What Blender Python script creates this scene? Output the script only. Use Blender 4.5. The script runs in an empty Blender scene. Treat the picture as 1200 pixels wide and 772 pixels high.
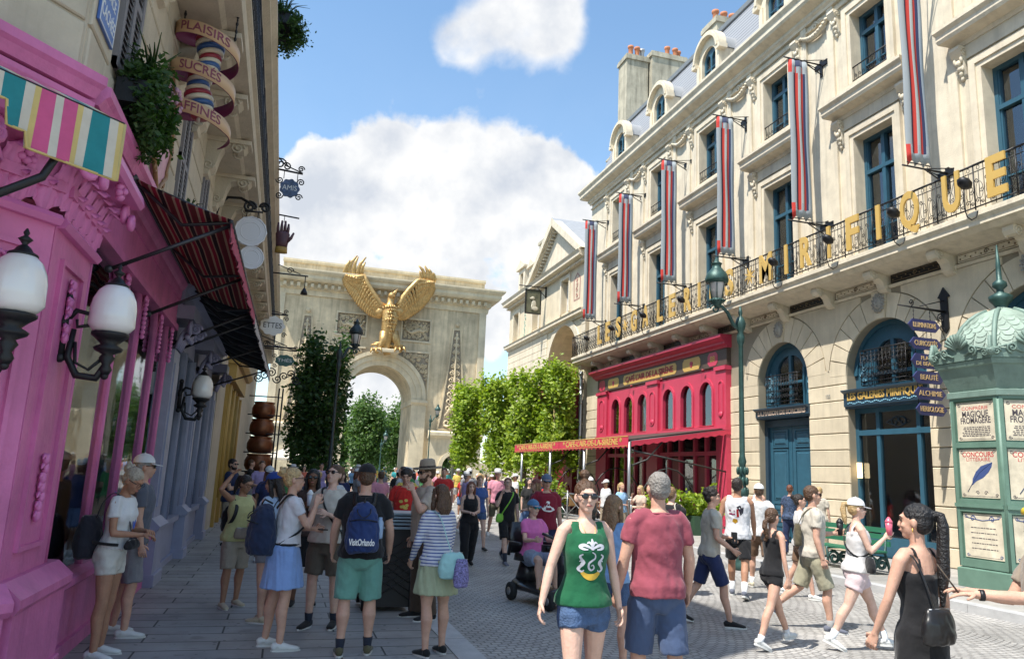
import bpy, bmesh, math, random
from math import sin, cos, pi, radians, sqrt, atan2
from mathutils import Vector, Matrix, noise
from mathutils.geometry import tessellate_polygon
from mathutils.bvhtree import BVHTree
random.seed(7)
S = bpy.context.scene
COL = S.collection
cam_d = bpy.data.cameras.new('camera'); cam = bpy.data.objects.new('camera', cam_d); COL.objects.link(cam)
R3 = Matrix(((0.956, -0.0961, -0.277), (-0.2896, -0.168, -0.9423), (0.0442, 0.9811, -0.1883)))
_x = Vector(R3.col[0]).normalized(); _z = Vector(R3.col[2]); _z = (_z - _x * _z.dot(_x)).normalized(); _y = _z.cross(_x)
cam.matrix_world = Matrix.Translation((0, 0, 1.8)) @ Matrix((_x, _y, _z)).transposed().to_4x4()
cam_d.sensor_width = 36; cam_d.lens = 878.6 / 1200 * 36; cam_d.sensor_fit = 'HORIZONTAL'
cam_d.clip_start = 0.05; cam_d.clip_end = 2000
S.camera = cam
SUN = Vector((1.0, 0.42, -1.95)).normalized()
sun_d = bpy.data.lights.new('sun', 'SUN'); sun = bpy.data.objects.new('sun', sun_d); COL.objects.link(sun)
sun_d.energy = 3.8; sun_d.angle = radians(0.53); sun_d.color = (1.0, 0.95, 0.87)
sun.rotation_euler = SUN.to_track_quat('-Z', 'Y').to_euler(); sun.location = (0, 0, 60)
S.view_settings.view_transform = 'Standard'; S.view_settings.look = 'None'; S.view_settings.gamma = 1
S.view_settings.exposure = 1.02; S.view_settings.use_curve_mapping = False
S.cycles.max_bounces = 6; S.cycles.diffuse_bounces = 4; S.cycles.glossy_bounces = 3; S.cycles.transparent_max_bounces = 8
S.cycles.transmission_bounces = 4; S.cycles.caustics_reflective = False; S.cycles.caustics_refractive = False
S.cycles.use_denoising = True; S.cycles.sample_clamp_indirect = 6
W = bpy.data.worlds.new('World'); S.world = W; W.use_nodes = True
nt = W.node_tree; nt.nodes.clear()
def N(nt, typ, **kw):
 n = nt.nodes.new(typ)
 for k, v in kw.items():
  if k.startswith('_'): setattr(n, k[1:], v)
  else:
   n.inputs[k.replace('__', ' ') if not k.startswith('i') or not k[1:].isdigit() else int(k[1:])].default_value = v
 return n
def M2(nt, op, a, b=None, c=None, clamp=False):
 n = nt.nodes.new('ShaderNodeMath'); n.operation = op; n.use_clamp = clamp
 for i, v in enumerate((a, b, c)):
  if v is None: continue
  if isinstance(v, (int, float)): n.inputs[i].default_value = v
  else: nt.links.new(v, n.inputs[i])
 return n.outputs[0]
def world_sky():
 L = nt.links.new
 out = N(nt, 'ShaderNodeOutputWorld'); bg = N(nt, 'ShaderNodeBackground'); bg.inputs[1].default_value = 0.15
 sky = N(nt, 'ShaderNodeTexSky'); sky.sky_type = 'NISHITA'; sky.sun_disc = False
 sky.sun_elevation = math.asin(-SUN.z); sky.sun_rotation = atan2(-SUN.x, -SUN.y)
 sky.air_density = 1.0; sky.dust_density = 0.6; sky.ozone_density = 1.5
 tc = N(nt, 'ShaderNodeTexCoord')
 nz = N(nt, 'ShaderNodeTexNoise'); nz.inputs['Scale'].default_value = 5.5; nz.inputs['Detail'].default_value = 9; nz.inputs['Roughness'].default_value = 0.56; nz.inputs['Distortion'].default_value = 0.15
 L(tc.outputs['Generated'], nz.inputs['Vector'])
 nb = N(nt, 'ShaderNodeTexNoise'); nb.inputs['Scale'].default_value = 17; nb.inputs['Detail'].default_value = 6
 L(tc.outputs['Generated'], nb.inputs['Vector'])
 blobs = [(0.184, 0.905, 0.38, 0.06), (0.277, 0.894, 0.345, 0.06), (0.128, 0.936, 0.327, 0.091), (0.02, 0.928, 0.371, 0.036), (0.079, 0.96, 0.27, 0.1),
    (0.209, 0.934, 0.291, 0.103), (0.311, 0.888, 0.338, 0.068), (0.34, 0.896, 0.286, 0.068), (0.225, 0.80, 0.556, 0.045), (0.18, 0.83, 0.53, 0.036), (0.15, 0.84, 0.515, 0.028), (0.262, 0.80, 0.535, 0.036),
    (0.266, 0.787, 0.557, 0.035), (-0.011, 0.95, 0.312, 0.068), (0.269, 0.93, 0.25, 0.08), (0.15, 0.95, 0.24, 0.11), (0.065, 0.994, 0.082, 0.04), (0.14, 0.985, 0.098, 0.034),
    (-0.6, 0.3, 0.6, 0.3), (0.5, -0.6, 0.6, 0.3), (-0.4, -0.7, 0.5, 0.25), (0.9, 0.2, 0.5, 0.2)]
 tot = None
 for x, y, z, r in blobs:
  v = Vector((x, y, z)).normalized()
  d = N(nt, 'ShaderNodeVectorMath', _operation='DISTANCE'); L(tc.outputs['Generated'], d.inputs[0]); d.inputs[1].default_value = v
  e = M2(nt, 'DIVIDE', d.outputs['Value'], r)
  e = M2(nt, 'MULTIPLY', e, e); e = M2(nt, 'MULTIPLY', e, -0.9); e = M2(nt, 'EXPONENT', e)
  tot = e if tot is None else M2(nt, 'ADD', tot, e)
 tot = M2(nt, 'MINIMUM', tot, 1.05)
 n0 = M2(nt, 'MULTIPLY', M2(nt, 'SUBTRACT', nz.outputs['Fac'], 0.5), 3.0)
 n1 = M2(nt, 'MULTIPLY', M2(nt, 'SUBTRACT', nb.outputs['Fac'], 0.5), 0.85)
 dens = M2(nt, 'ADD', M2(nt, 'ADD', tot, n0), n1)
 mr = N(nt, 'ShaderNodeMapRange'); mr.interpolation_type = 'SMOOTHSTEP'; L(dens, mr.inputs[0]); hi = N(nt, 'ShaderNodeMapRange'); s0 = N(nt, 'ShaderNodeSeparateXYZ'); L(tc.outputs['Generated'], s0.inputs[0]); L(s0.outputs[2], hi.inputs[0]); hi.inputs[1].default_value = 0.42; hi.inputs[2].default_value = 0.5; hi.inputs[3].default_value = 0.70; hi.inputs[4].default_value = 1.25; L(hi.outputs[0], mr.inputs[2]); mr.inputs[1].default_value = 0.42; mr.inputs[2].default_value = 0.72
 sp = N(nt, 'ShaderNodeSeparateXYZ'); L(tc.outputs['Generated'], sp.inputs[0])
 low = N(nt, 'ShaderNodeMapRange'); L(sp.outputs[2], low.inputs[0]); low.inputs[1].default_value = 0.55; low.inputs[2].default_value = 0.0; low.inputs[3].default_value = 0.0; low.inputs[4].default_value = 0.4
 mask = M2(nt, 'MAXIMUM', mr.outputs[0], M2(nt, 'MULTIPLY', low.outputs[0], nz.outputs['Fac']))
 def relief(scale, off, det):
  f = []
  for o in ((0, 0, 0), off):
   a = N(nt, 'ShaderNodeVectorMath', _operation='ADD'); L(tc.outputs['Generated'], a.inputs[0]); a.inputs[1].default_value = o
   q = N(nt, 'ShaderNodeTexNoise'); q.inputs['Scale'].default_value = scale; q.inputs['Detail'].default_value = det; q.inputs['Roughness'].default_value = 0.55; L(a.outputs[0], q.inputs['Vector']); f.append(q.outputs['Fac'])
  return M2(nt, 'SUBTRACT', f[1], f[0])
 rel = M2(nt, 'ADD', M2(nt, 'MULTIPLY', relief(7, (-0.018, 0, 0.03), 6), 3.2), M2(nt, 'MULTIPLY', relief(22, (-0.006, 0, 0.010), 4), 0.7))  # sunlit and shaded sides of the clouds painted in by sunward noise offset
 inner = N(nt, 'ShaderNodeMapRange'); L(dens, inner.inputs[0]); inner.inputs[1].default_value = 0.6; inner.inputs[2].default_value = 1.8; inner.inputs[3].default_value = 0; inner.inputs[4].default_value = 0.35
 shade = N(nt, 'ShaderNodeMapRange'); L(M2(nt, 'ADD', rel, inner.outputs[0]), shade.inputs[0]); shade.inputs[1].default_value = -0.25; shade.inputs[2].default_value = 0.75
 cc = N(nt, 'ShaderNodeMixRGB'); L(shade.outputs[0], cc.inputs[0]); cc.inputs[1].default_value = (3.5, 3.5, 3.48, 1); cc.inputs[2].default_value = (2.25, 2.42, 2.7, 1)
 tint = N(nt, 'ShaderNodeMixRGB', _blend_type='MULTIPLY'); tint.inputs[0].default_value = 1; L(sky.outputs[0], tint.inputs[1]); tint.inputs[2].default_value = (0.80, 0.90, 0.88, 1)
 mx = N(nt, 'ShaderNodeMixRGB'); L(mask, mx.inputs[0]); L(tint.outputs[0], mx.inputs[1]); L(cc.outputs[0], mx.inputs[2])
 L(mx.outputs[0], bg.inputs[0]); L(bg.outputs[0], out.inputs[0])
world_sky()
MATS = {}
def mat(name, col, rough=0.6, metal=0.0, var=0.0, vscale=3.0, bump=0.0, bscale=30.0, spec=0.5, streak=0.0, coat=0.0, sheen=0.0, emit=None):
 if name in MATS: return MATS[name]
 m = bpy.data.materials.new(name); m.use_nodes = True; t = m.node_tree; L = t.links.new
 b = t.nodes['Principled BSDF']; b.inputs['Base Color'].default_value = (*col, 1); b.inputs['Roughness'].default_value = rough
 b.inputs['Metallic'].default_value = metal; b.inputs['Specular IOR Level'].default_value = spec
 b.inputs['Coat Weight'].default_value = coat
 if sheen: b.inputs['Sheen Weight'].default_value = sheen
 tc = t.nodes.new('ShaderNodeTexCoord')
 if var > 0:
  n = t.nodes.new('ShaderNodeTexNoise'); n.inputs['Scale'].default_value = vscale; n.inputs['Detail'].default_value = 8; n.inputs['Roughness'].default_value = 0.62
  L(tc.outputs['Object'], n.inputs['Vector'])
  r = t.nodes.new('ShaderNodeMapRange'); L(n.outputs['Fac'], r.inputs[0]); r.inputs[1].default_value = 0.3; r.inputs[2].default_value = 0.7
  r.inputs[3].default_value = 1 - var; r.inputs[4].default_value = 1 + var * 0.6
  fac = r.outputs[0]
  if streak > 0:
   mp = t.nodes.new('ShaderNodeMapping'); mp.inputs['Scale'].default_value = (2.2, 2.2, 0.16); L(tc.outputs['Object'], mp.inputs['Vector'])
   n2 = t.nodes.new('ShaderNodeTexNoise'); n2.inputs['Scale'].default_value = 1.6; n2.inputs['Detail'].default_value = 7; n2.inputs['Roughness'].default_value = 0.7; L(mp.outputs[0], n2.inputs['Vector'])
   r2 = t.nodes.new('ShaderNodeMapRange'); L(n2.outputs['Fac'], r2.inputs[0]); r2.inputs[1].default_value = 0.48; r2.inputs[2].default_value = 0.72; r2.inputs[3].default_value = 1; r2.inputs[4].default_value = 1 - streak
   fac = M2(t, 'MULTIPLY', fac, r2.outputs[0])
  if name in ('cream_stone', 'shaded_street_stone'):
   gi = t.nodes.new('ShaderNodeNewGeometry'); ri = t.nodes.new('ShaderNodeMapRange'); L(gi.outputs['Random Per Island'], ri.inputs[0]); ri.inputs[3].default_value = 0.86; ri.inputs[4].default_value = 1.05; fac = M2(t, 'MULTIPLY', fac, ri.outputs[0])
  mm = t.nodes.new('ShaderNodeVectorMath'); mm.operation = 'SCALE'; mm.inputs[0].default_value = col; L(fac, mm.inputs['Scale'])
  L(mm.outputs[0], b.inputs['Base Color'])
 if bump > 0:
  bump *= 1.2; n3 = t.nodes.new('ShaderNodeTexNoise'); n3.inputs['Scale'].default_value = bscale; n3.inputs['Detail'].default_value = 6; L(tc.outputs['Object'], n3.inputs['Vector'])
  bp = t.nodes.new('ShaderNodeBump'); bp.inputs['Strength'].default_value = bump; bp.inputs['Distance'].default_value = 0.02; L(n3.outputs['Fac'], bp.inputs['Height']); L(bp.outputs[0], b.inputs['Normal'])
 if emit: b.inputs['Emission Color'].default_value = (*emit[:3], 1); b.inputs['Emission Strength'].default_value = emit[3]
 MATS[name] = m
 return m
def fabric(name, col, var=0.1, sheen=0.15):
 return mat('fabric_' + name, col, 0.85, var=var, vscale=9, bump=0.35, bscale=14, spec=0.25, sheen=sheen)
def stripes(name, cols, axis, period, rough=0.85, translucent=False, off=0.0):
 """cols: list of (fraction, colour) repeated along one object axis"""
 if name in MATS: return MATS[name]
 m = bpy.data.materials.new(name); m.use_nodes = True; t = m.node_tree; L = t.links.new
 b = t.nodes['Principled BSDF']; b.inputs['Roughness'].default_value = rough; b.inputs['Specular IOR Level'].default_value = 0.2
 tc = t.nodes.new('ShaderNodeTexCoord'); sp = t.nodes.new('ShaderNodeSeparateXYZ'); L(tc.outputs['Object'], sp.inputs[0])
 v = sp.outputs[axis] if isinstance(axis, int) else M2(t, 'ARCTAN2', sp.outputs[0], sp.outputs[1])
 v = M2(t, 'FRACT', M2(t, 'DIVIDE', M2(t, 'ADD', v, 50 * period + off), period))
 cr = t.nodes.new('ShaderNodeValToRGB'); cr.color_ramp.interpolation = 'CONSTANT'; el = cr.color_ramp.elements
 pos = 0
 for i, (f, c) in enumerate(cols):
  e = el[i] if i < 2 else el.new(pos)
  e.position = pos; e.color = (*c, 1); pos += f
 L(v, cr.inputs[0]); L(cr.outputs[0], b.inputs['Base Color'])
 if translucent:
  tr = t.nodes.new('ShaderNodeBsdfTranslucent'); L(cr.outputs[0], tr.inputs[0]); mx = t.nodes.new('ShaderNodeMixShader'); mx.inputs[0].default_value = 0.3
  L(b.outputs[0], mx.inputs[1]); L(tr.outputs[0], mx.inputs[2]); L(mx.outputs[0], t.nodes['Material Output'].inputs[0])
 MATS[name] = m
 return m
stone = mat('cream_stone', (0.64, 0.55, 0.40), 0.85, var=0.16, vscale=1.3, bump=0.3, bscale=40, streak=0.16)
stone2 = mat('cream_trim', (0.68, 0.60, 0.46), 0.85, var=0.15, vscale=2, bump=0.25, bscale=30, streak=0.24)
stone_g = mat('groove_stone', (0.30, 0.26, 0.19), 0.95, var=0.1)
archst = mat('arch_stone', (0.68, 0.56, 0.37), 0.9, var=0.34, vscale=0.7, bump=0.5, bscale=12, streak=0.36)
archtr = mat('arch_trim', (0.70, 0.60, 0.42), 0.9, var=0.22, vscale=0.9, bump=0.4, bscale=14, streak=0.2)
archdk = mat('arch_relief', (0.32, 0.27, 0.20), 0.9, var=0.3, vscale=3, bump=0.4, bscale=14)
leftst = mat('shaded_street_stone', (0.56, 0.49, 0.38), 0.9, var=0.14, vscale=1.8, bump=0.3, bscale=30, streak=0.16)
blue = mat('blue_joinery', (0.03, 0.10, 0.15), 0.42, var=0.15, vscale=6, bump=0.06, bscale=20)
blued = mat('dark_blue_joinery', (0.022, 0.05, 0.08), 0.4, var=0.15, vscale=6)
iron = mat('black_iron', (0.018, 0.018, 0.02), 0.45, 0.4, bump=0.15, bscale=60)
greeniron = mat('green_iron', (0.035, 0.085, 0.075), 0.45, 0.3, var=0.35, vscale=9, bump=0.2, bscale=40)
slate = mat('slate', (0.26, 0.27, 0.29), 0.6, var=0.2, vscale=8, bump=0.2, bscale=25)
leadm = mat('lead', (0.36, 0.37, 0.38), 0.5, 0.2, var=0.15, vscale=4)
terra = mat('terracotta', (0.50, 0.19, 0.09), 0.8, var=0.2, vscale=10)
gold = mat('gold_paint', (0.78, 0.50, 0.12), 0.38, 0.55, var=0.12, vscale=6)
letterg = mat('letter_gold', (0.62, 0.40, 0.11), 0.45, 0.15, var=0.05)
bronze = mat('eagle_gold', (0.60, 0.38, 0.15), 0.42, 0.65, var=0.3, vscale=4, bump=1.0, bscale=7)
pink = mat('pink_paint', (0.62, 0.165, 0.37), 0.5, var=0.2, vscale=1.8, bump=0.3, bscale=18, streak=0.2)
pinkl = mat('pale_pink_paint', (0.66, 0.19, 0.44), 0.5, var=0.12, vscale=2.5, bump=0.1, bscale=25)
purple = mat('violet_paint', (0.30, 0.32, 0.44), 0.5, var=0.16, vscale=2.0, bump=0.1, bscale=25)
purpl = mat('pale_violet_paint', (0.28, 0.28, 0.42), 0.5, var=0.1, vscale=2.0)
red = mat('red_paint', (0.53, 0.045, 0.095), 0.42, var=0.1, vscale=3, bump=0.05)
redd = mat('dark_red_paint', (0.22, 0.015, 0.025), 0.45, var=0.15, vscale=3)
brownp = mat('brown_panel', (0.09, 0.06, 0.045), 0.5, var=0.15)
darkin = mat('dark_interior', (0.035, 0.028, 0.022), 0.9)
ochre = mat('ochre_paint', (0.42, 0.26, 0.06), 0.5, var=0.12, vscale=3)
copper = mat('copper_pot', (0.20, 0.075, 0.035), 0.38, 0.7, var=0.3, vscale=3, bump=0.3, bscale=9)
verdi = mat('verdigris', (0.17, 0.25, 0.21), 0.6, 0.1, var=0.22, vscale=2.6, bump=0.15, bscale=20, streak=0.2)
verdip = mat('green_frame', (0.12, 0.21, 0.16), 0.5, var=0.15, vscale=4)
whitep = mat('white_paint', (0.78, 0.78, 0.76), 0.5, var=0.04)
steel = mat('steel', (0.40, 0.41, 0.42), 0.35, 0.8)
def glassmat(name, tint, rough=0.04, mixf=0.55):
 """window glass: clear pane with a mirror share, so what is behind shows through"""
 m = bpy.data.materials.new(name); m.use_nodes = True; t = m.node_tree; L = t.links.new
 t.nodes.remove(t.nodes['Principled BSDF'])
 g = t.nodes.new('ShaderNodeBsdfGlossy'); g.inputs['Roughness'].default_value = rough; g.inputs[0].default_value = (0.9, 0.95, 1, 1)
 tr = t.nodes.new('ShaderNodeBsdfTransparent'); tr.inputs[0].default_value = (*tint, 1)
 fr = t.nodes.new('ShaderNodeFresnel'); fr.inputs[0].default_value = 1.5
 tc = t.nodes.new('ShaderNodeTexCoord'); n = t.nodes.new('ShaderNodeTexNoise'); n.inputs['Scale'].default_value = 1.3; L(tc.outputs['Object'], n.inputs['Vector'])
 bp = t.nodes.new('ShaderNodeBump'); bp.inputs['Strength'].default_value = 0.08; bp.inputs['Distance'].default_value = 0.05; L(n.outputs['Fac'], bp.inputs['Height']); L(bp.outputs[0], g.inputs['Normal'])
 f = M2(t, 'ADD', M2(t, 'MULTIPLY', fr.outputs[0], mixf * 2), 0.10, clamp=True)
 mx = t.nodes.new('ShaderNodeMixShader'); L(f, mx.inputs[0]); L(tr.outputs[0], mx.inputs[1]); L(g.outputs[0], mx.inputs[2]); L(mx.outputs[0], t.nodes['Material Output'].inputs[0])
 MATS[name] = m; return m
glass = glassmat('window_glass', (0.88, 0.89, 0.88), mixf=0.5)
shopglass = glassmat('shop_glass', (0.9, 0.9, 0.9), mixf=0.45)
milk = mat('milk_glass', (0.80, 0.78, 0.76), 0.18, spec=0.6, coat=0.4)
curtain = mat('net_curtain', (0.70, 0.62, 0.46), 0.9, var=0.25, vscale=1.2)
def obj(name, data, parent=None, label=None, cat=None, group=None, kind=None):
 o = bpy.data.objects.new(name, data); COL.objects.link(o)
 if parent is not None:
  o.parent = parent; o.matrix_parent_inverse = wm(parent).inverted()
 tag(o, label, cat, group, kind)
 return o
def wm(o):
 m = o.matrix_basis.copy()
 return wm(o.parent) @ o.matrix_parent_inverse @ m if o.parent else m
def tag(o, label=None, cat=None, group=None, kind=None):
 if label: o['label'] = label
 if cat: o['category'] = cat
 if group: o['group'] = group
 if kind: o['kind'] = kind
 return o
def thing(name, label, cat, loc=(0, 0, 0), rz=0.0, group=None):
 o = obj(name, None, None, label, cat, group); o.location = loc; o.rotation_euler = (0, 0, rz); o.empty_display_size = 0.2
 return o
def copy_tree(o, parent=None):
 c = o.copy(); COL.objects.link(c)
 if parent is not None: c.parent = parent
 for ch in list(o.children): copy_tree(ch, c)
 return c
class Fr:
 """a working plane: a along the wall, b up, c out of the wall"""
 def __init__(s, o=(0, 0, 0), u=(1, 0, 0), v=(0, 0, 1), n=(0, -1, 0)):
  s.o, s.u, s.v, s.n = Vector(o), Vector(u).normalized(), Vector(v).normalized(), Vector(n).normalized()
 def __call__(s, a, b, c=0.0): return s.o + s.u * a + s.v * b + s.n * c
 def sub(s, a, b, c=0): return Fr(s(a, b, c), s.u, s.v, s.n)
WORLD = Fr((0, 0, 0), (1, 0, 0), (0, 1, 0), (0, 0, 1))
class MB:
 def __init__(s): s.v = []; s.f = []; s.m = []; s.sm = []
 def add(s, vs, fs, mi=0, smooth=False):
  k = len(s.v); s.v += [tuple(p) for p in vs]
  for f in fs: s.f.append([i + k for i in f]); s.m.append(mi); s.sm.append(smooth)
  return s
 def box(s, F, a0, a1, b0, b1, c0, c1, mi=0, ch=0.0):
  if ch:
   P = [F(a0, b0, c0), F(a1, b0, c0), F(a1, b1, c0), F(a0, b1, c0), F(a0, b0, c1 - ch), F(a1, b0, c1 - ch), F(a1, b1, c1 - ch), F(a0, b1, c1 - ch),
     F(a0 + ch, b0 + ch, c1), F(a1 - ch, b0 + ch, c1), F(a1 - ch, b1 - ch, c1), F(a0 + ch, b1 - ch, c1)]
   return s.add(P, [(3, 2, 1, 0), (0, 1, 5, 4), (1, 2, 6, 5), (2, 3, 7, 6), (3, 0, 4, 7), (4, 5, 9, 8), (5, 6, 10, 9), (6, 7, 11, 10), (7, 4, 8, 11), (8, 9, 10, 11)], mi)
  P = [F(a0, b0, c0), F(a1, b0, c0), F(a1, b1, c0), F(a0, b1, c0), F(a0, b0, c1), F(a1, b0, c1), F(a1, b1, c1), F(a0, b1, c1)]
  return s.add(P, [(3, 2, 1, 0), (4, 5, 6, 7), (0, 1, 5, 4), (1, 2, 6, 5), (2, 3, 7, 6), (3, 0, 4, 7)], mi)
 def wbox(s, x0, x1, y0, y1, z0, z1, mi=0): return s.box(WORLD, x0, x1, y0, y1, z0, z1, mi)
 def plate(s, F, outer, holes=(), c0=0.0, c1=0.05, mi=0, back=True):
  loops = [list(outer)] + [list(h) for h in holes]
  tris = tessellate_polygon([[Vector((p[0], p[1], 0)) for p in l] for l in loops])
  flat = [p for l in loops for p in l]; n = len(flat)
  V = [F(p[0], p[1], c1) for p in flat] + [F(p[0], p[1], c0) for p in flat]; fs = []
  for t in tris:
   a, b, c = t; ar = (flat[b][0] - flat[a][0]) * (flat[c][1] - flat[a][1]) - (flat[c][0] - flat[a][0]) * (flat[b][1] - flat[a][1])
   t = (a, b, c) if ar > 0 else (a, c, b)
   fs.append(t)
   if back: fs.append((t[2] + n, t[1] + n, t[0] + n))
  k = 0
  for li, l in enumerate(loops):
   m = len(l); ar = sum(l[i][0] * l[(i + 1) % m][1] - l[(i + 1) % m][0] * l[i][1] for i in range(m))
   ccw = (ar > 0) == (li == 0)
   for i in range(m):
    a, b = k + i, k + (i + 1) % m
    fs.append((a, b + 0, b + n, a + n)[::-1] if ccw else (a, b, b + n, a + n))
   k += m
  return s.add(V, fs, mi)
 def sweep(s, F, prof, a0, a1, mi=0, smooth=False, m0=0.0, m1=0.0):
  """profile of (c, b) points run along a; m0/m1 mitre the ends outwards by c"""
  n = len(prof)
  V = [F(a0 - m0 * c, b, c) for c, b in prof] + [F(a1 + m1 * c, b, c) for c, b in prof]
  fs = [(i, (i + 1) % n, (i + 1) % n + n, i + n) for i in range(n)] + [tuple(range(n))[::-1], tuple(range(n, 2 * n))]
  return s.add(V, fs, mi, smooth)
 def tube(s, pts, r, n=8, mi=0, smooth=True, caps=True, up=None, flat=1.0, closed=False):
  pts = [Vector(p) for p in pts]; k = len(pts); rs = r if isinstance(r, (list, tuple)) else [r] * k
  V = []; fs = []; prev = None
  for i, p in enumerate(pts):
   t = (pts[min(i + 1, k - 1)] - pts[max(i - 1, 0)])
   if closed: t = pts[(i + 1) % k] - pts[i - 1]
   t = t.normalized() if t.length > 1e-9 else Vector((0, 0, 1))
   if prev is None:
    ref = Vector(up) if up is not None else (Vector((0, 0, 1)) if abs(t.z) < 0.9 else Vector((0, 1, 0)))
   else: ref = prev
   x = ref - t * ref.dot(t); x = x.normalized() if x.length > 1e-6 else t.orthogonal().normalized()
   prev = x; y = t.cross(x)
   rr = rs[i]; rx, ry = rr if isinstance(rr, tuple) else (rr, rr * flat)
   for j in range(n):
    a = 2 * pi * j / n; V.append(p + x * cos(a) * rx + y * sin(a) * ry)
  for i in range(k - (0 if closed else 1)):
   i2 = (i + 1) % k
   for j in range(n):
    fs.append((i * n + j, i * n + (j + 1) % n, i2 * n + (j + 1) % n, i2 * n + j))
  if caps and not closed: fs += [tuple(range(n))[::-1], tuple(range((k - 1) * n, k * n))]
  return s.add(V, fs, mi, smooth)
 def lathe(s, F, prof, n=16, mi=0, smooth=True, a=0, b=0, c=0, ang=0.0):
  """profile (radius, height) turned about the frame's v axis"""
  V = []; fs = []; k = len(prof)
  for r, h in prof:
   for j in range(n):
    t = 2 * pi * j / n + ang; V.append(F(a + r * cos(t), b + h, c + r * sin(t)))
  for i in range(k - 1):
   for j in range(n): fs.append((i * n + j, (i + 1) * n + j, (i + 1) * n + (j + 1) % n, i * n + (j + 1) % n))
  fs += [tuple(range(n)), tuple(range((k - 1) * n, k * n))[::-1]]
  return s.add(V, fs, mi, smooth)
 def ball(s, c, r, mi=0, n=12, m=8, M=None):
  c = Vector(c); rx, ry, rz = r if isinstance(r, (tuple, list)) else (r, r, r); V = []; fs = []
  for i in range(m + 1):
   ph = pi * i / m
   for j in range(n):
    th = 2 * pi * j / n; q = Vector((rx * sin(ph) * cos(th), ry * sin(ph) * sin(th), rz * cos(ph)))
    V.append(c + (M @ q if M is not None else q))
  for i in range(m):
   for j in range(n): fs.append((i * n + j, (i + 1) * n + j, (i + 1) * n + (j + 1) % n, i * n + (j + 1) % n))
  return s.add(V, fs, mi, True)
 def build(s, name, mats, parent=None, label=None, cat=None, group=None, kind=None, weld=False, solid=0.0):
  me = bpy.data.meshes.new(name); me.from_pydata(s.v, [], s.f)
  for m in (mats if isinstance(mats, (list, tuple)) else [mats]): me.materials.append(m)
  me.polygons.foreach_set('material_index', s.m); me.polygons.foreach_set('use_smooth', s.sm)
  if weld:
   bm = bmesh.new(); bm.from_mesh(me); bmesh.ops.remove_doubles(bm, verts=bm.verts, dist=1e-4); bmesh.ops.recalc_face_normals(bm, faces=bm.faces); bm.to_mesh(me); bm.free()
  me.update()
  o = obj(name, me, parent, label, cat, group, kind)
  return o
def arc(cx, cy, r, a0, a1, n, ry=None):
 ry = r if ry is None else ry
 return [(cx + r * cos(radians(a0 + (a1 - a0) * i / n)), cy + ry * sin(radians(a0 + (a1 - a0) * i / n))) for i in range(n + 1)]
def archpoly(cx, w, b0, bs, n=14, ry=None):
 """opening of width w from b0 up to a half-round springing at bs (counter-clockwise)"""
 return [(cx - w / 2, b0), (cx + w / 2, b0)] + arc(cx, bs, w / 2, 0, 180, n, ry)
def rect(a0, a1, b0, b1): return [(a0, b0), (a1, b0), (a1, b1), (a0, b1)]
def text_mesh(body, F, size=0.3, depth=0.02, width=None, bold=0.0, align='CENTER', c=0.0, mi=0, mb=None, arc_fn=None):
 cu = bpy.data.curves.new('lettering', 'FONT'); cu.body = body; cu.size = size; cu.extrude = depth / 2; cu.align_x = align; cu.align_y = 'CENTER'; cu.offset = bold; cu.resolution_u = 4
 t = bpy.data.objects.new('lettering', cu); COL.objects.link(t)
 dg = bpy.context.evaluated_depsgraph_get(); me = bpy.data.meshes.new_from_object(t.evaluated_get(dg), depsgraph=dg)
 vs = [v.co.copy() for v in me.vertices]; fs = [tuple(p.vertices) for p in me.polygons]
 COL.objects.unlink(t); bpy.data.objects.remove(t); bpy.data.curves.remove(cu); bpy.data.meshes.remove(me)
 if not vs: return mb or MB()
 if width:
  x0 = min(v.x for v in vs); x1 = max(v.x for v in vs); k = width / max(x1 - x0, 1e-6)
  for v in vs: v.x *= k
 mb = mb if mb is not None else MB()
 mb.add([(arc_fn(v.x, v.y, v.z + depth / 2) if arc_fn else F(v.x, v.y, c + depth / 2 + v.z)) for v in vs], fs, mi)
 return mb
def scroll(mb, F, a, b, r, turns=1.4, start=0.0, dirn=1, rad=0.008, n=22, c=0.0, mi=0, nn=5):
 pts = []
 for i in range(n + 1):
  t = i / n; ang = start + dirn * turns * 2 * pi * t; q = r * (1 - 0.85 * t); pts.append(F(a + q * cos(ang), b + q * sin(ang), c))
 mb.tube(pts, rad, nn, mi)
 return mb
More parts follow.
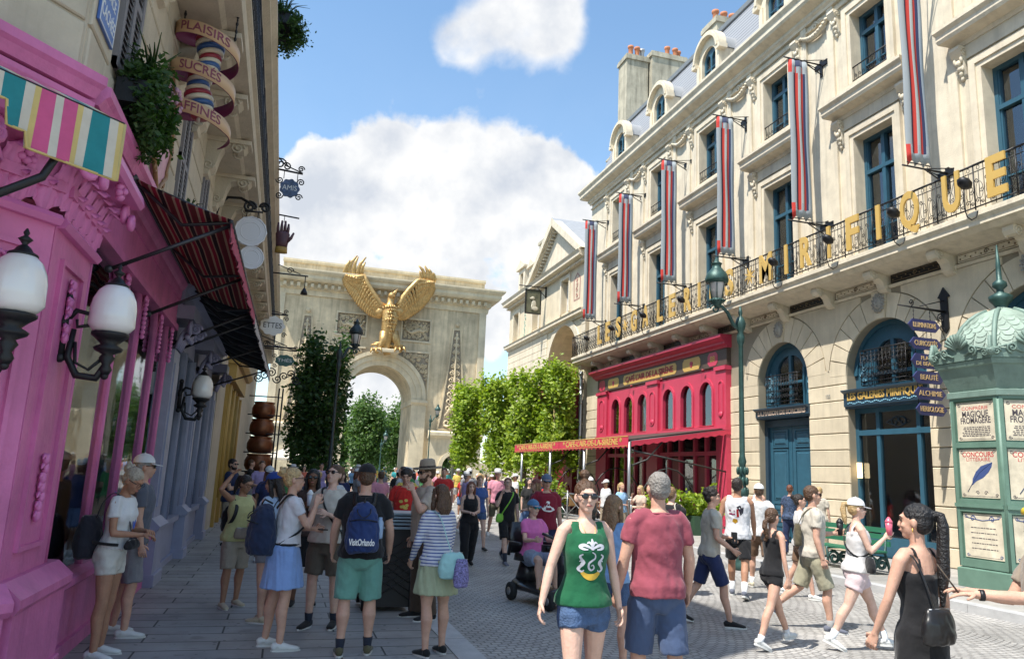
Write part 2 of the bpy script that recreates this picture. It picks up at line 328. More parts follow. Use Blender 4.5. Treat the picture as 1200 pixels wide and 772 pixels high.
# ================================================================ ground
def ground_mats():
 def base(name):
  m = bpy.data.materials.new(name); m.use_nodes = True; MATS[name] = m; t = m.node_tree
  return m, t, t.links.new, t.nodes['Principled BSDF'], t.nodes.new('ShaderNodeTexCoord')
 def stains(t, L, b, tc):
  src = b.inputs['Base Color'].links[0].from_socket; f = None
  for sc_, lo, hi, am, dt in ((0.45, 0.5, 0.7, 0.22, 5), (3.5, 0.62, 0.70, 0.25, 3), (14, 0.70, 0.73, 0.45, 1)):
   n = t.nodes.new('ShaderNodeTexNoise'); n.inputs['Scale'].default_value = sc_; n.inputs['Detail'].default_value = dt; L(tc.outputs['Object'], n.inputs['Vector'])
   r = t.nodes.new('ShaderNodeMapRange'); L(n.outputs['Fac'], r.inputs[0]); r.inputs[1].default_value = lo; r.inputs[2].default_value = hi; r.inputs[3].default_value = 1; r.inputs[4].default_value = 1 - am
   f = r.outputs[0] if f is None else M2(t, 'MULTIPLY', f, r.outputs[0])
  s_ = t.nodes.new('ShaderNodeVectorMath'); s_.operation = 'SCALE'; L(src, s_.inputs[0]); L(f, s_.inputs['Scale']); L(s_.outputs[0], b.inputs['Base Color'])
 m, t, L, b, tc = base('granite_setts')
 sp = t.nodes.new('ShaderNodeSeparateXYZ'); L(tc.outputs['Object'], sp.inputs[0])
 px = M2(t, 'DIVIDE', sp.outputs[0], 1.5); fx = M2(t, 'SUBTRACT', M2(t, 'FRACT', M2(t, 'ADD', px, 50.0)), 0.5)
 archy = M2(t, 'MULTIPLY', M2(t, 'MULTIPLY', fx, fx), -1.0)
 yy = M2(t, 'ADD', sp.outputs[1], archy)
 cv = t.nodes.new('ShaderNodeCombineXYZ'); L(sp.outputs[0], cv.inputs[0]); L(yy, cv.inputs[1])
 nz = t.nodes.new('ShaderNodeTexNoise'); nz.inputs['Scale'].default_value = 2.5; L(tc.outputs['Object'], nz.inputs['Vector'])
 ad = t.nodes.new('ShaderNodeVectorMath'); ad.operation = 'MULTIPLY_ADD'; L(nz.outputs['Color'], ad.inputs[0]); ad.inputs[1].default_value = (0.05, 0.05, 0); L(cv.outputs[0], ad.inputs[2])
 br = t.nodes.new('ShaderNodeTexBrick'); L(ad.outputs[0], br.inputs['Vector']); br.inputs['Scale'].default_value = 1; br.inputs['Brick Width'].default_value = 0.115; br.inputs['Row Height'].default_value = 0.095
 br.inputs['Mortar Size'].default_value = 0.011; br.inputs['Mortar Smooth'].default_value = 0.3; br.inputs['Bias'].default_value = 0.0
 br.inputs['Color1'].default_value = (0.41, 0.395, 0.37, 1); br.inputs['Color2'].default_value = (0.32, 0.31, 0.295, 1); br.inputs['Mortar'].default_value = (0.18, 0.17, 0.16, 1)
 n2 = t.nodes.new('ShaderNodeTexNoise'); n2.inputs['Scale'].default_value = 0.7; n2.inputs['Detail'].default_value = 8; L(tc.outputs['Object'], n2.inputs['Vector'])
 r = t.nodes.new('ShaderNodeMapRange'); L(n2.outputs['Fac'], r.inputs[0]); r.inputs[1].default_value = 0.3; r.inputs[2].default_value = 0.7; r.inputs[3].default_value = 0.68; r.inputs[4].default_value = 1.2
 sc = t.nodes.new('ShaderNodeVectorMath'); sc.operation = 'SCALE'; L(br.outputs['Color'], sc.inputs[0]); L(r.outputs[0], sc.inputs['Scale']); L(sc.outputs[0], b.inputs['Base Color'])
 b.inputs['Roughness'].default_value = 0.62
 stains(t, L, b, tc)
 hh = M2(t, 'ADD', M2(t, 'SUBTRACT', 1.0, br.outputs['Fac']), M2(t, 'MULTIPLY', nz.outputs['Fac'], 0.4))
 bp = t.nodes.new('ShaderNodeBump'); bp.inputs['Strength'].default_value = 0.6; bp.inputs['Distance'].default_value = 0.012; L(hh, bp.inputs['Height']); L(bp.outputs[0], b.inputs['Normal'])
 def pav(name, c1, c2, mo, w, h, ms=0.008):
  m, t, L, b, tc = base(name)
  br = t.nodes.new('ShaderNodeTexBrick'); L(tc.outputs['Object'], br.inputs['Vector']); br.inputs['Scale'].default_value = 1; br.inputs['Brick Width'].default_value = w; br.inputs['Row Height'].default_value = h
  br.inputs['Mortar Size'].default_value = ms; br.inputs['Mortar Smooth'].default_value = 0.1; br.offset = 0.37; br.offset_frequency = 2
  br.inputs['Color1'].default_value = (*c1, 1); br.inputs['Color2'].default_value = (*c2, 1); br.inputs['Mortar'].default_value = (*mo, 1)
  n2 = t.nodes.new('ShaderNodeTexNoise'); n2.inputs['Scale'].default_value = 1.5; n2.inputs['Detail'].default_value = 9; n2.inputs['Roughness'].default_value = 0.65; L(tc.outputs['Object'], n2.inputs['Vector'])
  r = t.nodes.new('ShaderNodeMapRange'); L(n2.outputs['Fac'], r.inputs[0]); r.inputs[1].default_value = 0.3; r.inputs[2].default_value = 0.7; r.inputs[3].default_value = 0.75; r.inputs[4].default_value = 1.15
  sc = t.nodes.new('ShaderNodeVectorMath'); sc.operation = 'SCALE'; L(br.outputs['Color'], sc.inputs[0]); L(r.outputs[0], sc.inputs['Scale']); L(sc.outputs[0], b.inputs['Base Color'])
  b.inputs['Roughness'].default_value = 0.6
  stains(t, L, b, tc)
  hh = M2(t, 'ADD', M2(t, 'SUBTRACT', 1.0, br.outputs['Fac']), M2(t, 'MULTIPLY', n2.outputs['Fac'], 0.3))
  bp = t.nodes.new('ShaderNodeBump'); bp.inputs['Strength'].default_value = 0.5; bp.inputs['Distance'].default_value = 0.01; L(hh, bp.inputs['Height']); L(bp.outputs[0], b.inputs['Normal'])
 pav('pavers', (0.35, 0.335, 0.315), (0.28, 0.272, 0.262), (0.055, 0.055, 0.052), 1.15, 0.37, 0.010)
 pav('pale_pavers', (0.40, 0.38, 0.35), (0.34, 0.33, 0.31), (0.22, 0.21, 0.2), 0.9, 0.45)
ground_mats()
kerbst = mat('kerb_granite', (0.42, 0.42, 0.42), 0.7, var=0.15, vscale=5, bump=0.15)
MB().plate(WORLD, rect(-250, 250, -60, 600), c0=-0.3, c1=0.0).build('ground', mat('far_ground', (0.16, 0.15, 0.13), 0.9, var=0.2, vscale=0.5), kind='structure')
MB().plate(WORLD, rect(2.1, 10.35, -12, 62), c0=0.0, c1=0.004).plate(WORLD, rect(-6, 16, 62, 95), c0=0.0, c1=0.004).build('road', MATS['granite_setts'], kind='structure')
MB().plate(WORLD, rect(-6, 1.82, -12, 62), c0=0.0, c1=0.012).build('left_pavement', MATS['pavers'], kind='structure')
k = MB()
for i in range(60):
 k.box(WORLD, 1.825, 2.10, -12 + i * 1.2 + 0.004, -12 + (i + 1) * 1.2 - 0.004, 0, 0.02)
k.build('left_kerb', kerbst, kind='structure')
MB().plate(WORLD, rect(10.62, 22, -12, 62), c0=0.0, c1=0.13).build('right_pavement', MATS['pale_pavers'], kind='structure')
k = MB()
for i in range(60):
 k.box(WORLD, 10.35, 10.615, -12 + i * 1.2 + 0.004, -12 + (i + 1) * 1.2 - 0.004, 0, 0.134)
k.build('right_kerb', kerbst, kind='structure')
# ================================================================ department store (right)
FR = Fr((14.8, 0, 0), (0, -1, 0), (0, 0, 1), (-1, 0, 0))
store = thing('department_store', 'long cream stone department store with iron balcony and gold letters on the right', 'building', (14.8, 22, 0))
WC = [7.5, 11.6, 15.75, 19.95, 24.2, 28.35, 32.5]
Y0, Y1 = 4.0, 36.0
def store_walls():
 holes = []; m = MB()
 for yc, w in ((20.0, 2.5), (15.78, 2.75), (11.5, 2.75), (7.3, 2.75)):
  holes.append(archpoly(-yc, w, 0.13, 6.25 - w / 2))
 holes.append(rect(-34.2, -22.9, 0.13, 6.0))
 m.plate(FR, rect(-Y1, -Y0, 0, 7.35), holes, -0.5, 0.0)
 m.build('ground_storey_wall', stone_g, store)
 m = MB(); ops = [(20.0, 2.5), (15.78, 2.75), (11.5, 2.75), (7.3, 2.75)]
 h = 0.452
 edges = [(-22.85, -20.0 - 1.25)] + [(-ops[i][0] + ops[i][1] / 2, -ops[i + 1][0] - ops[i + 1][1] / 2) for i in range(3)] + [(-7.3 + 1.375, -Y0)]
 for (a0, a1) in edges + [(-36.0, -34.25)]:
  for i in range(11):
   b0 = 0.13 + i * h; m.box(FR, a0, a1, b0 + 0.012, b0 + h - 0.012, 0.0, 0.045, ch=0.014)
 m.box(FR, -36, -34.25, 5.12, 7.0, 0, 0.04, ch=0.01)
 top = 0.13 + 11 * h
 for yc, w in ops:
  cx = -yc; r0 = w / 2 + 0.0; sp = 6.25 - w / 2; nseg = 13
  for i in range(nseg):
   t0 = 180 * i / nseg + 0.5; t1 = 180 * (i + 1) / nseg - 0.5
   key = i == nseg // 2
   r1 = 2.02
   poly = arc(cx, sp, r0, t0, t1, 3) + arc(cx, sp, r1, t1, t0, 3)
   poly = [(min(max(x, cx - 2.03), cx + 2.03), max(y, sp + 0.01)) for x, y in poly]
   c1 = 0.05
   if key:
    poly = [poly[0], poly[3], (cx - 0.26, 6.98), (cx + 0.26, 6.98)]; c1 = 0.09
   else:
    P = [(x, min(y, 6.98)) for x, y in poly]; poly = P
   m.plate(FR, poly, c0=0, c1=c1)
 for i in range(3):
  yl, wl = ops[i]; yr, wr = ops[i + 1]; pts = []
  for t in range(9):
   an = radians(4 + 8.2 * t); pts.append((-yl + 2.06 * cos(an), 6.25 - wl / 2 + 2.06 * sin(an)))
  right = []
  for t in range(9):
   an = radians(176 - 8.2 * t); right.append((-yr + 2.06 * cos(an), 6.25 - wr / 2 + 2.06 * sin(an)))
  poly = [p for p in pts if p[1] < 6.97 and p[0] < (-yl - yr) / 2 - 0.02] ; poly2 = [p for p in right if p[1] < 6.97 and p[0] > (-yl - yr) / 2 + 0.02]
  if len(poly) > 1 and len(poly2) > 1:
   m.plate(FR, poly2 + [(poly2[-1][0], 6.97), (poly[-1][0], 6.97)] + poly[::-1], c0=0, c1=0.045)
 m.build('rusticated_blocks', stone, store)
 for yc, w in ops[:3]:
  q = MB(); F = FR.sub(-yc, 6.62, 0.09)
  q.ball(F(0, 0.02, 0.03), (0.07, 0.13, 0.17)); q.ball(F(0, -0.02, 0.11), (0.04, 0.03, 0.05))
  q.ball(F(-0.05, 0.04, 0.09), 0.025); q.ball(F(0.05, 0.04, 0.09), 0.025); q.ball(F(0, -0.08, 0.09), (0.03, 0.05, 0.02))
  for k in range(14):
   t = 2 * pi * k / 14; scroll(q, F, 0.17 * cos(t), 0.03 + 0.2 * sin(t), 0.06, 1.2, t, 1, 0.018, 10, 0.03)
  q.build('mascaron', mat('worn_relief', (0.36, 0.34, 0.30), 0.9, var=0.2, bump=0.3), store)
 m = MB(); holes = []
 for yc in WC:
  holes.append(rect(-yc - 0.72, -yc + 0.72, 8.0, 11.62)); holes.append(rect(-yc - 0.66, -yc + 0.66, 13.3, 15.5))
 m.plate(FR, rect(-Y1, -Y0, 7.35, 17.0), holes, -0.6, 0.0)
 m.wbox(15.4, 24, Y1 - 0.4, Y1, 0, 17.0); m.wbox(15.4, 24, Y0, Y0 + 0.4, 0, 17.0)
 m.build('upper_wall', stone2, store)
 m = MB()
 band = [(0, 6.98), (0.1, 6.98), (0.12, 7.03), (0.12, 7.35), (0, 7.35)]
 m.sweep(FR, [(0.0, 6.985), (0.06, 6.985), (0.09, 7.04), (0.09, 7.06), (0, 7.06)], -Y1, -Y0)
 for yc in WC:
  a = -yc
  for z0, z1, w in ((8.0, 11.62, 0.72), (13.3, 15.5, 0.66)):
   for k, (o0, o1, c) in enumerate(((0.0, 0.13, 0.06), (0.13, 0.30, 0.1))):
    m.box(FR, a - w - o1, a - w - o0, z0, z1 + o1, 0, c); m.box(FR, a + w + o0, a + w + o1, z0, z1 + o1, 0, c); m.box(FR, a - w - o0, a + w + o0, z1 + o0, z1 + o1, 0, c)
  prof = [(0, 12.35), (0.1, 12.35), (0.14, 12.45), (0.42, 12.52), (0.46, 12.6), (0.46, 12.72), (0.54, 12.8), (0.54, 12.88), (0, 12.96)]
  m.sweep(FR, prof, a - 1.35, a + 1.35, m0=0.4, m1=0.4)
  m.box(FR, a - 1.35, a + 1.35, 12.0, 12.35, 0, 0.07)
  m.box(FR, a - 1.0, a + 1.0, 12.96, 13.28, 0, 0.12)
  for s_ in (-1, 1):
   b0, b1 = sorted((a + s_ * 1.36, a + s_ * 1.62)); m.box(FR, b0, b1, 8.0, 16.3, 0, 0.07)
 m.sweep(FR, [(0, 16.25), (0.1, 16.25), (0.12, 16.33), (0.2, 16.4), (0.2, 16.5), (0.5, 16.62), (0.55, 16.7), (0.55, 16.86), (0.64, 16.98), (0.64, 17.08), (0, 17.16)], -Y1, -Y0, m0=0.9)
 m.sweep(FR, [(0, 15.98), (0.07, 15.98), (0.09, 16.03), (0, 16.05)], -Y1, -Y0)
 m.build('cornices', stone2, store)
 def console(a, b, s=1.0, big=False):
  q = MB(); F = FR.sub(a, b, 0.0)
  pts = [(0.0, 0.38), (0.26, 0.38), (0.28, 0.3), (0.22, 0.2), (0.14, 0.1), (0.12, -0.1), (0.06, -0.32), (0.0, -0.42)]
  q.sweep(F, [(c * s, z * s) for c, z in pts], -0.14 * s, 0.14 * s)
  for k in (-1, 1):
   scroll(q, Fr(F(k * 0.15 * s, 0.24 * s, 0.12 * s), FR.n, FR.v, FR.u), 0, 0, 0.1 * s, 1.6, 0, k, 0.02 * s, 14)
  for k in range(4): q.ball(F(0, (-0.02 - 0.12 * k) * s, (0.16 - 0.04 * k) * s), (0.05 * s, (0.09 - 0.015 * k) * s, 0.08 * s), n=8, m=6)
  for k in (-1, 1): q.ball(F(k * 0.09 * s, 0.06 * s, 0.15 * s), (0.05 * s, 0.04 * s, 0.09 * s), n=8, m=6); q.ball(F(k * 0.07 * s, -0.15 * s, 0.1 * s), (0.04 * s, 0.04 * s, 0.09 * s), n=8, m=6)
  return q.build('console', stone2, store)
 for yc in WC:
  for k in (-1.22, 1.22):
   console(-yc + k, 11.95, 1.0); console(-yc + k, 15.55, 1.0)
 for y in (13.65, 17.85, 22.05, 26.25, 30.4):
  q = MB(); F = FR.sub(-y, 16.05, 0.1)
  pts = [F(-0.7 + 1.4 * t / 12, -0.12 - 0.28 * sin(pi * t / 12), 0.03) for t in range(13)]
  q.tube(pts, [0.04 + 0.05 * sin(pi * t / 12) for t in range(13)], 7)
  for t in range(1, 12): q.ball(pts[t] + FR.n * 0.05, 0.055, n=7, m=5)
  scroll(q, F, 0, -0.05, 0.13, 1.5, 0, 1, 0.03); scroll(q, F, 0.22, 0, 0.1, 1.4, 0, -1, 0.025)
  q.build('swag', stone2, store)
store_walls()
def back_room():
 m = MB()
 m.wbox(18.2, 18.3, Y0, Y1 - 0.4, 0.13, 17); m.wbox(15.3, 18.2, Y0, Y1 - 0.4, 7.28, 7.34); m.wbox(15.4, 18.2, Y0, Y1 - 0.4, 12.4, 12.5)
 for y in (13.6, 17.9, 22.4): m.wbox(15.3, 18.2, y, y + 0.1, 0.13, 7.28)
 for y in (9.5, 13.6, 17.9, 22.0, 26.3, 30.4): m.wbox(15.4, 18.2, y, y + 0.1, 7.4, 17)
 m.wbox(15.3, 18.2, Y0, Y1 - .4, 0.13, 0.15)
 m.build('inner_rooms', mat('room_plaster', (0.30, 0.25, 0.19), 0.9, var=0.2), store)
back_room()
def window(a, z0, z1, w, tall=True, rail=False, lit=True):
 """a blue casement set back in the wall"""
 F = FR.sub(a, 0, -0.34); q = MB(); hw = w
 q.box(F, -hw, -hw + 0.1, z0, z1, -0.1, 0.05); q.box(F, hw - 0.1, hw, z0, z1, -0.1, 0.05); q.box(F, -hw, hw, z1 - 0.1, z1, -0.1, 0.052); q.box(F, -hw, hw, z0, z0 + 0.12, -0.1, 0.052)
 tz = z0 + (z1 - z0) * 0.7
 q.box(F, -hw + 0.1, hw - 0.1, tz, tz + 0.11, -0.08, 0.07); q.box(F, -0.06, 0.06, z0, z1, -0.08, 0.06)
 for s_ in (-1, 1):
  q.box(F, *sorted((s_ * (hw - 0.14), s_ * (hw - 0.1))), z0, z1, -0.06, 0.03)
  for k in (0.35,): q.box(F, *sorted((s_ * 0.06, s_ * (hw - 0.1))), z0 + (tz - z0) * k, z0 + (tz - z0) * k + 0.035, -0.04, 0.02)
 f = q.build('window', blue, store)
 MB().box(F, -hw + 0.05, hw - 0.05, z0 + 0.05, z1 - 0.05, -0.045, -0.035).build('pane', glass, f)
 c = MB(); random.seed(int(abs(a) * 100 + z0))
 for s_ in (-1, 1):
  wv = random.choice((0.3, 0.45, 0.55, 0.58))
  pts = [(s_ * (hw - 0.08 - wv * t / 10), 0.03 * sin(t * 2.4)) for t in range(11)]
  V = [];
  for x, d in pts: V += [F(x, z0 + 0.1, -0.1 + d), F(x, z1 - 0.1, -0.1 + d)]
  for x, d in pts: V += [F(x, z0 + 0.1, -0.115 + d), F(x, z1 - 0.1, -0.115 + d)]
  n = 22; fs = [(2 * i, 2 * i + 2, 2 * i + 3, 2 * i + 1) for i in range(10)] + [(n + 2 * i, n + 2 * i + 1, n + 2 * i + 3, n + 2 * i + 2) for i in range(10)]
  c.add(V, fs, smooth=True)
 c.build('curtain', curtain, f)
 return f
for yc in WC:
 window(-yc, 8.0, 11.62, 0.72); window(-yc, 13.3, 15.5, 0.66)
 q = MB(); F = FR.sub(-yc, 13.3, 0.02)
 q.tube([F(-0.66, 0.5), F(0.66, 0.5)], 0.02, 6); q.tube([F(-0.66, 0.08), F(0.66, 0.08)], 0.016, 6)
 for i in range(9):
  x = -0.6 + 1.2 * i / 8; q.tube([F(x, 0.08), F(x, 0.5)], 0.009, 4)
  if i < 8: scroll(q, F, x + 0.075, 0.2, 0.06, 1.2, pi / 2, 1, 0.008, 9)
 q.build('window_rail', iron, store)
def roof():
 m = MB()
 m.sweep(FR, [(-0.15, 17.12), (-1.35, 20.6), (-1.5, 20.6), (-0.35, 17.12)], -Y1 + 0.2, -Y0)
 m.build('mansard_roof', stripes('slate_courses', [(0.8, (0.30, 0.31, 0.33)), (0.2, (0.10, 0.10, 0.11))], 2, 0.2, 0.55), store)
 q = MB(); q.sweep(FR, [(-1.25, 20.58), (-1.2, 20.72), (-1.6, 20.75), (-1.6, 20.58)], -Y1 + 0.1, -Y0); q.sweep(FR, [(-1.5, 20.7), (-5, 21.6), (-9, 21.6), (-9, 20.5), (-1.5, 20.5)], -Y1 + 0.2, -Y0)
 q.build('roof_ridge', leadm, store)
 for yc in WC[1:]:
  a = -yc; F = FR.sub(a, 17.12, 0.0); d = MB(); w = 0.66
  out = archpoly(0, 1.64, 0, 1.38, 16); inn = archpoly(0, 1.0, 0.12, 1.30, 14)
  d.plate(F, out, [inn], -0.25, 0.0)
  d.plate(F, arc(0, 1.42, 0.98, 0, 180, 18) + arc(0, 1.42, 0.78, 180, 0, 18), c0=-0.2, c1=0.16); d.plate(F, arc(0, 1.42, 0.9, 0, 180, 18) + arc(0, 1.42, 0.78, 180, 0, 18), c0=0.16, c1=0.2)
  for s_ in (-1, 1):
   d.box(F, *sorted((s_ * 0.76, s_ * 1.04)), 1.26, 1.44, -0.2, 0.17)
   d.box(F, *sorted((s_ * 0.62, s_ * 0.82)), 0.0, 1.26, 0, 0.06)
   d.box(F, *sorted((s_ * 0.70, s_ * 0.82)), 0.0, 1.4, -1.2, -0.25)
  dm = d.build('dormer', stone2, store)
  c = MB(); F2 = F.sub(0, 0, 0)
  V = []; n = 12
  for (x, z) in arc(0, 1.4, 0.86, 0, 180, n): V += [F(x, z + 0.02, -0.2), F(x, z + 0.02, -1.7)]
  for (x, z) in arc(0, 1.4, 0.82, 0, 180, n): V += [F(x, z - 0.02, -0.2), F(x, z - 0.02, -1.7)]
  k = 2 * (n + 1)
  c.add(V, [(2 * i, 2 * i + 1, 2 * i + 3, 2 * i + 2) for i in range(n)] + [(k + 2 * i, k + 2 * i + 2, k + 2 * i + 3, k + 2 * i + 1) for i in range(n)], smooth=True)
  c.build('dormer_hood', leadm, dm)
  wq = MB(); o = archpoly(0, 1.0, 0.12, 1.30, 14)
  i1 = archpoly(-0.22, 0.34, 0.22, 1.3, 8, 0.25); i2 = archpoly(0.22, 0.34, 0.22, 1.3, 8, 0.25)
  wq.plate(F, o, [i1, i2], -0.2, -0.12); wq.box(F, -0.44, 0.44, 0.9, 0.94, -0.14, -0.11)
  wf = wq.build('window', blue, dm); MB().plate(F, archpoly(0, 0.96, 0.14, 1.3, 12), c0=-0.19, c1=-0.18).build('pane', glass, wf)
 def chimney(x0, x1, y0, y1, zb, zt, pots, taper=0.0):
  q = MB()
  V = [(x0 - taper, y0, zb), (x1, y0, zb), (x1, y1, zb), (x0 - taper, y1, zb), (x0, y0, zb + 3), (x1, y0, zb + 3), (x1, y1, zb + 3), (x0, y1, zb + 3), (x0, y0, zt), (x1, y0, zt), (x1, y1, zt), (x0, y1, zt)]
  q.add(V, [(0, 1, 5, 4), (1, 2, 6, 5), (2, 3, 7, 6), (3, 0, 4, 7), (4, 5, 9, 8), (5, 6, 10, 9), (6, 7, 11, 10), (7, 4, 8, 11), (8, 9, 10, 11)])
  q.wbox(x0 - 0.08, x1 + 0.08, y0 - 0.08, y1 + 0.08, zt, zt + 0.22); q.wbox(x0 - 0.04, x1 + 0.04, y0 - 0.04, y1 + 0.04, zt + 0.22, zt + 0.32)
  c = q.build('chimney', mat('chimney_render', (0.46, 0.42, 0.32), 0.9, var=0.34, vscale=1.1, bump=0.3, bscale=14, streak=0.6), store)
  for (px, py, dark) in pots:
   MB().lathe(Fr((px, py, zt + 0.32), (1, 0, 0), (0, 0, 1), (0, -1, 0)), [(0.15, 0), (0.13, 0.08), (0.13, 0.5), (0.17, 0.55), (0.17, 0.66), (0.11, 0.66)], 12).build('chimney_pot', leadm if dark else terra, c)
 chimney(16.35, 17.65, 35.2, 36.3, 17.2, 24.9, [(16.7, 35.5, 0), (17.1, 35.5, 0), (17.45, 35.6, 1)])
 chimney(17.75, 19.9, 34.9, 36.0, 17.2, 25.2, [(18.9, 35.3, 0), (19.4, 35.3, 0), (19.7, 35.5, 0)])
 chimney(17.2, 19.3, 27.4, 28.6, 17.6, 22.6, [(17.5, 28.0, 0), (17.95, 28.0, 0), (18.4, 28.0, 0), (18.85, 28.0, 0)], 1.0)
 chimney(17.2, 19.8, 22.6, 24.2, 17.6, 23.6, [(17.9, 23.4, 0), (18.6, 23.4, 0)], 1.1)
 q = MB(); q.wbox(15.6, 20, 35.6, 36.0, 17.0, 18.9); q.wbox(16.3, 20, 35.62, 35.98, 18.9, 20.3); q.wbox(15.55, 20.1, 35.55, 36.05, 18.9, 19.0)
 q.build('party_wall', mat('chimney_render', (0, 0, 0)), store)
roof()
def balcony():
 prof = [(0, 7.3), (0.06, 7.3), (0.72, 7.42), (0.78, 7.46), (0.82, 7.5), (0.9, 7.52), (0.9, 7.62), (0.97, 7.7), (0.97, 7.8), (0.85, 7.86), (0, 7.86)]
 MB().sweep(FR, prof, -Y1, -Y0, m0=0.0).build('balcony_slab', stone2, store)
 ys = [5.3, 7.4, 9.45, 11.5, 13.5, 15.55, 17.6, 19.65, 21.7, 23.75, 25.8, 27.85, 29.9, 31.95, 34.0, 35.6]
 ca = [(0, 0.34), (0.62, 0.34), (0.66, 0.28), (0.66, 0.2), (0.6, 0.12), (0.5, 0.1), (0.36, 0.14), (0.26, 0.05), (0.2, -0.12), (0.12, -0.2), (0.0, -0.24)]
 for i, y in enumerate(ys):
  q = MB(); F = FR.sub(-y, 7.08, 0)
  q.sweep(F, ca, -0.13, 0.13)
  for s_ in (-1, 1):
   Fs = Fr(F(s_ * 0.135, 0.2, 0.5), FR.n, FR.v, FR.u)
   scroll(q, Fs, 0, 0, 0.12, 1.6, -pi / 2, 1, 0.018, 16); scroll(q, Fr(F(s_ * 0.135, -0.08, 0.12), FR.n, FR.v, FR.u), 0, 0, 0.08, 1.4, 0, -1, 0.015, 12)
  q.build('balcony_console', stone2, store)
  if i:
   y0 = ys[i - 1] + 0.24; y1 = y - 0.24
   g = MB(); g.box(FR, -y1, -y0, 7.08, 7.29, 0.03, 0.1)
   gf = g.build('frieze_panel', iron if i % 2 else stone2, store)
   o = MB(); n = 11
   for k in range(n):
    a = -y1 + (y1 - y0) * (k + 0.5) / n
    if k == n // 2: scroll(o, FR, a, 7.18, 0.07, 1.2, 0, 1, 0.012, 12, 0.11);
    else: o.ball(FR(a, 7.21 if k % 2 else 7.16, 0.1), 0.022, n=6, m=4)
   o.tube([FR(-y1 + 0.03, 7.11, 0.1), FR(-y0 - 0.03, 7.11, 0.1)], 0.008, 4); o.tube([FR(-y1 + 0.03, 7.26, 0.1), FR(-y0 - 0.03, 7.26, 0.1)], 0.008, 4)
   o.build('ornament', mat('bronze_ornament', (0.20, 0.15, 0.09), 0.5, 0.5), gf)
 q = MB(); F = FR.sub(0, 7.86, 0.9); P = 1.0; H = 1.02
 q.tube([F(0, H), F(P, H)], 0.028, 6); q.tube([F(0, 0.06), F(P, 0.06)], 0.018, 5); q.tube([F(0, H - 0.16), F(P, H - 0.16)], 0.012, 5)
 for i in range(8): q.tube([F(P * i / 8, 0.06 if i % 2 else 0.0), F(P * i / 8, H - 0.16 if i % 2 else H)], 0.010 if i else 0.02, 4)
 for i in range(4):
  a = P * (i + 0.5) / 4
  scroll(q, F, a - 0.055, 0.2, 0.06, 1.3, 0, 1, 0.009, 11); scroll(q, F, a + 0.055, 0.42, 0.06, 1.3, pi, 1, 0.009, 11)
  scroll(q, F, a - 0.055, 0.66, 0.06, 1.3, 0, -1, 0.009, 11); scroll(q, F, a + 0.06, 0.14, 0.05, 1.3, pi, -1, 0.009, 10)
  q.tube([F(a + 0.035 * cos(t), H - 0.08 + 0.05 * sin(t)) for t in [k * pi / 4 for k in range(9)]], 0.008, 4)
  q.tube([F(a + 0.09 * cos(t), 0.42 + 0.2 * sin(t)) for t in [k * pi / 6 for k in range(13)]], 0.007, 4)
 p0 = q.build('railing_panel', iron, store); base = p0.location.copy()
 for i in range(int(Y1 - Y0)):
  o = p0 if i == 0 else p0.copy()
  if i: COL.objects.link(o)
  o.location = (0, Y0 + 1 + i, 0)
 e = MB()
 for i in range(7): e.tube([(13.9 + 0.13 * i, 36, 7.86), (13.9 + 0.13 * i, 36, 8.86)], 0.012, 4)
 e.tube([(13.9, 36, 8.88), (14.8, 36, 8.88)], 0.025, 6); e.tube([(13.9, 36, 7.92), (14.8, 36, 7.92)], 0.018, 6)
 e.build('railing_end', iron, store)
 LY = [32.33, 31.39, 30.23, 29.52, 28.64, 27.57, 26.33, 25.34, 24.19, 23.33, 22.4, 21.41, 20.24, 19.38, 18.38, 17.53, 16.53, 15.64, 14.71, 13.72, 12.52, 11.41]
 for ch, y in zip('LES*GALERIES*MIRIFIQUES', LY + [9.4]):
  F = FR.sub(-y, 8.38, 0.955)
  if ch == '*':
   s = MB()
   for k in range(4):
    t = pi * k / 4 + pi / 8
    s.plate(F, [(0.3 * cos(t + u * 0.16) * (1 if abs(u) < 1 else 0.06), 0.3 * sin(t + u * 0.16) * (1 if abs(u) < 1 else 0.06)) for u in (0,)] + [(0.045 * cos(t + pi / 2), 0.045 * sin(t + pi / 2)), (-0.3 * cos(t), -0.3 * sin(t)), (0.045 * cos(t - pi / 2), 0.045 * sin(t - pi / 2))], c0=0.0 + 0.004 * k, c1=0.03 + 0.004 * k)
   s.build('star_ornament', letterg, store); continue
  wd = {'I': 0.13, 'M': 0.62, 'Q': 0.56, 'G': 0.52}.get(ch, 0.46)
  text_mesh(ch, F, size=1.22, depth=0.045, width=wd, bold=0.035).build('letter', letterg, store)
 lp = None
 for y in (11.9, 13.9, 16.2, 18.6, 21.3, 24.1, 27.2, 30.3, 33.2):
  q = MB(); F = FR.sub(-y, 7.8, 0.97); G = Fr(F(0, 0, 0), FR.n, FR.v, FR.u)
  q.tube([G(0, -0.02), G(0.05, -0.16), G(0.18, -0.24), G(0.3, -0.18), G(0.36, 0.0), G(0.36, 0.3), G(0.33, 0.45)], 0.013, 6)
  q.lathe(Fr(G(0.3, 0.56), (1, 0, 0), (FR.n * 0.5 + FR.v).normalized(), (0, -1, 0)), [(0.02, -0.12), (0.10, -0.1), (0.145, 0.0), (0.12, 0.1), (0.05, 0.15), (0.0, 0.16)], 12)
  q.build('floodlight', iron, store)
balcony()
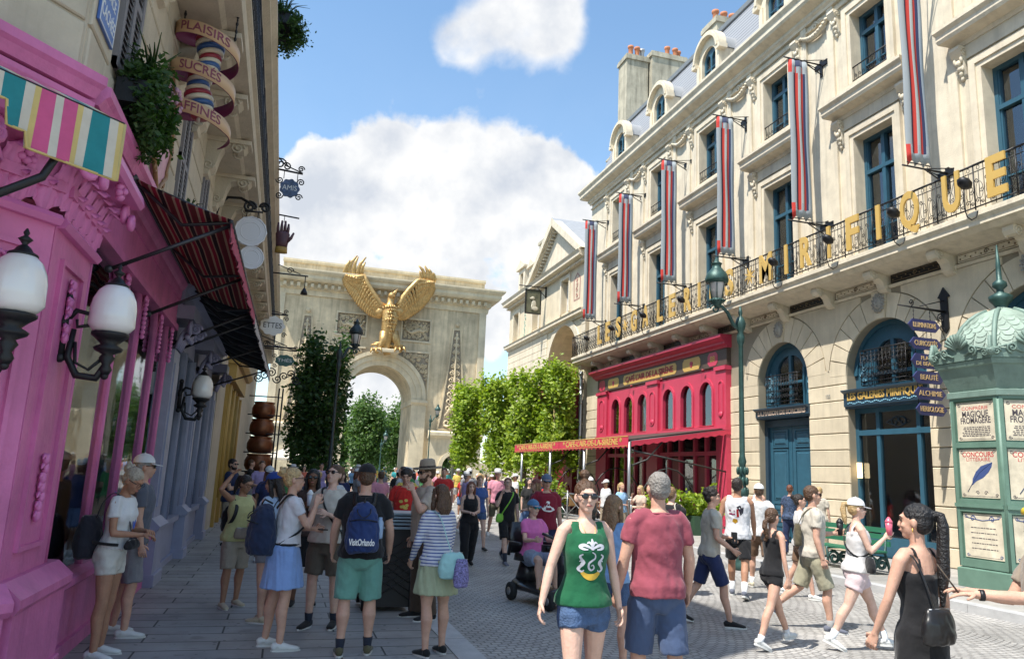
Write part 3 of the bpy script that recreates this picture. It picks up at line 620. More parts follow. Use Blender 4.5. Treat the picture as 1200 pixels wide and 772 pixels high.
# ================================================================ openings of the department store
def carriage_door():
 F = FR.sub(-20.0, 0.13, -0.3); q = MB()
 q.box(F, -1.25, -1.1, 0, 3.72, -0.15, 0.1); q.box(F, 1.1, 1.25, 0, 3.72, -0.15, 0.1); q.box(F, -1.1, 1.1, 3.5, 3.72, -0.15, 0.1)
 d = q.build('door_frame', blued, store)
 for s_ in (-1, 1):
  q = MB(); a0, a1 = sorted((s_ * 0.012, s_ * 1.1)); q.box(F, a0, a1, 0, 3.5, -0.06, 0.0)
  for b0, b1 in ((0.2, 0.75), (0.85, 1.1), (1.2, 2.75), (2.9, 3.35)):
   q.box(F, a0 + 0.2, a1 - 0.2, b0, b1, 0, 0.03, ch=0.02); q.box(F, a0 + 0.27, a1 - 0.27, b0 + 0.07, b1 - 0.07, 0.03, 0.055, ch=0.02)
   for e in ((a0 + 0.15, a1 - 0.15, b0 - 0.05, b0), (a0 + 0.15, a1 - 0.15, b1, b1 + 0.05), (a0 + 0.15, a0 + 0.2, b0, b1), (a1 - 0.2, a1 - 0.15, b0, b1)): q.box(F, *e, 0, 0.045)
  for i in range(3): q.box(F, a0 + 0.3, a1 - 0.3, 0.28 + i * 0.15, 0.36 + i * 0.15, 0.055, 0.075)
  dd = q.build('door', blue, store)
  MB().ball(F(s_ * 0.1, 1.15, 0.07), 0.035).build('handle', gold, dd)
carriage_door()
def fascia(yc, w, z0, z1, text, sub=None, size=0.3):
 F = FR.sub(-yc, 0, 0.0); q = MB()
 q.sweep(F, [(-0.3, z0), (0.06, z0), (0.06, z0 + 0.04), (0.1, z0 + 0.06), (0.1, z1 - 0.1), (0.16, z1 - 0.06), (0.2, z1 - 0.03), (0.2, z1), (-0.3, z1)], -w / 2 - 0.06, w / 2 + 0.06)
 f = q.build('shop_fascia', blued, store)
 zc = (z0 + z1) / 2 + (0.06 if sub else 0)
 text_mesh(text, FR.sub(-yc, zc, 0.1), size=size, depth=0.015, width=w * 0.94, bold=0.008).build('lettering', letterg if sub else mat('pale_lettering', (0.55, 0.42, 0.33), 0.6), f)
 if sub:
  s = MB()
  for i in range(40):
   a = -w * 0.46 + w * 0.92 * i / 39; s.ball(FR.sub(-yc, z0 + 0.13 + 0.02 * sin(i * 1.3), 0.1)(a, 0, 0.005), (0.01, 0.03, 0.02), n=6, m=4)
  s.build('scrollwork', mat('pale_blue_ornament', (0.2, 0.42, 0.55), 0.5), f)
fascia(20.0, 2.5, 3.87, 4.2, 'LA MAISON DE SORCIERS', None, 0.2)
fascia(15.78, 2.75, 3.95, 4.45, 'LES GALERIES MIRIFIQUES', True, 0.3)
def lunette(yc, w, zb):
 """arched window above a fascia with an iron balcony before it"""
 F = FR.sub(-yc, 0, -0.28); sp = 6.25 - w / 2; hw = w / 2; q = MB()
 o = [(-hw + .01, zb), (hw - .01, zb)] + arc(0, sp, hw - .01, 0, 180, 18)
 i1 = [(-0.62, zb + 0.1), (-0.06, zb + 0.1)] + [(-0.06, sp + 0.86), (-0.3, sp + 0.82), (-0.5, sp + 0.68), (-0.62, sp + 0.5)]
 i2 = [(-x, z) for x, z in i1][::-1]
 q.plate(F, o, [i1, i2], -0.1, 0.0); q.plate(F, arc(0, sp, hw - .012, 0, 180, 18) + arc(0, sp, hw - 0.13, 180, 0, 18), c0=0, c1=0.06)
 q.box(F, -0.62, 0.62, sp - 0.05, sp + 0.03, -0.05, 0.03)
 for s_ in (-1, 1): q.box(F, *sorted((s_ * 0.66, s_ * 0.74)), zb, sp + 0.4, 0, 0.05)
 f = q.build('arched_window', blue, store)
 MB().box(F, -0.62, 0.62, zb + 0.1, sp + 0.86, -0.07, -0.06).build('pane', glass, f)
 c = MB()
 for s_ in (-1, 1): c.box(F, *sorted((s_ * 0.1, s_ * 0.6)), zb + 0.1, sp + 0.9, -0.25, -0.22)
 c.build('curtain', curtain, f)
 g = MB()
 for s_ in (-1, 1):
  G = F.sub(s_ * (hw - 0.3), zb + 0.15, 0.02)
  for k in range(6): scroll(g, G, -0.05 * (1 if k % 2 else -1), 0.12 + k * 0.15, 0.07, 1.4, 0, 1 if k % 2 else -1, 0.013, 11)
  g.tube([G(0, 0), G(0, 1.0)], 0.012, 5)
 g.build('side_grille', mat('pale_blue_ornament', (0.2, 0.42, 0.55)), f)
 b = MB(); B = FR.sub(-yc, zb, 0.06); bw = 0.78
 for z in (0.06, 0.16, 0.9, 1.0): b.tube([B(-bw, z, -0.2), B(-bw, z), B(bw, z), B(bw, z, -0.2)], 0.018 if z == 1.0 else 0.011, 5)
 n = 12
 for k in range(n + 1):
  a = -bw + 2 * bw * k / n; b.tube([B(a, 0.06), B(a, 1.0)], 0.012 if k % 3 == 0 else 0.007, 4)
  if k < n:
   a += bw / n; scroll(b, B, a, 0.32, 0.07, 1.4, k, 1, 0.010, 10); scroll(b, B, a, 0.5, 0.06, 1.3, k + 2, -1, 0.010, 10); scroll(b, B, a, 0.70, 0.07, 1.4, k, 1, 0.009, 10); scroll(b, B, a, 0.83, 0.05, 1.2, -k, 1, 0.009, 9)
 b.build('balcony_grille', iron, f)
lunette(20.0, 2.5, 4.22); lunette(15.78, 2.75, 4.47); lunette(11.5, 2.75, 4.47); lunette(7.3, 2.75, 4.47)
def shopfront(yc, w):
 F = FR.sub(-yc, 0.13, -0.25); q = MB(); hw = w / 2
 def bar(a0, a1, b0, b1, c=0.04): q.box(F, a0, a1, b0, b1, -0.05, c)
 bar(-hw, -hw + 0.12, 0, 3.83); bar(hw - 0.12, hw, 0, 3.83); bar(-hw + .12, hw - .12, 3.7, 3.83); bar(-hw + .12, hw - .12, 3.1, 3.24, 0.06)
 bar(-hw + .12, hw - .12, 0.0, 0.5); bar(-0.62, -0.5, 0.5, 3.7); bar(0.72, 0.84, 0.5, 3.7)
 f = q.build('shop_window', blue, store)
 MB().box(F, -hw + 0.1, hw - 0.1, 0.5, 3.7, -0.03, -0.02).build('pane', shopglass, f)
 d = MB(); scroll(d, F, -0.02, 3.42, 0.16, 1.2, 0, 1, 0.012, 14, 0.0); scroll(d, F, 0.24, 3.42, 0.16, 1.2, pi, -1, 0.012, 14, 0.0); d.tube([F(-0.3, 3.42), F(0.1, 3.58), F(0.5, 3.42), F(0.1, 3.28), F(-0.3, 3.42)], 0.010, 4)
 d.build('emblem', blued, f)
 return f
shopfront(15.78, 2.75); shopfront(11.5, 2.75); shopfront(7.3, 2.75)
fascia(11.5, 2.75, 3.95, 4.45, 'MODE', None, 0.3) if False else None
def mannequin(y, x, colr, label, kind):
 t = thing('mannequin', label, 'mannequin', (x, y, 0.13)); q = MB(); G = Fr((x, y, 0.13), (0, -1, 0), (0, 0, 1), (-1, 0, 0))
 q.lathe(G, [(0.2, 0), (0.2, 0.03), (0.03, 0.05), (0.02, 0.5), (0.02, 0.82)], 12)
 q.build('stand', iron, t)
 b = MB(); b.tube([G(0, 0.8), G(0, 0.95), G(0, 1.1), G(0, 1.3), G(0, 1.42), G(0, 1.47), G(0, 1.56)], [(0.1, 0.16), (0.1, 0.165), (0.095, 0.14), (0.11, 0.18), (0.09, 0.19), (0.05, 0.07), (0.05, 0.05)], 14, up=(1, 0, 0))
 b.build('torso', colr, t)
 if kind == 'head': MB().ball(G(0, 1.7), (0.09, 0.08, 0.12)).build('head', mat('cream_head', (0.6, 0.5, 0.36), 0.5), t)
 return t
mannequin(15.1, 15.7, fabric('coral', (0.55, 0.10, 0.10)), 'mannequin in a coral sleeveless top at right of the shop window', 'head')
mannequin(16.0, 15.7, fabric('azure', (0.02, 0.22, 0.55)), 'mannequin in a bright blue shirt in the middle of the shop window', 'none')
q = MB(); G = Fr((15.6, 16.75, 1.3), (0, -1, 0), (0, 0, 1), (-1, 0, 0))
q.box(G, -0.2, 0.2, 0.0, 0.55, -0.1, 0.12, ch=0.04); q.box(G, -0.15, 0.15, 0.05, 0.3, 0.12, 0.18, ch=0.03); q.box(G, -0.21, 0.21, 0.42, 0.56, -0.11, 0.15, ch=0.03)
tag(q.build('display_backpack', fabric('azure', (0, 0, 0))), 'bright blue backpack hung at left of the shop window display', 'backpack')
for yy, zz, cc, lb in ((16.4, 1.25, (0.55, 0.5, 0.42), 'cream balloon shaped globe beside the blue backpack in the window'), (15.6, 1.1, (0.7, 0.2, 0.28), 'pink and white globe beside the coral mannequin')):
 q = MB(); q.ball((15.35, yy, zz), 0.17); q.tube([(15.35, yy, 0.3), (15.35, yy, zz)], 0.015, 6)
 tag(q.build('display_globe', mat('globe_' + str(yy), cc, 0.5)), lb, 'globe')
q = MB(); q.wbox(15.15, 16.3, 14.6, 17.0, 0.13, 0.6); tag(q.build('display_plinth', ochre), 'low wooden plinth under the clothes in the shop window', 'plinth')
def cafe():
 t = thing('cafe_facade', 'red painted café front with arched panes and gold sign', 'shop front', (14.8, 28.6, 0.13))
 F = FR
 q = MB()
 ups = []
 for y0, y1 in ((32.75, 31.63), (31.35, 30.3), (29.97, 28.92), (27.71, 26.58), (26.18, 25.22), (24.85, 23.74)):
  c = (y0 + y1) / 2; ups.append(archpoly(-c, 0.84, 3.82, 4.98, 12, 0.44))
 low = [rect(-33.0, -28.85, 0.9, 3.55), rect(-27.85, -23.55, 0.15, 3.55)]
 q.plate(F, rect(-34.25, -22.85, 0.13, 5.86), ups + low, 0.0, 0.12)
 for y0, y1 in ((34.2, 33.05), (28.85, 27.9), (23.5, 22.85)):
  q.box(F, -y0, -y1, 0.13, 5.72, 0.12, 0.22); q.box(F, -y0 - 0.04, -y1 + 0.04, 5.72, 5.86, 0.0, 0.28); q.box(F, -y0 - 0.03, -y1 + 0.03, 3.6, 3.72, 0, 0.27); q.box(F, -y0 - .03, -y1 + .03, 0.13, 0.6, 0, 0.27)
  a = -(y0 + y1) / 2; w = (y0 - y1) * 0.26
  o = arc(a, 5.2, w, 0, 180, 8) + arc(a, 4.25, w, 180, 360, 8); i = arc(a, 5.2, w - 0.06, 0, 180, 8) + arc(a, 4.25, w - 0.06, 180, 360, 8)
  q.plate(F, o, [i], 0.22, 0.25); q.ball(F(a, 4.15, 0.22), (0.06, w * 0.6, 0.12))
 for u in ups:
  x0 = min(p[0] for p in u) - 0.11; x1 = max(p[0] for p in u) + 0.11; c = (x0 + x1) / 2
  q.plate(F, archpoly(c, x1 - x0, 3.8, 4.98, 12, 0.56), [u], 0.12, 0.16)
 q.box(F, -33.05, -23.5, 3.6, 3.76, 0.12, 0.24)
 for a in (-32.2, -31.2, -30.2, -29.4, -27.2, -26.3, -25.2, -24.4): q.box(F, a, a + 0.13, 0.13, 3.6, 0.0, 0.14)
 for a0, a1 in ((-33.0, -28.85), (-27.85, -23.55)): q.box(F, a0, a1, 2.75, 2.9, 0.02, 0.13)
 q.build('frame', red, t)
 g = MB()
 for u in ups:
  g.plate(F, u, c0=0.02, c1=0.03)
 g.box(F, -33.0, -28.9, 0.9, 3.55, 0.02, 0.03); g.box(F, -27.8, -23.6, 0.5, 3.55, 0.02, 0.03)
 g.build('pane', glass, t)
 d = MB(); d.box(F, -26.9, -26.4, 0.15, 2.7, 0.03, 0.07); d.box(F, -25.1, -24.5, 0.15, 2.7, 0.03, 0.07); d.build('door', redd, t)
 q = MB(); q.sweep(F, [(0, 5.86), (0.16, 5.86), (0.18, 5.9), (0.18, 6.5), (0.0, 6.5)], -34.25, -22.85); fs = q.build('fascia', brownp, t)
 q = MB(); q.sweep(F, [(0, 6.5), (0.22, 6.5), (0.24, 6.56), (0.36, 6.62), (0.36, 6.68), (0.5, 6.76), (0.56, 6.82), (0.56, 6.92), (0, 6.97)], -34.4, -22.8, m0=0.3, m1=0.3); q.build('cornice', red, t)
 p = MB(); zc = 6.19
 def cart(a0, a1, h, c=0.185):
  r = h * 0.5; return [(a0 + r, zc - h), (a1 - r, zc - h), (a1, zc - h * .5), (a1, zc + h * .5), (a1 - r, zc + h), (a0 + r, zc + h), (a0, zc + h * .5), (a0, zc - h * .5)]
 p.plate(F, cart(-31.3, -26.4, 0.22), c0=0.18, c1=0.19)
 p.plate(F, cart(-25.9, -24.6, 0.24), c0=0.18, c1=0.19); p.plate(F, cart(-33.0, -31.8, 0.22), c0=0.18, c1=0.19)
 p.build('sign_panel', letterg, fs)
 text_mesh("CAFÉ L'AIR DE LA SIRÈNE", F.sub(-28.85, zc, 0.19), 0.34, 0.012, width=4.4, bold=0.01).build('lettering', mat('sign_red', (0.35, 0.03, 0.03), 0.5), fs)
 h = MB()
 for a in (-25.25, -32.4): h.ball(F(a - 0.05, zc + 0.03, 0.19), (0.02, 0.07, 0.08)); h.ball(F(a + 0.05, zc + 0.03, 0.19), (0.02, 0.07, 0.08)); h.ball(F(a, zc - 0.04, 0.19), (0.02, 0.08, 0.1))
 for a in (-23.75, -33.7): h.plate(F, cart(a - 0.33, a + 0.33, 0.25), c0=0.18, c1=0.19)
 h.build('ornament', red, fs)
 text_mesh('88', F.sub(-23.75, zc, 0.19), 0.3, 0.012, width=0.3).build('lettering', letterg, fs)
 b = MB()
 for a in (-33.0, -30.3, -27.5, -24.3): b.ball(F(a, 5.84, 0.26), 0.06)
 b.build('sign_stud', redd, fs)
 l = MB()
 for y, z in ((30.1, 4.2), (27.3, 4.3), (25.2, 4.35), (24.5, 4.3), (24.1, 4.45), (29.4, 4.3)): l.ball((15.6, y, z), (0.05, 0.05, 0.09), n=8, m=6)
 l.build('wall_light', mat('warm_bulb', (0.9, 0.6, 0.25), 0.4, emit=(1.0, 0.55, 0.2, 14)), t)
 c = MB(); random.seed(4)
 for y in (32.0, 29.4, 27.0, 24.1):
  for k in range(14):
   a = random.uniform(-0.5, 0.5); pts = [(15.0 + random.uniform(-.05, .05), y + a * 0.3 * j / 5 + random.uniform(-.03, .03), 3.9 + 0.2 * j * random.uniform(0.7, 1.1)) for j in range(6)]
   c.tube(pts, [0.025, 0.02, 0.018, 0.014, 0.01, 0.006], 5)
 c.build('coral_spray', mat('coral', (0.5, 0.04, 0.05), 0.5), t)
 q = MB(); q.wbox(16.9, 17.5, 24, 33, 0.13, 1.2); q.wbox(17.8, 17.9, 23, 34, 0.13, 6);
 for k in range(9): q.wbox(17.5, 17.8, 23.5 + k * 1.1, 24.3 + k * 1.1, 1.5, 3.2)
 q.build('bar', mat('bar_wood', (0.10, 0.05, 0.02), 0.5, var=0.3), t)
cafe()
def pergola():
 t = thing('cafe_pergola', 'dark iron café pergola with red lettered fringe on steel posts', 'pergola', (11, 29, 0.13))
 X = 10.95; Z = 3.0; YN, YF = 22.9, 35.6
 q = MB()
 for y in (22.9, 24.6, 26.3, 28, 29.7, 31.4, 33.1, 34.8): q.tube([(X, y, Z), (14.8, y, Z + 0.62)], 0.045, 6)
 for x in (X, 12.2, 13.5, 14.6): q.tube([(x, YN, Z + 0.62 * (x - X) / 3.85), (x, YF, Z + 0.62 * (x - X) / 3.85)], 0.04, 6)
 q.tube([(X, YN, 2.75), (14.8, YN, 2.15)], 0.03, 6); q.tube([(X, YN, 2.9), (14.8, YN, 3.62)], 0.05, 6)
 for y in (YN, 27, 31):
  q.tube([(12.4 + 1.1 * cos(a), y, 0.6 + 1.6 * sin(a)) for a in [k * pi / 10 for k in range(11)]], 0.025, 6)
  q.tube([(X, y, 2.2), (11.6, y, 2.45), (12.2, y, 3.1)], 0.03, 6)
 q.build('frame', mat('dark_frame', (0.03, 0.028, 0.028), 0.5), t)
 for y in (YN, 26.8, 30.6, 34.6):
  p = MB(); p.tube([(X, y, 0.13), (X, y, Z)], 0.06, 8); p.tube([(X, y, 0.13), (X, y, 0.35)], 0.09, 8); p.build('post', steel, t)
 r = MB(); r.add([(X + 0.3, YN + .1, Z + .11), (14.75, YN + .1, Z + 0.68), (14.75, YF, Z + 0.68), (X + 0.3, YF, Z + .11), (X + .3, YN + .1, Z + .13), (14.75, YN + .1, Z + .70), (14.75, YF, Z + .70), (X + .3, YF, Z + .13)], [(0, 1, 2, 3), (7, 6, 5, 4), (0, 4, 5, 1), (1, 5, 6, 2), (2, 6, 7, 3), (3, 7, 4, 0)])
 r.build('roof_cloth', mat('brown_canvas', (0.06, 0.035, 0.03), 0.9), t)
 G = Fr((X - 0.06, 0, 0), (0, -1, 0), (0, 0, 1), (-1, 0, 0))
 for y0, y1 in ((YF, 29.4), (29.36, YN - 0.05)):
  f = MB(); n = 34; o = [(-y0, 3.2), (-y0, 2.78)]
  o = []
  for i in range(n + 1):
   a = -y0 + (y0 - y1) * i / n; o.append((a, 2.80 - 0.05 * abs(sin(pi * i))) if False else (a, 2.80 + (0.05 if i % 2 else 0)))
  o += [(-y1, 3.2), (-y0, 3.2)]
  f.plate(G, o, c0=0, c1=0.02); fb = f.build('fringe', mat('fringe_red', (0.55, 0.035, 0.075), 0.7, var=0.1), t)
  text_mesh("* CAFÉ-L'AIR-DE-LA-SIRÈNE *", G.sub(-(y0 + y1) / 2, 3.02, 0.02), 0.3, 0.01, width=(y0 - y1) * 0.86, bold=0.008).build('lettering', letterg, fb)
  e = MB(); e.box(G, -y0, -y1, 3.17, 3.2, 0.02, 0.03); e.box(G, -y0, -y1, 2.86, 2.875, 0.02, 0.03); e.build('trim', letterg, fb)
 s = MB(); S_ = Fr((0, YN - 0.06, 0), (1, 0, 0), (0, 0, 1), (0, -1, 0)); n = 24; o = []
 for i in range(n + 1):
  a = 11.0 + 3.75 * i / n; o.append((a, 3.0 + 0.6 * (i / n) - 0.16 + (0.05 if i % 2 else 0)))
 for i in range(n, -1, -1):
  a = 11.0 + 3.75 * i / n; o.append((a, 3.03 + 0.6 * (i / n)))
 s.plate(S_, o, c0=0, c1=0.015); s.build('side_fringe', mat('fringe_red', (0, 0, 0)), t)
pergola()
q = MB(); q.tube([(14.55, 36.3, 0.13), (14.55, 36.3, 7.2)], 0.09, 10)
for z in (1.5, 3.5, 5.5, 7): q.tube([(14.55, 36.3, z), (14.55, 36.3, z + 0.12)], 0.12, 10)
tag(q.build('drainpipe', steel), 'grey drainpipe down the joint between the two cream buildings', 'pipe')
def banners():
 cols = [(0.22, (0.30, 0.33, 0.35)), (0.09, (0.03, 0.04, 0.09)), (0.12, (0.46, 0.05, 0.04)), (0.14, (0.38, 0.42, 0.42)), (0.12, (0.50, 0.06, 0.05)), (0.09, (0.03, 0.04, 0.09)), (0.22, (0.28, 0.34, 0.40))]
 def mk():
  t = thing('banner', 'x', 'banner')
  q = MB(); W2 = 0.34
  cl = []
  n = 22; zt, zb = 5.15, 0.15
  V = []; rows = 24
  for j in range(rows + 1):
   z = zt - (zt - zb) * j / rows
   for i in range(n + 1):
    u = i / n; x = -W2 + 2 * W2 * u
    y = -0.05 * abs(sin(u * 3 * pi)) + 0.018 * sin(z * 1.7 + u * 4)
    V.append((x, y, z - (0.14 * (1 - abs(sin(u * 3 * pi))) if j == rows else 0)))
  k = len(V); V += [(x, y + 0.012, z) for x, y, z in V]
  fs = []; ms = []
  w = n + 1
  for j in range(rows):
   for i in range(n):
    a = j * w + i; fs.append((a, a + w, a + w + 1, a + 1)); fs.append((k + a, k + a + 1, k + a + w + 1, k + a + w))
  edge = []
  for j in range(rows): fs.append((j * w, j * w + k, (j + 1) * w + k, (j + 1) * w)); fs.append((j * w + n, (j + 1) * w + n, (j + 1) * w + n + k, j * w + n + k))
  for i in range(n): a = rows * w + i; fs.append((a, a + k, a + k + 1, a + 1)); fs.append((i, i + 1, i + 1 + k, i + k))
  q.add(V, fs, smooth=True)
  cloth = q.build('cloth', [stripes('banner_stripes', cols, 0, 2 * W2, off=W2), fabric('banner_grey', (0.30, 0.34, 0.37)), fabric('banner_navy', (0.03, 0.04, 0.09)), fabric('banner_red', (0.55, 0.05, 0.04))], t)
  for p in cloth.data.polygons:
   c = p.center
   if c.z > 4.62 or c.z < 0.52:
    u = (c.x + W2) / (2 * W2); b = abs(sin(u * 3 * pi)); lim = (c.z - 4.62) if c.z > 4.6 else (0.52 - c.z)
    if lim > 0.30 * (1 - b): p.material_index = 1 if lim < 0.33 else (1 if int(u * 3) != 1 else 2)
    if u < 0.14 and lim > 0.05: p.material_index = 3
  for z, nm in ((5.2, 'upper_bracket'), (0.0, 'lower_bracket')):
   b = MB(); b.tube([(-0.5, 0, z), (0.85, 0, z)], 0.025, 6); b.tube([(0.15, 0, z + 0.0), (0.85, 0, z - 0.32)], 0.018, 5)
   for s_ in (-1, 1): b.tube([(0.1, 0, z), (0.85, s_ * 0.25, z + 0.04)], 0.014, 5)
   b.wbox(0.83, 0.87, -0.28, 0.28, z - 0.08, z + 0.08); b.wbox(0.83, 0.87, -0.05, 0.05, z - 0.4, z + 0.15)
   for a in [k * pi / 4 for k in range(8)]: b.tube([(0.3, 0, z), (0.3 + 0.1 * cos(a), 0, z + 0.1 * sin(a))], 0.008, 4)
   b.tube([(-0.36, 0, z + (-0.03 if z > 1 else 0.1)), (0.36, 0, z + (-0.03 if z > 1 else 0.1))], 0.015, 5)
   b.build(nm, iron, t)
  return t
 p = mk(); lab = ['nearest the camera, above the green kiosk', 'second from the right, above the blue door arch', 'third from the right, behind the street lamp', 'over the red café cornice, fourth from the right', 'second from the far end of the store', 'at the far corner of the store beside the pediment']
 for i, y in enumerate((13.45, 17.72, 21.72, 25.8, 29.85, 33.9)):
  b = p if i == 0 else copy_tree(p)
  b.location = (13.93, y, 9.4); b['label'] = 'long striped red and grey banner ' + lab[i]; b['group'] = 'striped banners on the store front'
banners()
def fingersigns():
 t = thing('hanging_sign_post', 'stack of six navy finger signs hung from an iron wall bracket', 'sign', (14.8, 13.75, 6))
 q = MB(); q.plate(Fr((14.8, 13.75, 0), (0, -1, 0), (0, 0, 1), (-1, 0, 0)), [(0, 5.5), (0.1, 5.62), (0.1, 6.35), (0.17, 6.38), (0, 6.62), (-0.17, 6.38), (-0.1, 6.35), (-0.1, 5.62)], c0=0.05, c1=0.09)
 q.tube([(14.75, 13.75, 6.02), (13.36, 13.75, 6.05)], [0.035, 0.015], 6); q.tube([(14.75, 13.75, 6.3), (14.0, 13.75, 6.08)], 0.014, 5)
 Fb = Fr((0, 13.75, 0), (1, 0, 0), (0, 0, 1), (0, -1, 0)); scroll(q, Fb, 13.75, 6.15, 0.08, 1.5, -pi / 2, 1, 0.014, 14); scroll(q, Fb, 14.6, 5.85, 0.11, 1.5, pi / 2, 1, 0.014, 14); scroll(q, Fb, 14.62, 5.62, 0.08, 1.5, 0, -1, 0.014, 14)
 for x in (13.8, 14.28): q.tube([(x, 13.75, 6.0), (x, 13.75, 3.75)], 0.010, 4)
 for x in (13.8, 14.28):
  for k in range(26): q.ball((x, 13.75, 3.75 + k * 0.088), (0.018, 0.01, 0.032), n=5, m=4)
 q.build('bracket', iron, t)
 for i, tx in enumerate(('ILLUMINATIONS', 'CURIOSITÉS', 'PLACE\nDE BEAUTÉ', 'BEAUTÉ', 'ALCHIMIE', 'HERBOLOGIE')):
  z = (5.61, 5.18, 4.77, 4.39, 4.02, 3.66)[i]; h = 0.14 if i != 2 else 0.17; sx = 0.02 * i
  P = MB(); a0, a1 = 13.58 + sx, 14.5 + sx * 0.6
  P.plate(Fb, [(a0, z), (a0 + 0.13, z - h), (a1 - 0.13, z - h), (a1, z), (a1 - 0.13, z + h), (a0 + 0.13, z + h)], c0=0.02, c1=0.06)
  s = P.build('finger_board', mat('navy_sign', (0.03, 0.035, 0.12), 0.45), t)
  text_mesh(tx, Fb.sub((a0 + a1) / 2, z, 0.06), 0.17 if i != 2 else 0.13, 0.008, width=0.66 if len(tx) > 7 else 0.5).build('lettering', mat('sign_gold', (0.6, 0.42, 0.2), 0.5), s)
fingersigns()
q = text_mesh('123', FR.sub(-17.9, 4.35, 0.05), 0.14, 0.01); q.build('house_number', mat('number_grey', (0.3, 0.3, 0.28), 0.5), store)
q = MB(); q.box(FR.sub(-17.0, 2.3, -0.2), -0.04, 0.04, -0.2, 0.2, 0.0, 0.1); q.lathe(Fr((15.3, 16.75, 2.55), (1, 0, 0), (0, 0, 1), (0, -1, 0)), [(0.05, -.15), (0.07, 0), (0.05, .15)], 10)
q.build('wall_light', mat('shop_light', (0.9, 0.7, 0.4), 0.4, emit=(1, 0.75, 0.4, 2.0)), store)
# ================================================================ pedimented building beyond
def palace():
 t = thing('pedimented_building', 'cream stone building with a pediment, rounded entrance arch and dormers beyond the store', 'building', (14.8, 44, 0))
 YN, YF = 36.45, 51.0; m = MB(); F = FR
 holes = [archpoly(-39.8, 5.0, 7.0, 7.75, 20), rect(-41.95, -37.6, 0.13, 6.2) , rect(-40.3, -39.1, 11.0, 13.0), rect(-45.6, -44.3, 10.95, 13.0), rect(-49.9, -48.7, 10.9, 12.8), rect(-49.9, -48.7, 5, 8.2), rect(-45.6, -44.3, 5, 8.2)]
 m.plate(F, rect(-YF, -YN, 0, 14.0), holes, -0.6, 0); m.wbox(15.4, 24, YF - 0.4, YF, 0, 14.0); m.wbox(15.4, 24, YN, YN + 0.3, 0, 14.0)
 m.build('wall', stone, t)
 m = MB()
 for z, prof in ((10.3, [(0, 0), (0.1, 0), (0.14, 0.1), (0.3, 0.16), (0.3, 0.3), (0.36, 0.38), (0, 0.42)]), (13.4, [(0, 0), (0.15, 0), (0.2, 0.12), (0.5, 0.2), (0.5, 0.36), (0.6, 0.5), (0, 0.56)])):
  m.sweep(F, [(c, z + b) for c, b in prof], -YF, -YN, m0=0.8)
 for i in range(60):
  a = -YF + 14.5 * i / 60; m.box(F, a, a + 0.12, 13.32, 13.42, 0, 0.3)
 for i in range(22):
  b0 = 0.6 + i * 0.44
  for a0, a1 in ((-YF, -42.6), (-37.0, -YN)): m.box(F, a0, a1, b0 + 0.01, min(b0 + 0.42, 10.29), 0, 0.04)
 for yc, w, z0, z1 in ((39.7, 0.6, 11.0, 13.0), (44.95, 0.65, 10.95, 13.0), (49.3, 0.6, 10.9, 12.8)):
  m.box(F, -yc - w - 0.2, -yc - w, z0, z1 + 0.2, 0, 0.07); m.box(F, -yc + w, -yc + w + 0.2, z0, z1 + 0.2, 0, 0.07); m.box(F, -yc - w, -yc + w, z1, z1 + 0.2, 0, 0.07)
 m.plate(F, arc(-39.8, 7.75, 2.9, 0, 180, 24) + arc(-39.8, 7.75, 2.5, 180, 0, 24), c0=0, c1=0.08)
 pa0, pa1, pz = -45.9, -36.5, 13.95; ap = (-41.2, 17.0)
 def rake(o, c0, c1): m.plate(F, [(pa0 - o, pz), (pa1 + o, pz), (ap[0], ap[1] + o * 0.65)], [[(pa0 + 0.7 - o, pz + 0.02), (ap[0], ap[1] - 0.5 + o * 0.65), (pa1 - 0.7 + o, pz + 0.02)]], c0, c1)
 m.plate(F, [(pa0, pz), (pa1, pz), ap], c0=-0.3, c1=0.02)
 rake(0.25, 0.02, 0.5); rake(0.1, 0.02, 0.35)
 for k in range(18):
  for s_ in (-1, 1):
   a = ap[0] + s_ * (4.2 * k / 18 + 0.2); z = ap[1] - 0.62 - 3.05 * (k / 18 * 0.9) ; m.box(F, a - 0.06, a + 0.06, z - 0.08, z + 0.04, 0.02, 0.25)
 m.build('cornices', stone2, t)
 v = MB(); n = 20
 for i in range(n):
  t0, t1 = pi * i / n, pi * (i + 1) / n
  V = [F(-39.8 + 2.5 * cos(t0), 7.75 + 2.5 * sin(t0), -0.6), F(-39.8 + 2.5 * cos(t1), 7.75 + 2.5 * sin(t1), -0.6), F(-39.8 + 2.5 * cos(t1), 7.75 + 2.5 * sin(t1), -2.4), F(-39.8 + 2.5 * cos(t0), 7.75 + 2.5 * sin(t0), -2.4)]
  v.add(V, [(0, 1, 2, 3)])
 v.plate(F, archpoly(-39.8, 5.2, 0.13, 7.75, 20), [rect(-40.6, -39.0, 6.6, 9.2)], -2.6, -2.4); v.box(F, -42.3, -37.3, 6.4, 6.7, -2.4, 0.6)
 v.build('niche', stone, t)
 w = MB(); w.box(F, -40.6, -39.0, 6.6, 9.2, -2.6, -2.5); w.build('niche_window', redd, t)
 for yc, w_, z0, z1 in ((39.7, 0.6, 11.0, 13.0), (44.95, 0.65, 10.95, 13.0), (49.3, 0.6, 10.9, 12.8), (49.3, 0.6, 5, 8.2), (44.95, 0.65, 5, 8.2)):
  q = MB(); G = F.sub(-yc, 0, -0.35)
  for a in (-w_, 0.0, w_ - 0.07): q.box(G, a, a + 0.07, z0, z1, -0.05, 0.03)
  for k in range(4): q.box(G, -w_, w_, z0 + (z1 - z0) * k / 3.2, z0 + (z1 - z0) * k / 3.2 + 0.06, -0.05, 0.028)
  f = q.build('window', whitep, t); MB().box(G, -w_, w_, z0, z1, -0.08, -0.06).build('pane', glass, f)
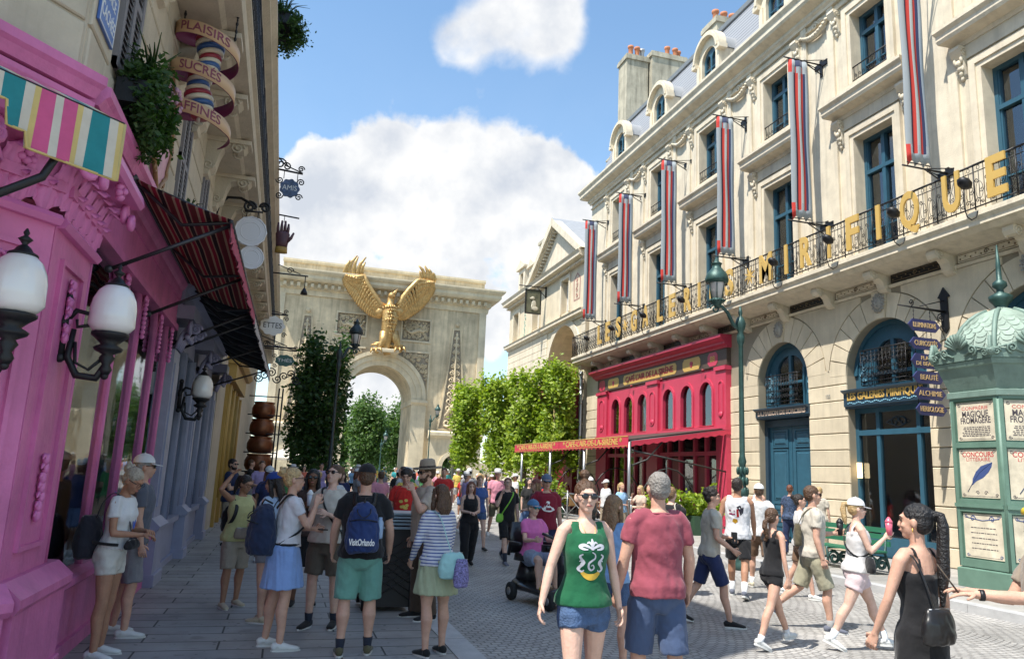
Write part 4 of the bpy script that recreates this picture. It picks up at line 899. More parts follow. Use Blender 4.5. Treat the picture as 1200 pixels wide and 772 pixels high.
 i = MB(); i.wbox(16.3, 16.4, YN + .3, YF - .5, 10.4, 13.9); i.wbox(17.4, 17.5, YN + .3, YF - .5, 0.2, 10.3); i.build('inner_rooms', mat('room_plaster', (0, 0, 0)), t)
 r = MB(); r.box(F, -42.9, -41.95, 0.13, 6.9, 0.02, 0.5); r.box(F, -37.6, -36.6, 0.13, 6.9, 0.02, 0.5); r.box(F, -42.95, -36.55, 6.3, 6.9, 0.02, 0.7)
 for i in range(14): r.box(F, -41.95, -37.6, 0.13 + i * 0.44, 0.13 + i * 0.44 + 0.4, -0.55, -0.4)
 for a in (-42.4, -37.1):
  for k in range(7): scroll(r, F, a, 1.2 + k * 0.7, 0.22, 1.5, 0, 1 if k % 2 else -1, 0.05, 14, 0.52)
 r.build('red_timber_front', redd, t)
 b = MB(); G = F.sub(-39.8, 6.95, 0.75)
 for z in (0.05, 0.95): b.tube([G(-1.9, z, -0.7), G(-1.9, z), G(1.9, z), G(1.9, z, -0.7)], 0.025, 5)
 for k in range(20): a = -1.9 + 0.2 * k; b.tube([G(a, 0.05), G(a, 0.95)], 0.012, 4); scroll(b, G, a + 0.1, 0.5, 0.09, 1.4, k, 1, 0.012, 10)
 b.build('balcony_grille', iron, t)
 r = MB(); r.sweep(F, [(0.0, 13.95), (-2.0, 16.6), (-6, 16.9), (-6, 13.95)], -YF + 0.3, -YN); r.build('roof', leadm, t)
 r = MB(); r.add([F(pa0, pz, 0.45), F(ap[0], ap[1] + 0.18, 0.5), F(pa1, pz, 0.45), F(pa0, pz, -4), F(ap[0], ap[1] + 0.18, -4), F(pa1, pz, -4)], [(0, 1, 4, 3), (1, 2, 5, 4)]); r.build('pediment_roof', leadm, t)
 for yc, s in ((48.9, 1.0), (46.6, 0.8)):
  G = F.sub(-yc, 13.95, -0.1); d = MB(); d.plate(G, rect(-0.7 * s, 0.7 * s, 0, 2.0 * s), [rect(-0.36 * s, 0.36 * s, 0.25, 1.7 * s)], -2.0, 0); d.plate(G, [(-0.95 * s, 2.0 * s), (0.95 * s, 2.0 * s), (0.95 * s, 2.15 * s), (0, 2.65 * s), (-0.95 * s, 2.15 * s)], c0=-2.0, c1=0.15)
  dm = d.build('dormer', stone2, t); MB().box(G, -0.36 * s, 0.36 * s, 0.25, 1.7 * s, -0.5, -0.45).build('pane', glass, dm)
 c = MB(); c.wbox(15.9, 17.6, 47.2, 48.2, 14.0, 17.6); c.wbox(15.8, 17.7, 47.1, 48.3, 17.6, 17.8); ch = c.build('chimney', mat('chimney_render', (0, 0, 0)), t)
 MB().lathe(Fr((16.3, 47.7, 17.8), (1, 0, 0), (0, 0, 1), (0, -1, 0)), [(0.16, 0), (0.13, 0.1), (0.13, 0.5), (0.17, 0.6)], 10).build('chimney_pot', terra, ch)
 ws = MB()
 for k in range(8): scroll(ws, F, -47.4 + 0.1 * (k % 2), 10.95 + k * 0.23, 0.13, 1.2, k, 1, 0.03, 8, 0.0)
 ws.build('faded_lettering', mat('faded_green', (0.30, 0.42, 0.34), 0.9), t)
 ws = MB(); G = F.sub(-37.9, 12.1, 0.0)
 ws.plate(G, [(-0.45, -0.7), (0.45, -0.7), (0.55, 0.5), (0, 0.9), (-0.55, 0.5)], [[(-0.4, 0.45), (0, 0.8), (0.4, 0.45), (0.36, -0.62), (-0.36, -0.62)]], 0, 0.012)
 for k in range(4): scroll(ws, G, 0.0, -0.4 + k * 0.3, 0.16, 1.4, k, 1 if k % 2 else -1, 0.03, 12)
 ws.build('faded_crest', mat('faded_red', (0.42, 0.25, 0.20), 0.9), t)
palace()
def hound_sign():
 t = thing('hanging_picture_sign', 'framed hanging sign with a pale seated dog on an iron arm', 'sign', (14.8, 43.1, 12.5))
 Fb = Fr((0, 43.1, 0), (1, 0, 0), (0, 0, 1), (0, -1, 0)); q = MB()
 q.tube([(14.8, 43.1, 13.25), (13.0, 43.1, 13.25)], 0.035, 6); q.tube([(14.75, 43.1, 12.6), (14.75, 43.1, 13.8)], 0.05, 6); q.tube([(14.7, 43.1, 12.7), (14.2, 43.1, 13.2)], 0.025, 5)
 for x in (13.5, 14.3): q.tube([(x, 43.1, 13.25), (x, 43.1, 13.05)], 0.012, 4)
 q.build('bracket', iron, t)
 p = MB(); p.plate(Fb, rect(13.4, 14.45, 11.5, 13.05), [rect(13.47, 14.38, 11.57, 12.98)], 0, 0.07); p.build('frame', iron, t)
 p = MB(); p.plate(Fb, rect(13.47, 14.38, 11.57, 12.98), c0=0.02, c1=0.04); b = p.build('board', mat('sign_olive', (0.13, 0.13, 0.08), 0.6, var=0.4, vscale=3), t)
 d = MB(); d.ball((13.98, 43.05, 12.1), (0.16, 0.03, 0.28)); d.ball((13.9, 43.04, 12.5), (0.12, 0.03, 0.11)); d.ball((13.78, 43.04, 12.47), (0.08, 0.03, 0.05)); d.ball((14.05, 43.04, 11.85), (0.22, 0.03, 0.14)); d.tube([(13.85, 43.05, 12.1), (13.83, 43.05, 11.75)], 0.035, 6)
 d.build('dog_picture', mat('pale_dog', (0.5, 0.46, 0.36), 0.7), b)
hound_sign()
def siren_sign():
 t = thing('carved_sign', 'red and gold carved sign board below a small carved creature on the red timber front', 'sign', (14.3, 37.2, 4))
 Fb = Fr((0, 37.0, 0), (1, 0, 0), (0, 0, 1), (0, -1, 0)); p = MB()
 p.plate(Fb, [(13.35, 3.7), (14.35, 3.7), (14.4, 5.4), (14.1, 5.6), (13.85, 5.75), (13.6, 5.6), (13.3, 5.4)], c0=0, c1=0.1); b = p.build('board', mat('sign_cream', (0.62, 0.48, 0.25), 0.6), t)
 q = MB()
 for s_ in (-1, 1):
  for k in range(5): scroll(q, Fb, 13.85 + s_ * 0.22, 3.95 + k * 0.33, 0.14, 1.6, 0, s_ * (1 if k % 2 else -1), 0.035, 16, 0.1)
 q.build('red_scrolls', red, b)
 g = MB(); g.tube([(14.4, 37, 5.8), (14.1, 37, 6.3), (14.0, 37, 6.7), (13.8, 37, 6.95)], [0.2, 0.26, 0.2, 0.12], 10); g.ball((13.72, 37, 7.0), (0.2, 0.14, 0.13)); g.tube([(13.95, 37, 6.5), (13.7, 37, 6.2), (13.65, 36.95, 5.9)], [0.1, 0.07, 0.04], 8); g.tube([(14.1, 37, 6.6), (14.5, 37, 7.1), (14.4, 37, 7.3)], [0.1, 0.16, 0.03], 8)
 g.build('creature', redd, t)
 k = MB(); scroll(k, Fb, 13.9, 6.0, 0.22, 1.5, 0, 1, 0.03, 14); scroll(k, Fb, 13.7, 5.85, 0.16, 1.5, pi, -1, 0.03, 14); k.tube([(14.7, 37, 5.9), (13.5, 37, 5.85)], 0.035, 6); k.build('bracket', iron, t)
siren_sign()
# ================================================================ triumphal arch
FA = Fr((0, 62, 0), (1, 0, 0), (0, 0, 1), (0, -1, 0))
arch = thing('triumphal_arch', 'tall weathered stone triumphal arch closing the street', 'arch', (7.1, 62, 0))
def build_arch():
 F = FA; CX = 7.1; m = MB()
 def mir(a0, a1): return [(a0, a1), (2 * CX - a1, 2 * CX - a0)]
 holes = [archpoly(CX, 5.36, 0.0, 7.42, 24), archpoly(13.65, 2.1, 0.0, 2.05, 14), archpoly(2 * CX - 13.65, 2.1, 0.0, 2.05, 14),
    rect(8.62, 10.95, 12.4, 14.15), rect(2 * CX - 10.95, 2 * CX - 8.62, 12.4, 14.15)]
 m.plate(F, rect(-1.6, 15.8, 0, 16.2), holes, -5.5, 0.0)
 m.box(F, -1.4, 15.6, 17.2, 18.25, -5.3, -0.2); m.build('wall', archst, arch)
 m = MB()
 prof = [(0, 15.3), (0.12, 15.3), (0.16, 15.5), (0.16, 15.72), (0.34, 15.8), (0.34, 16.2), (0.9, 16.35), (1.05, 16.55), (1.05, 16.78), (1.25, 16.95), (1.35, 17.1), (1.35, 17.22), (0, 17.3)]
 m.sweep(F, prof, -1.6, 15.8, m0=1, m1=1)
 m.sweep(Fr((15.8, 0, 0), (0, 1, 0), (0, 0, 1), (1, 0, 0)), prof, 62, 67.5, m0=1, m1=1); m.sweep(Fr((-1.6, 0, 0), (0, -1, 0), (0, 0, 1), (-1, 0, 0)), prof, -67.5, -62, m0=1, m1=1)
 for i in range(32):
  a = -1.4 + 17.2 * (i + 0.5) / 32; m.box(F, a - 0.13, a + 0.13, 15.86, 16.22, 0.34, 0.72, ch=0.06)
 m.sweep(F, [(-0.2, 18.0), (-0.1, 18.0), (-0.05, 18.15), (-0.05, 18.3), (-0.3, 18.34)], -1.45, 15.65)
 for r0, r1, c in ((2.66, 3.1, 0.12), (3.1, 3.55, 0.2), (3.55, 3.85, 0.3)):
  m.plate(F, arc(CX, 7.42, r1, 0, 180, 30) + arc(CX, 7.42, r0, 180, 0, 30), c0=0, c1=c)
 for a0, a1 in mir(CX + 2.6, CX + 4.0):
  m.sweep(F, [(-5.4, 7.0), (0.25, 7.0), (0.3, 7.12), (0.42, 7.2), (0.42, 7.42), (-5.4, 7.44)], a0, a1)
  m.box(F, *(min(a0, a1) + 0.1, max(a0, a1) - 0.1), 0, 7.0, 0, 0.22); m.box(F, a0 + 0.02, a1 - 0.02, 0, 0.9, 0, 0.34)
 for a0, a1 in mir(8.5, 11.05):
  for e in ((a0, a1, 14.15, 14.3), (a0, a1, 12.25, 12.4), (a0, a0 + 0.12, 12.4, 14.15), (a1 - 0.1, a1, 12.4, 14.15)): m.box(F, *e, 0, 0.1)
  m.box(F, a0, a1, 11.35, 11.5, 0, 0.14)
 for a0, a1 in mir(11.0, 11.12): m.box(F, a0, a1, 7.5, 11.35, 0, 0.12)
 for a0, a1 in mir(11.3, 15.9):
  m.sweep(F, [(0, 4.35), (0.5, 4.35), (0.55, 4.5), (0.8, 4.6), (0.8, 4.85), (0.6, 4.95), (0, 5.05)], a0, a1)
  cx = (a0 + a1) / 2 + (0.05 if a0 > 7 else -0.05)
  m.plate(F, rect(a0 + 0.1, a1 - 0.1, 0, 4.35), [archpoly(13.65 if a0 > 7 else 2 * CX - 13.65, 2.1, 0, 2.05, 14)], 0, 0.45)
  cc = 13.65 if a0 > 7 else 2 * CX - 13.65
  m.plate(F, arc(cc, 2.05, 1.4, 0, 180, 16) + arc(cc, 2.05, 1.07, 180, 0, 16), c0=0.45, c1=0.55)
  m.box(F, cc - 1.42, cc - 1.08, 0, 2.05, 0.45, 0.55); m.box(F, cc + 1.08, cc + 1.42, 0, 2.05, 0.45, 0.55)
  m.box(F, a0 + 0.1, a1 - 0.1, 0, 0.5, 0.45, 0.6) if False else None
 for a0, a1 in mir(15.2, 15.8): m.box(F, a0, a1, 5.05, 15.3, 0, 0.12)
 m.build('mouldings', archtr, arch)
 def trophy(cx):
  q = MB(); G = F.sub(cx, 0, 0.02)
  q.plate(G, [(-1.15, 5.2), (1.15, 5.2), (0.95, 6.2), (0.5, 10.5), (0.26, 13.6), (-0.26, 13.6), (-0.5, 10.5), (-0.95, 6.2)], c0=0, c1=0.04)
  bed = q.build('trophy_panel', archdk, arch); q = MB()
  q.plate(G, [(-1.3, 5.1), (1.3, 5.1), (1.08, 6.2), (0.62, 10.5), (0.38, 13.7), (-0.38, 13.7), (-0.62, 10.5), (-1.08, 6.2)], [[(-1.15, 5.2), (-0.95, 6.2), (-0.5, 10.5), (-0.26, 13.6), (0.26, 13.6), (0.5, 10.5), (0.95, 6.2), (1.15, 5.2)]], 0, 0.12)
  for k in range(13):
   w = 0.95 - 0.055 * k; z = 5.7 + k * 0.6
   for s_ in (-1, 1): scroll(q, G, s_ * w * 0.45, z, w * 0.42, 1.5, pi / 2, s_, 0.07 * (1.2 - k * 0.05), 14, 0.1)
   q.ball(G(0, z + 0.3, 0.1), (0.1, 0.08, 0.16), n=8, m=6)
  q.tube([G(0, 5.6, 0.12), G(0.05, 8, 0.14), G(0, 11, 0.14), G(0, 13.4, 0.1)], [0.12, 0.1, 0.08, 0.05], 8)
  q.tube([G(-0.6, 6.2, 0.1), G(-0.2, 6.9, 0.2), G(0.2, 7.3, 0.22), G(0.1, 7.9, 0.2), G(0.28, 8.3, 0.18)], [0.12, 0.18, 0.22, 0.14, 0.1], 8); q.ball(G(0.15, 8.35, 0.2), 0.18)
  q.tube([G(-0.7, 5.5, 0.1), G(-0.2, 5.35, 0.16), G(0.4, 5.5, 0.18), G(0.7, 5.95, 0.1)], [0.08, 0.15, 0.16, 0.06], 8)
  q.ball(G(0, 14.1, 0.1), (0.2, 0.12, 0.2)); q.build('carved_relief', archst, bed)
 trophy(13.3); trophy(2 * CX - 13.3)
 def relief(a0, a1, z0, z1, c, clip=None, lizard=True):
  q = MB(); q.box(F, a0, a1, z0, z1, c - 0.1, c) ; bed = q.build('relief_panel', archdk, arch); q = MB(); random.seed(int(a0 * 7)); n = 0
  while n < 110:
   a = random.uniform(a0 + 0.1, a1 - 0.1); z = random.uniform(z0 + 0.1, z1 - 0.1); n += 1
   if clip and (a - CX) ** 2 + (z - 7.42) ** 2 < clip ** 2: continue
   scroll(q, F, a, z, random.uniform(0.07, 0.14), 1.2, random.uniform(0, 6), random.choice((-1, 1)), 0.045, 7, c + 0.03, nn=4)
  if lizard:
   s_ = 1 if a0 > CX else -1; cx = (a0 + a1) / 2; zz = (z0 + z1) / 2
   P = [(-0.95, 0.25), (-0.75, -0.1), (-0.4, -0.25), (0, -0.05), (0.35, 0.05), (0.6, -0.1), (0.85, 0.15), (0.95, 0.5)]
   q.tube([F(cx + s_ * x, zz + z, c + 0.1) for x, z in P], [0.05, 0.07, 0.13, 0.17, 0.13, 0.08, 0.05, 0.02], 8)
   q.ball(F(cx - s_ * 1.0, zz + 0.3, c + 0.12), (0.14, 0.1, 0.1))
   for x, z in ((-0.3, -0.5), (0.4, -0.4), (-0.1, 0.35), (0.5, 0.35)): q.tube([F(cx + s_ * x * 0.8, zz, c + 0.1), F(cx + s_ * x, zz + z * 0.7, c + 0.1), F(cx + s_ * (x - 0.1), zz + z, c + 0.1)], 0.05, 6)
  q.build('carved_relief', archst, bed)
 relief(8.62, 10.95, 12.4, 14.15, -0.1); relief(2 * CX - 10.95, 2 * CX - 8.62, 12.4, 14.15, -0.1)
 for s_ in (1, -1):
  q = MB(); poly = [(CX + s_ * (3.88 * cos(radians(t))), 7.42 + 3.88 * sin(radians(t))) for t in range(12, 80, 6)] + [(CX + s_ * 0.8, 11.33), (CX + s_ * 3.88, 11.33)]
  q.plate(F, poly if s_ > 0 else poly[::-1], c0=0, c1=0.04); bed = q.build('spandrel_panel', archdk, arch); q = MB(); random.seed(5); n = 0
  while n < 60:
   a = random.uniform(0.6, 3.8); z = random.uniform(8.4, 11.25)
   if a * a + (z - 7.42) ** 2 < 4.05 ** 2: continue
   n += 1; scroll(q, F, CX + s_ * a, z, random.uniform(0.08, 0.16), 1.2, random.uniform(0, 6), s_, 0.05, 7, 0.07, nn=4)
  q.build('carved_relief', archst, bed)
build_arch()
def eagle():
 t = thing('eagle_sculpture', 'golden eagle sculpture with raised wings perched over the crown of the arch', 'sculpture', (7.2, 61, 11.3))
 YB = 61.0
 def E(cx, cy, d=0.0):
  px = 380 + cx / 5.51; py = 290 + cy / 5.51
  return Vector((7.25 + (px - 455) * .0725 + (py - 362) * .005, YB + d, 14.87 - (py - 362) * .0727 + (px - 455) * .0085))
 b = MB()
 b.tube([E(405, 700, 0.1), E(395, 640, 0), E(405, 560, -0.1), E(415, 500, -0.25), E(415, 450, -0.35), E(418, 405, -0.3), E(420, 375, -0.25), E(422, 345, -0.3), E(428, 330, -0.4)], [0.28, 0.44, 0.54, 0.64, 0.64, 0.48, 0.3, 0.27, 0.24], 14)
 b.ball(E(425, 335, -0.4), (0.3, 0.36, 0.3)); b.tube([E(428, 335, -0.5), E(445, 315, -0.6), E(462, 296, -0.6)], [0.2, 0.13, 0.03], 8)
 b.ball(E(360, 430, -0.1), (0.5, 0.4, 0.5)); b.ball(E(468, 430, -0.1), (0.5, 0.4, 0.5))
 for sx, pts in ((-1, ((385, 560), (375, 620), (350, 660), (335, 690))), (1, ((440, 560), (455, 620), (470, 660), (480, 690)))):
  b.tube([E(x, y, -0.2) for x, y in pts], [0.4, 0.33, 0.2, 0.16], 10)
  for k in (-30, -5, 22): b.tube([E(pts[3][0], 680, -0.2), E(pts[3][0] + k, 665, -0.55), E(pts[3][0] + k * 1.3, 690, -0.7)], [0.13, 0.13, 0.05], 6)
 for k, (x, y) in enumerate(((300, 640), (318, 628), (500, 650), (515, 665), (440, 650), (395, 690))):
  b.tube([E(390 if x < 400 else 440, 660, -0.1), E((x + 400) / 2, (y + 650) / 2 - 12, -0.3), E(x, y, -0.3)], [0.18, 0.13, 0.06], 7)
 random.seed(2)
 for j in range(9):
  for i in range(7):
   x = 375 + i * 13 + (j % 2) * 6; y = 400 + j * 20; d = -1.06 + 0.10 * abs(i - 3) ** 1.6 + (0.12 * max(0, j - 4))
   if abs(i - 3) > 3.2 - max(0, j - 4) * 0.45: continue
   b.tube([E(x, y, d + 0.15), E(x, y + 12, d), E(x + random.uniform(-2, 2), y + 27, d + 0.02)], [0.1, 0.12, 0.015], 6)
 b.build('body', bronze, t)
 for side in (0, 1):
  w = MB()
  if side == 0:
   lead = [(380, 400), (350, 385), (330, 345), (300, 300), (272, 250), (255, 205), (215, 215), (175, 210), (145, 200)]
   tips = [(362, 475), (335, 472), (305, 465), (275, 445), (245, 418), (215, 388), (190, 352), (168, 318), (150, 288), (133, 258), (126, 228)]
   prim = [((150, 215), (135, 190), (150, 140), (168, 108)), ((170, 215), (160, 170), (178, 120), (212, 78)), ((195, 215), (190, 180), (198, 130), (218, 85)), ((222, 215), (215, 180), (232, 130), (266, 88)), ((245, 215), (240, 180), (245, 150), (262, 120))]
  else:
   lead = [(462, 405), (482, 375), (500, 340), (535, 295), (585, 242), (600, 235), (635, 240), (665, 240), (690, 245)]
   tips = [(470, 488), (500, 490), (525, 485), (552, 468), (580, 450), (605, 430), (632, 405), (655, 378), (675, 350), (692, 322), (703, 292)]
   prim = [((690, 250), (700, 225), (692, 195), (688, 185)), ((672, 250), (680, 215), (672, 180), (660, 160)), ((648, 250), (660, 210), (650, 170), (630, 135)), ((622, 250), (640, 205), (620, 165), (594, 138)), ((600, 250), (615, 215), (610, 190), (600, 175))]
  w.tube([E(x, y, -0.2 - 0.25 * sin(pi * i / 8)) for i, (x, y) in enumerate(lead)], [0.3, 0.28, 0.24, 0.22, 0.2, 0.18, 0.16, 0.14, 0.12], 8)
  n = len(tips)
  def lerp(P, u):
   u = max(0, min(0.9999, u)) * (len(P) - 1); i = int(u); f = u - i
   return (P[i][0] * (1 - f) + P[i + 1][0] * f, P[i][1] * (1 - f) + P[i + 1][1] * f)
  for layer, (k0, k1, cnt, d) in enumerate(((0.0, 1.0, 24, 0.0), (0.0, 0.66, 22, -0.12), (0.0, 0.42, 20, -0.22), (0.0, 0.22, 18, -0.3))):
   for k in range(cnt):
    u = (k + 0.5) / cnt; a = lerp(lead, u); c = lerp(tips, u); e = (a[0] + (c[0] - a[0]) * k1, a[1] + (c[1] - a[1]) * k1)
    mid = ((a[0] + e[0]) / 2, (a[1] + e[1]) / 2)
    w.tube([E(*a, d - 0.1), E(*mid, d - 0.14), E(e[0] * .8 + mid[0] * .2, e[1] * .8 + mid[1] * .2, d - 0.1), E(*e, d)], [(0.09, 0.11), (0.11, 0.135), (0.09, 0.12), (0.02, 0.04)], 8, up=(0, 1, 0))
  for P in prim: w.tube([E(x, y, -0.1 - 0.1 * i) for i, (x, y) in enumerate(P)], [(0.07, 0.16), (0.08, 0.18), (0.07, 0.14), (0.02, 0.04)], 8, up=(0, 1, 0))
  w.build('wing', bronze, t)
 q = MB(); q.box(FA, 6.2, 8.3, 11.0, 11.3, 0.2, 1.5, ch=0.05); q.build('plinth', archtr, t)
eagle()
# ================================================================ trees
def leafmat(name, c1, c2):
 if name in MATS: return MATS[name]
 m = bpy.data.materials.new(name); m.use_nodes = True; t = m.node_tree; L = t.links.new; b = t.nodes['Principled BSDF']
 g = t.nodes.new('ShaderNodeNewGeometry'); mx = t.nodes.new('ShaderNodeMixRGB'); L(g.outputs['Random Per Island'], mx.inputs[0]); mx.inputs[1].default_value = (*c1, 1); mx.inputs[2].default_value = (*c2, 1)
 L(mx.outputs[0], b.inputs['Base Color']); b.inputs['Roughness'].default_value = 0.5
 tr = t.nodes.new('ShaderNodeBsdfTranslucent'); sc = t.nodes.new('ShaderNodeVectorMath'); sc.operation = 'MULTIPLY'; L(mx.outputs[0], sc.inputs[0]); sc.inputs[1].default_value = (1.5, 1.6, 0.7); L(sc.outputs[0], tr.inputs[0])
 ms = t.nodes.new('ShaderNodeMixShader'); ms.inputs[0].default_value = 0.4; L(b.outputs[0], ms.inputs[1]); L(tr.outputs[0], ms.inputs[2]); L(ms.outputs[0], t.nodes['Material Output'].inputs[0]); MATS[name] = m; return m
bark = mat('bark', (0.10, 0.075, 0.055), 0.9, var=0.3, vscale=10, bump=0.5)
def leaves(mb, c, r, n, size, shape='ellipsoid', clumps=None, rng=random):
 """n leaf blades spread through clumps inside a crown"""
 cx, cy, cz = c; rx, ry, rz = r; cl = []
 for k in range(clumps or 40):
  while True:
   p = Vector((rng.uniform(-1, 1), rng.uniform(-1, 1), rng.uniform(-1, 1)))
   d = max((abs(p.x) ** 3 + abs(p.y) ** 3) ** (1 / 3), abs(p.z) ** 1.0 * 1.0) if shape == 'column' else p.length
   if (0.35 if shape == 'column' else 0.45) < d < 0.98: break
  cl.append((p, rng.uniform(0.16, 0.32)))
 for i in range(n):
  p, cr = rng.choice(cl); q = p + Vector((rng.gauss(0, 1), rng.gauss(0, 1), rng.gauss(0, 1))) * cr * 0.55
  P = Vector((cx + q.x * rx, cy + q.y * ry, cz + q.z * rz)); s = size * rng.uniform(0.6, 1.3)
  ax = Vector((rng.gauss(0, 1), rng.gauss(0, 1), rng.gauss(0, 0.7))).normalized(); up = (Vector((q.x, q.y, q.z * 0.6 + 0.5)) + Vector((rng.gauss(0, .6), rng.gauss(0, .6), rng.gauss(0, .6)))).normalized(); sd = ax.cross(up).normalized()
  mb.add([P, P + ax * s * 0.5 + sd * s * 0.28 + up * s * .06, P + ax * s, P + ax * s * 0.5 - sd * s * 0.28 + up * s * .06], [(0, 1, 2, 3)])
def tree(x, y, zb, zt, rx, ry, label, lm, n=5000, size=0.16, shape='column', group=None, trunk_r=0.11, clumps=60, seed=1):
 rng = random.Random(seed); t = thing('street_tree', label, 'tree', (x, y, 0), 0, group)
 q = MB(); q.tube([(x, y, 0), (x + 0.03, y, zb * 0.5), (x, y, zb + 0.3), (x + 0.05, y, (zb + zt) / 2), (x, y, zt - 0.8)], [trunk_r * 1.25, trunk_r, trunk_r * 0.85, trunk_r * 0.5, 0.02], 9)
 for k in range(14):
  a = rng.uniform(0, 6.28); z = zb + (zt - zb) * rng.uniform(0.02, 0.7); l = rng.uniform(0.5, 0.9)
  q.tube([(x, y, z), (x + cos(a) * rx * l * .5, y + sin(a) * ry * l * .5, z + 0.35), (x + cos(a) * rx * l, y + sin(a) * ry * l, z + 0.9)], [trunk_r * 0.4, trunk_r * 0.25, 0.01], 5)
 q.build('trunk', bark, t)
 c = MB(); leaves(c, (x, y, (zb + zt) / 2), (rx, ry, (zt - zb) / 2), n, size, shape, clumps, rng); c.build('crown', lm, t); return t
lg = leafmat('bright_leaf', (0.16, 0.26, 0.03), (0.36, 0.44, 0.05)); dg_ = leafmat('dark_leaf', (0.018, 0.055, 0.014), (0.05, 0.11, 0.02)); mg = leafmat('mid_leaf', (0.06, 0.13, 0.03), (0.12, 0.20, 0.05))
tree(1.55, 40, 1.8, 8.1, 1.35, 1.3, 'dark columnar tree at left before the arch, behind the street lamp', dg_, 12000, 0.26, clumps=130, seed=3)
TR = [(10.0, 42.5, 2.1, 6.4, 0.72, 'bright green clipped tree nearest the arch pier', 11), (11.25, 40.5, 2.1, 6.7, 0.8, 'bright green clipped tree second from the arch, beside the red fringe end', 12), (12.3, 38.4, 2.2, 6.9, 0.85, 'bright green clipped tree third from the arch, rising over the red fringe', 13), (13.4, 36.9, 2.3, 7.3, 0.95, 'tallest bright green clipped tree, against the red timber front', 14)]
for x, y, zb, zt, r, lb, sd in TR: tree(x, y, zb, zt, r * 1.1, r * 1.1, lb, lg, 8500, 0.24, clumps=95, seed=sd, group='clipped street trees beyond the café')
BT = [(8.3, 80, 1.2, 8.9, 2.1, 'broad green tree seen through the left of the arch opening', 21), (12.6, 84, 1.2, 9.4, 2.2, 'broad green tree seen through the right of the arch opening', 22), (10.4, 92, 1.2, 8.0, 2.2, 'farther green tree between the two trees behind the arch', 23), (5.2, 88, 1.2, 8.0, 2.3, 'green tree mostly hidden by the left pier of the arch', 24), (17.5, 90, 1.2, 8.5, 2.8, 'green tree behind the right pier of the arch', 25)]
for x, y, zb, zt, r, lb, sd in BT: tree(x, y, zb, zt, r, r, lb, mg, 12000, 0.36, 'ellipsoid', seed=sd, group='trees beyond the arch', clumps=150, trunk_r=0.2)
h = MB(); rng = random.Random(9)
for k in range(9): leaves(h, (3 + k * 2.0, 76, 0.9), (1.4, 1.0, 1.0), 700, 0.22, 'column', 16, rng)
tag(h.build('hedge', dg_), 'low dark hedge seen under the arch opening', 'hedge')
q = MB(); q.wbox(-14, 30, 100, 106, 0, 3.0); tag(q.build('far_wall', archst), 'pale garden wall far behind the trees beyond the arch', 'wall')
# ================================================================ street lamps
def lantern(mb_i, mb_g, c, s=1.0):
 G = Fr(c, (1, 0, 0), (0, 0, 1), (0, -1, 0))
 mb_i.lathe(G, [(0.04 * s, -0.1 * s), (0.12 * s, 0.0), (0.13 * s, 0.05 * s), (0.1 * s, 0.07 * s)], 14)
 mb_g.lathe(G, [(0.10 * s, 0.06 * s), (0.15 * s, 0.34 * s), (0.16 * s, 0.40 * s)], 14)
 mb_i.lathe(G, [(0.17 * s, 0.38 * s), (0.22 * s, 0.40 * s), (0.23 * s, 0.46 * s), (0.20 * s, 0.56 * s), (0.12 * s, 0.66 * s), (0.09 * s, 0.70 * s), (0.09 * s, 0.76 * s), (0.11 * s, 0.78 * s), (0.05 * s, 0.82 * s), (0.02 * s, 0.9 * s)], 16)
 for k in range(6):
  a = k * pi / 3; mb_i.tube([G(0.115 * s * cos(a), 0.05 * s, 0.115 * s * sin(a)), G(0.165 * s * cos(a), 0.40 * s, 0.165 * s * sin(a))], 0.010 * s, 4)
 for k in range(10):
  a = k * pi / 5; mb_i.ball(G(0.14 * s * cos(a), 0.03 * s, 0.14 * s * sin(a)), 0.03 * s, n=6, m=4)
def street_lamp(x, y, h, ax, az, label, m_, s=1.0, ornate=True):
 t = thing('street_lamp', label, 'street lamp', (x, y, 0.0)); q = MB(); G = Fr((x, y, 0), (1, 0, 0), (0, 0, 1), (0, -1, 0))
 prof = [(0.22, 0), (0.22, 0.12), (0.16, 0.2), (0.17, 0.5), (0.2, 0.6), (0.13, 0.7), (0.1, 0.9), (0.14, 1.0), (0.09, 1.1), (0.085, 1.5), (0.13, 1.58), (0.13, 1.66), (0.075, 1.75), (0.07, 2.2), (0.09, 2.28), (0.06, 2.4), (0.05, h - 0.5), (0.08, h - 0.42), (0.09, h - 0.3), (0.06, h - 0.2), (0.1, h - 0.12), (0.12, h), (0.08, h + 0.12), (0.03, h + 0.18), (0.05, h + 0.24), (0.02, h + 0.4)]
 q.lathe(G, [(r * s, z) for r, z in prof], 14)
 if ornate:
  for j in range(5):
   for k in range(7): a = k * 2 * pi / 7 + j * 0.4; q.ball(G(0.1 * cos(a), 1.2 + j * 0.22, 0.1 * sin(a)), (0.04, 0.04, 0.09), n=6, m=5)
 q.build('post', m_, t)
 a = MB(); sx = 1 if ax > x else -1; d = abs(ax - x)
 a.tube([(x, y, h - 0.15), (x + sx * d * 0.3, y, h - 0.05), (x + sx * d * 0.55, y, h + 0.22), (x + sx * d * 0.8, y, az - 0.08), (ax, y, az - 0.1)], [0.05, 0.045, 0.04, 0.04, 0.05], 8)
 scroll(a, Fr((x, y, 0), (sx, 0, 0), (0, 0, 1), (0, -1, 0)), d * 1.08, az - 0.16, 0.12, 1.4, 0, 1, 0.02, 14)
 a.build('arm', m_, t)
 l = MB(); g = MB(); lantern(l, g, (ax, y, az), s * 1.15); lo = l.build('lantern', m_, t); g.build('lantern_glass', milk_t, lo)
milk_t = mat('frosted_lantern', (0.62, 0.58, 0.55), 0.25, spec=0.6)
street_lamp(9.62, 14.46, 5.35, 9.02, 5.78, 'ornate dark green street lamp on the right kerb before the blue door', greeniron, 1.0)
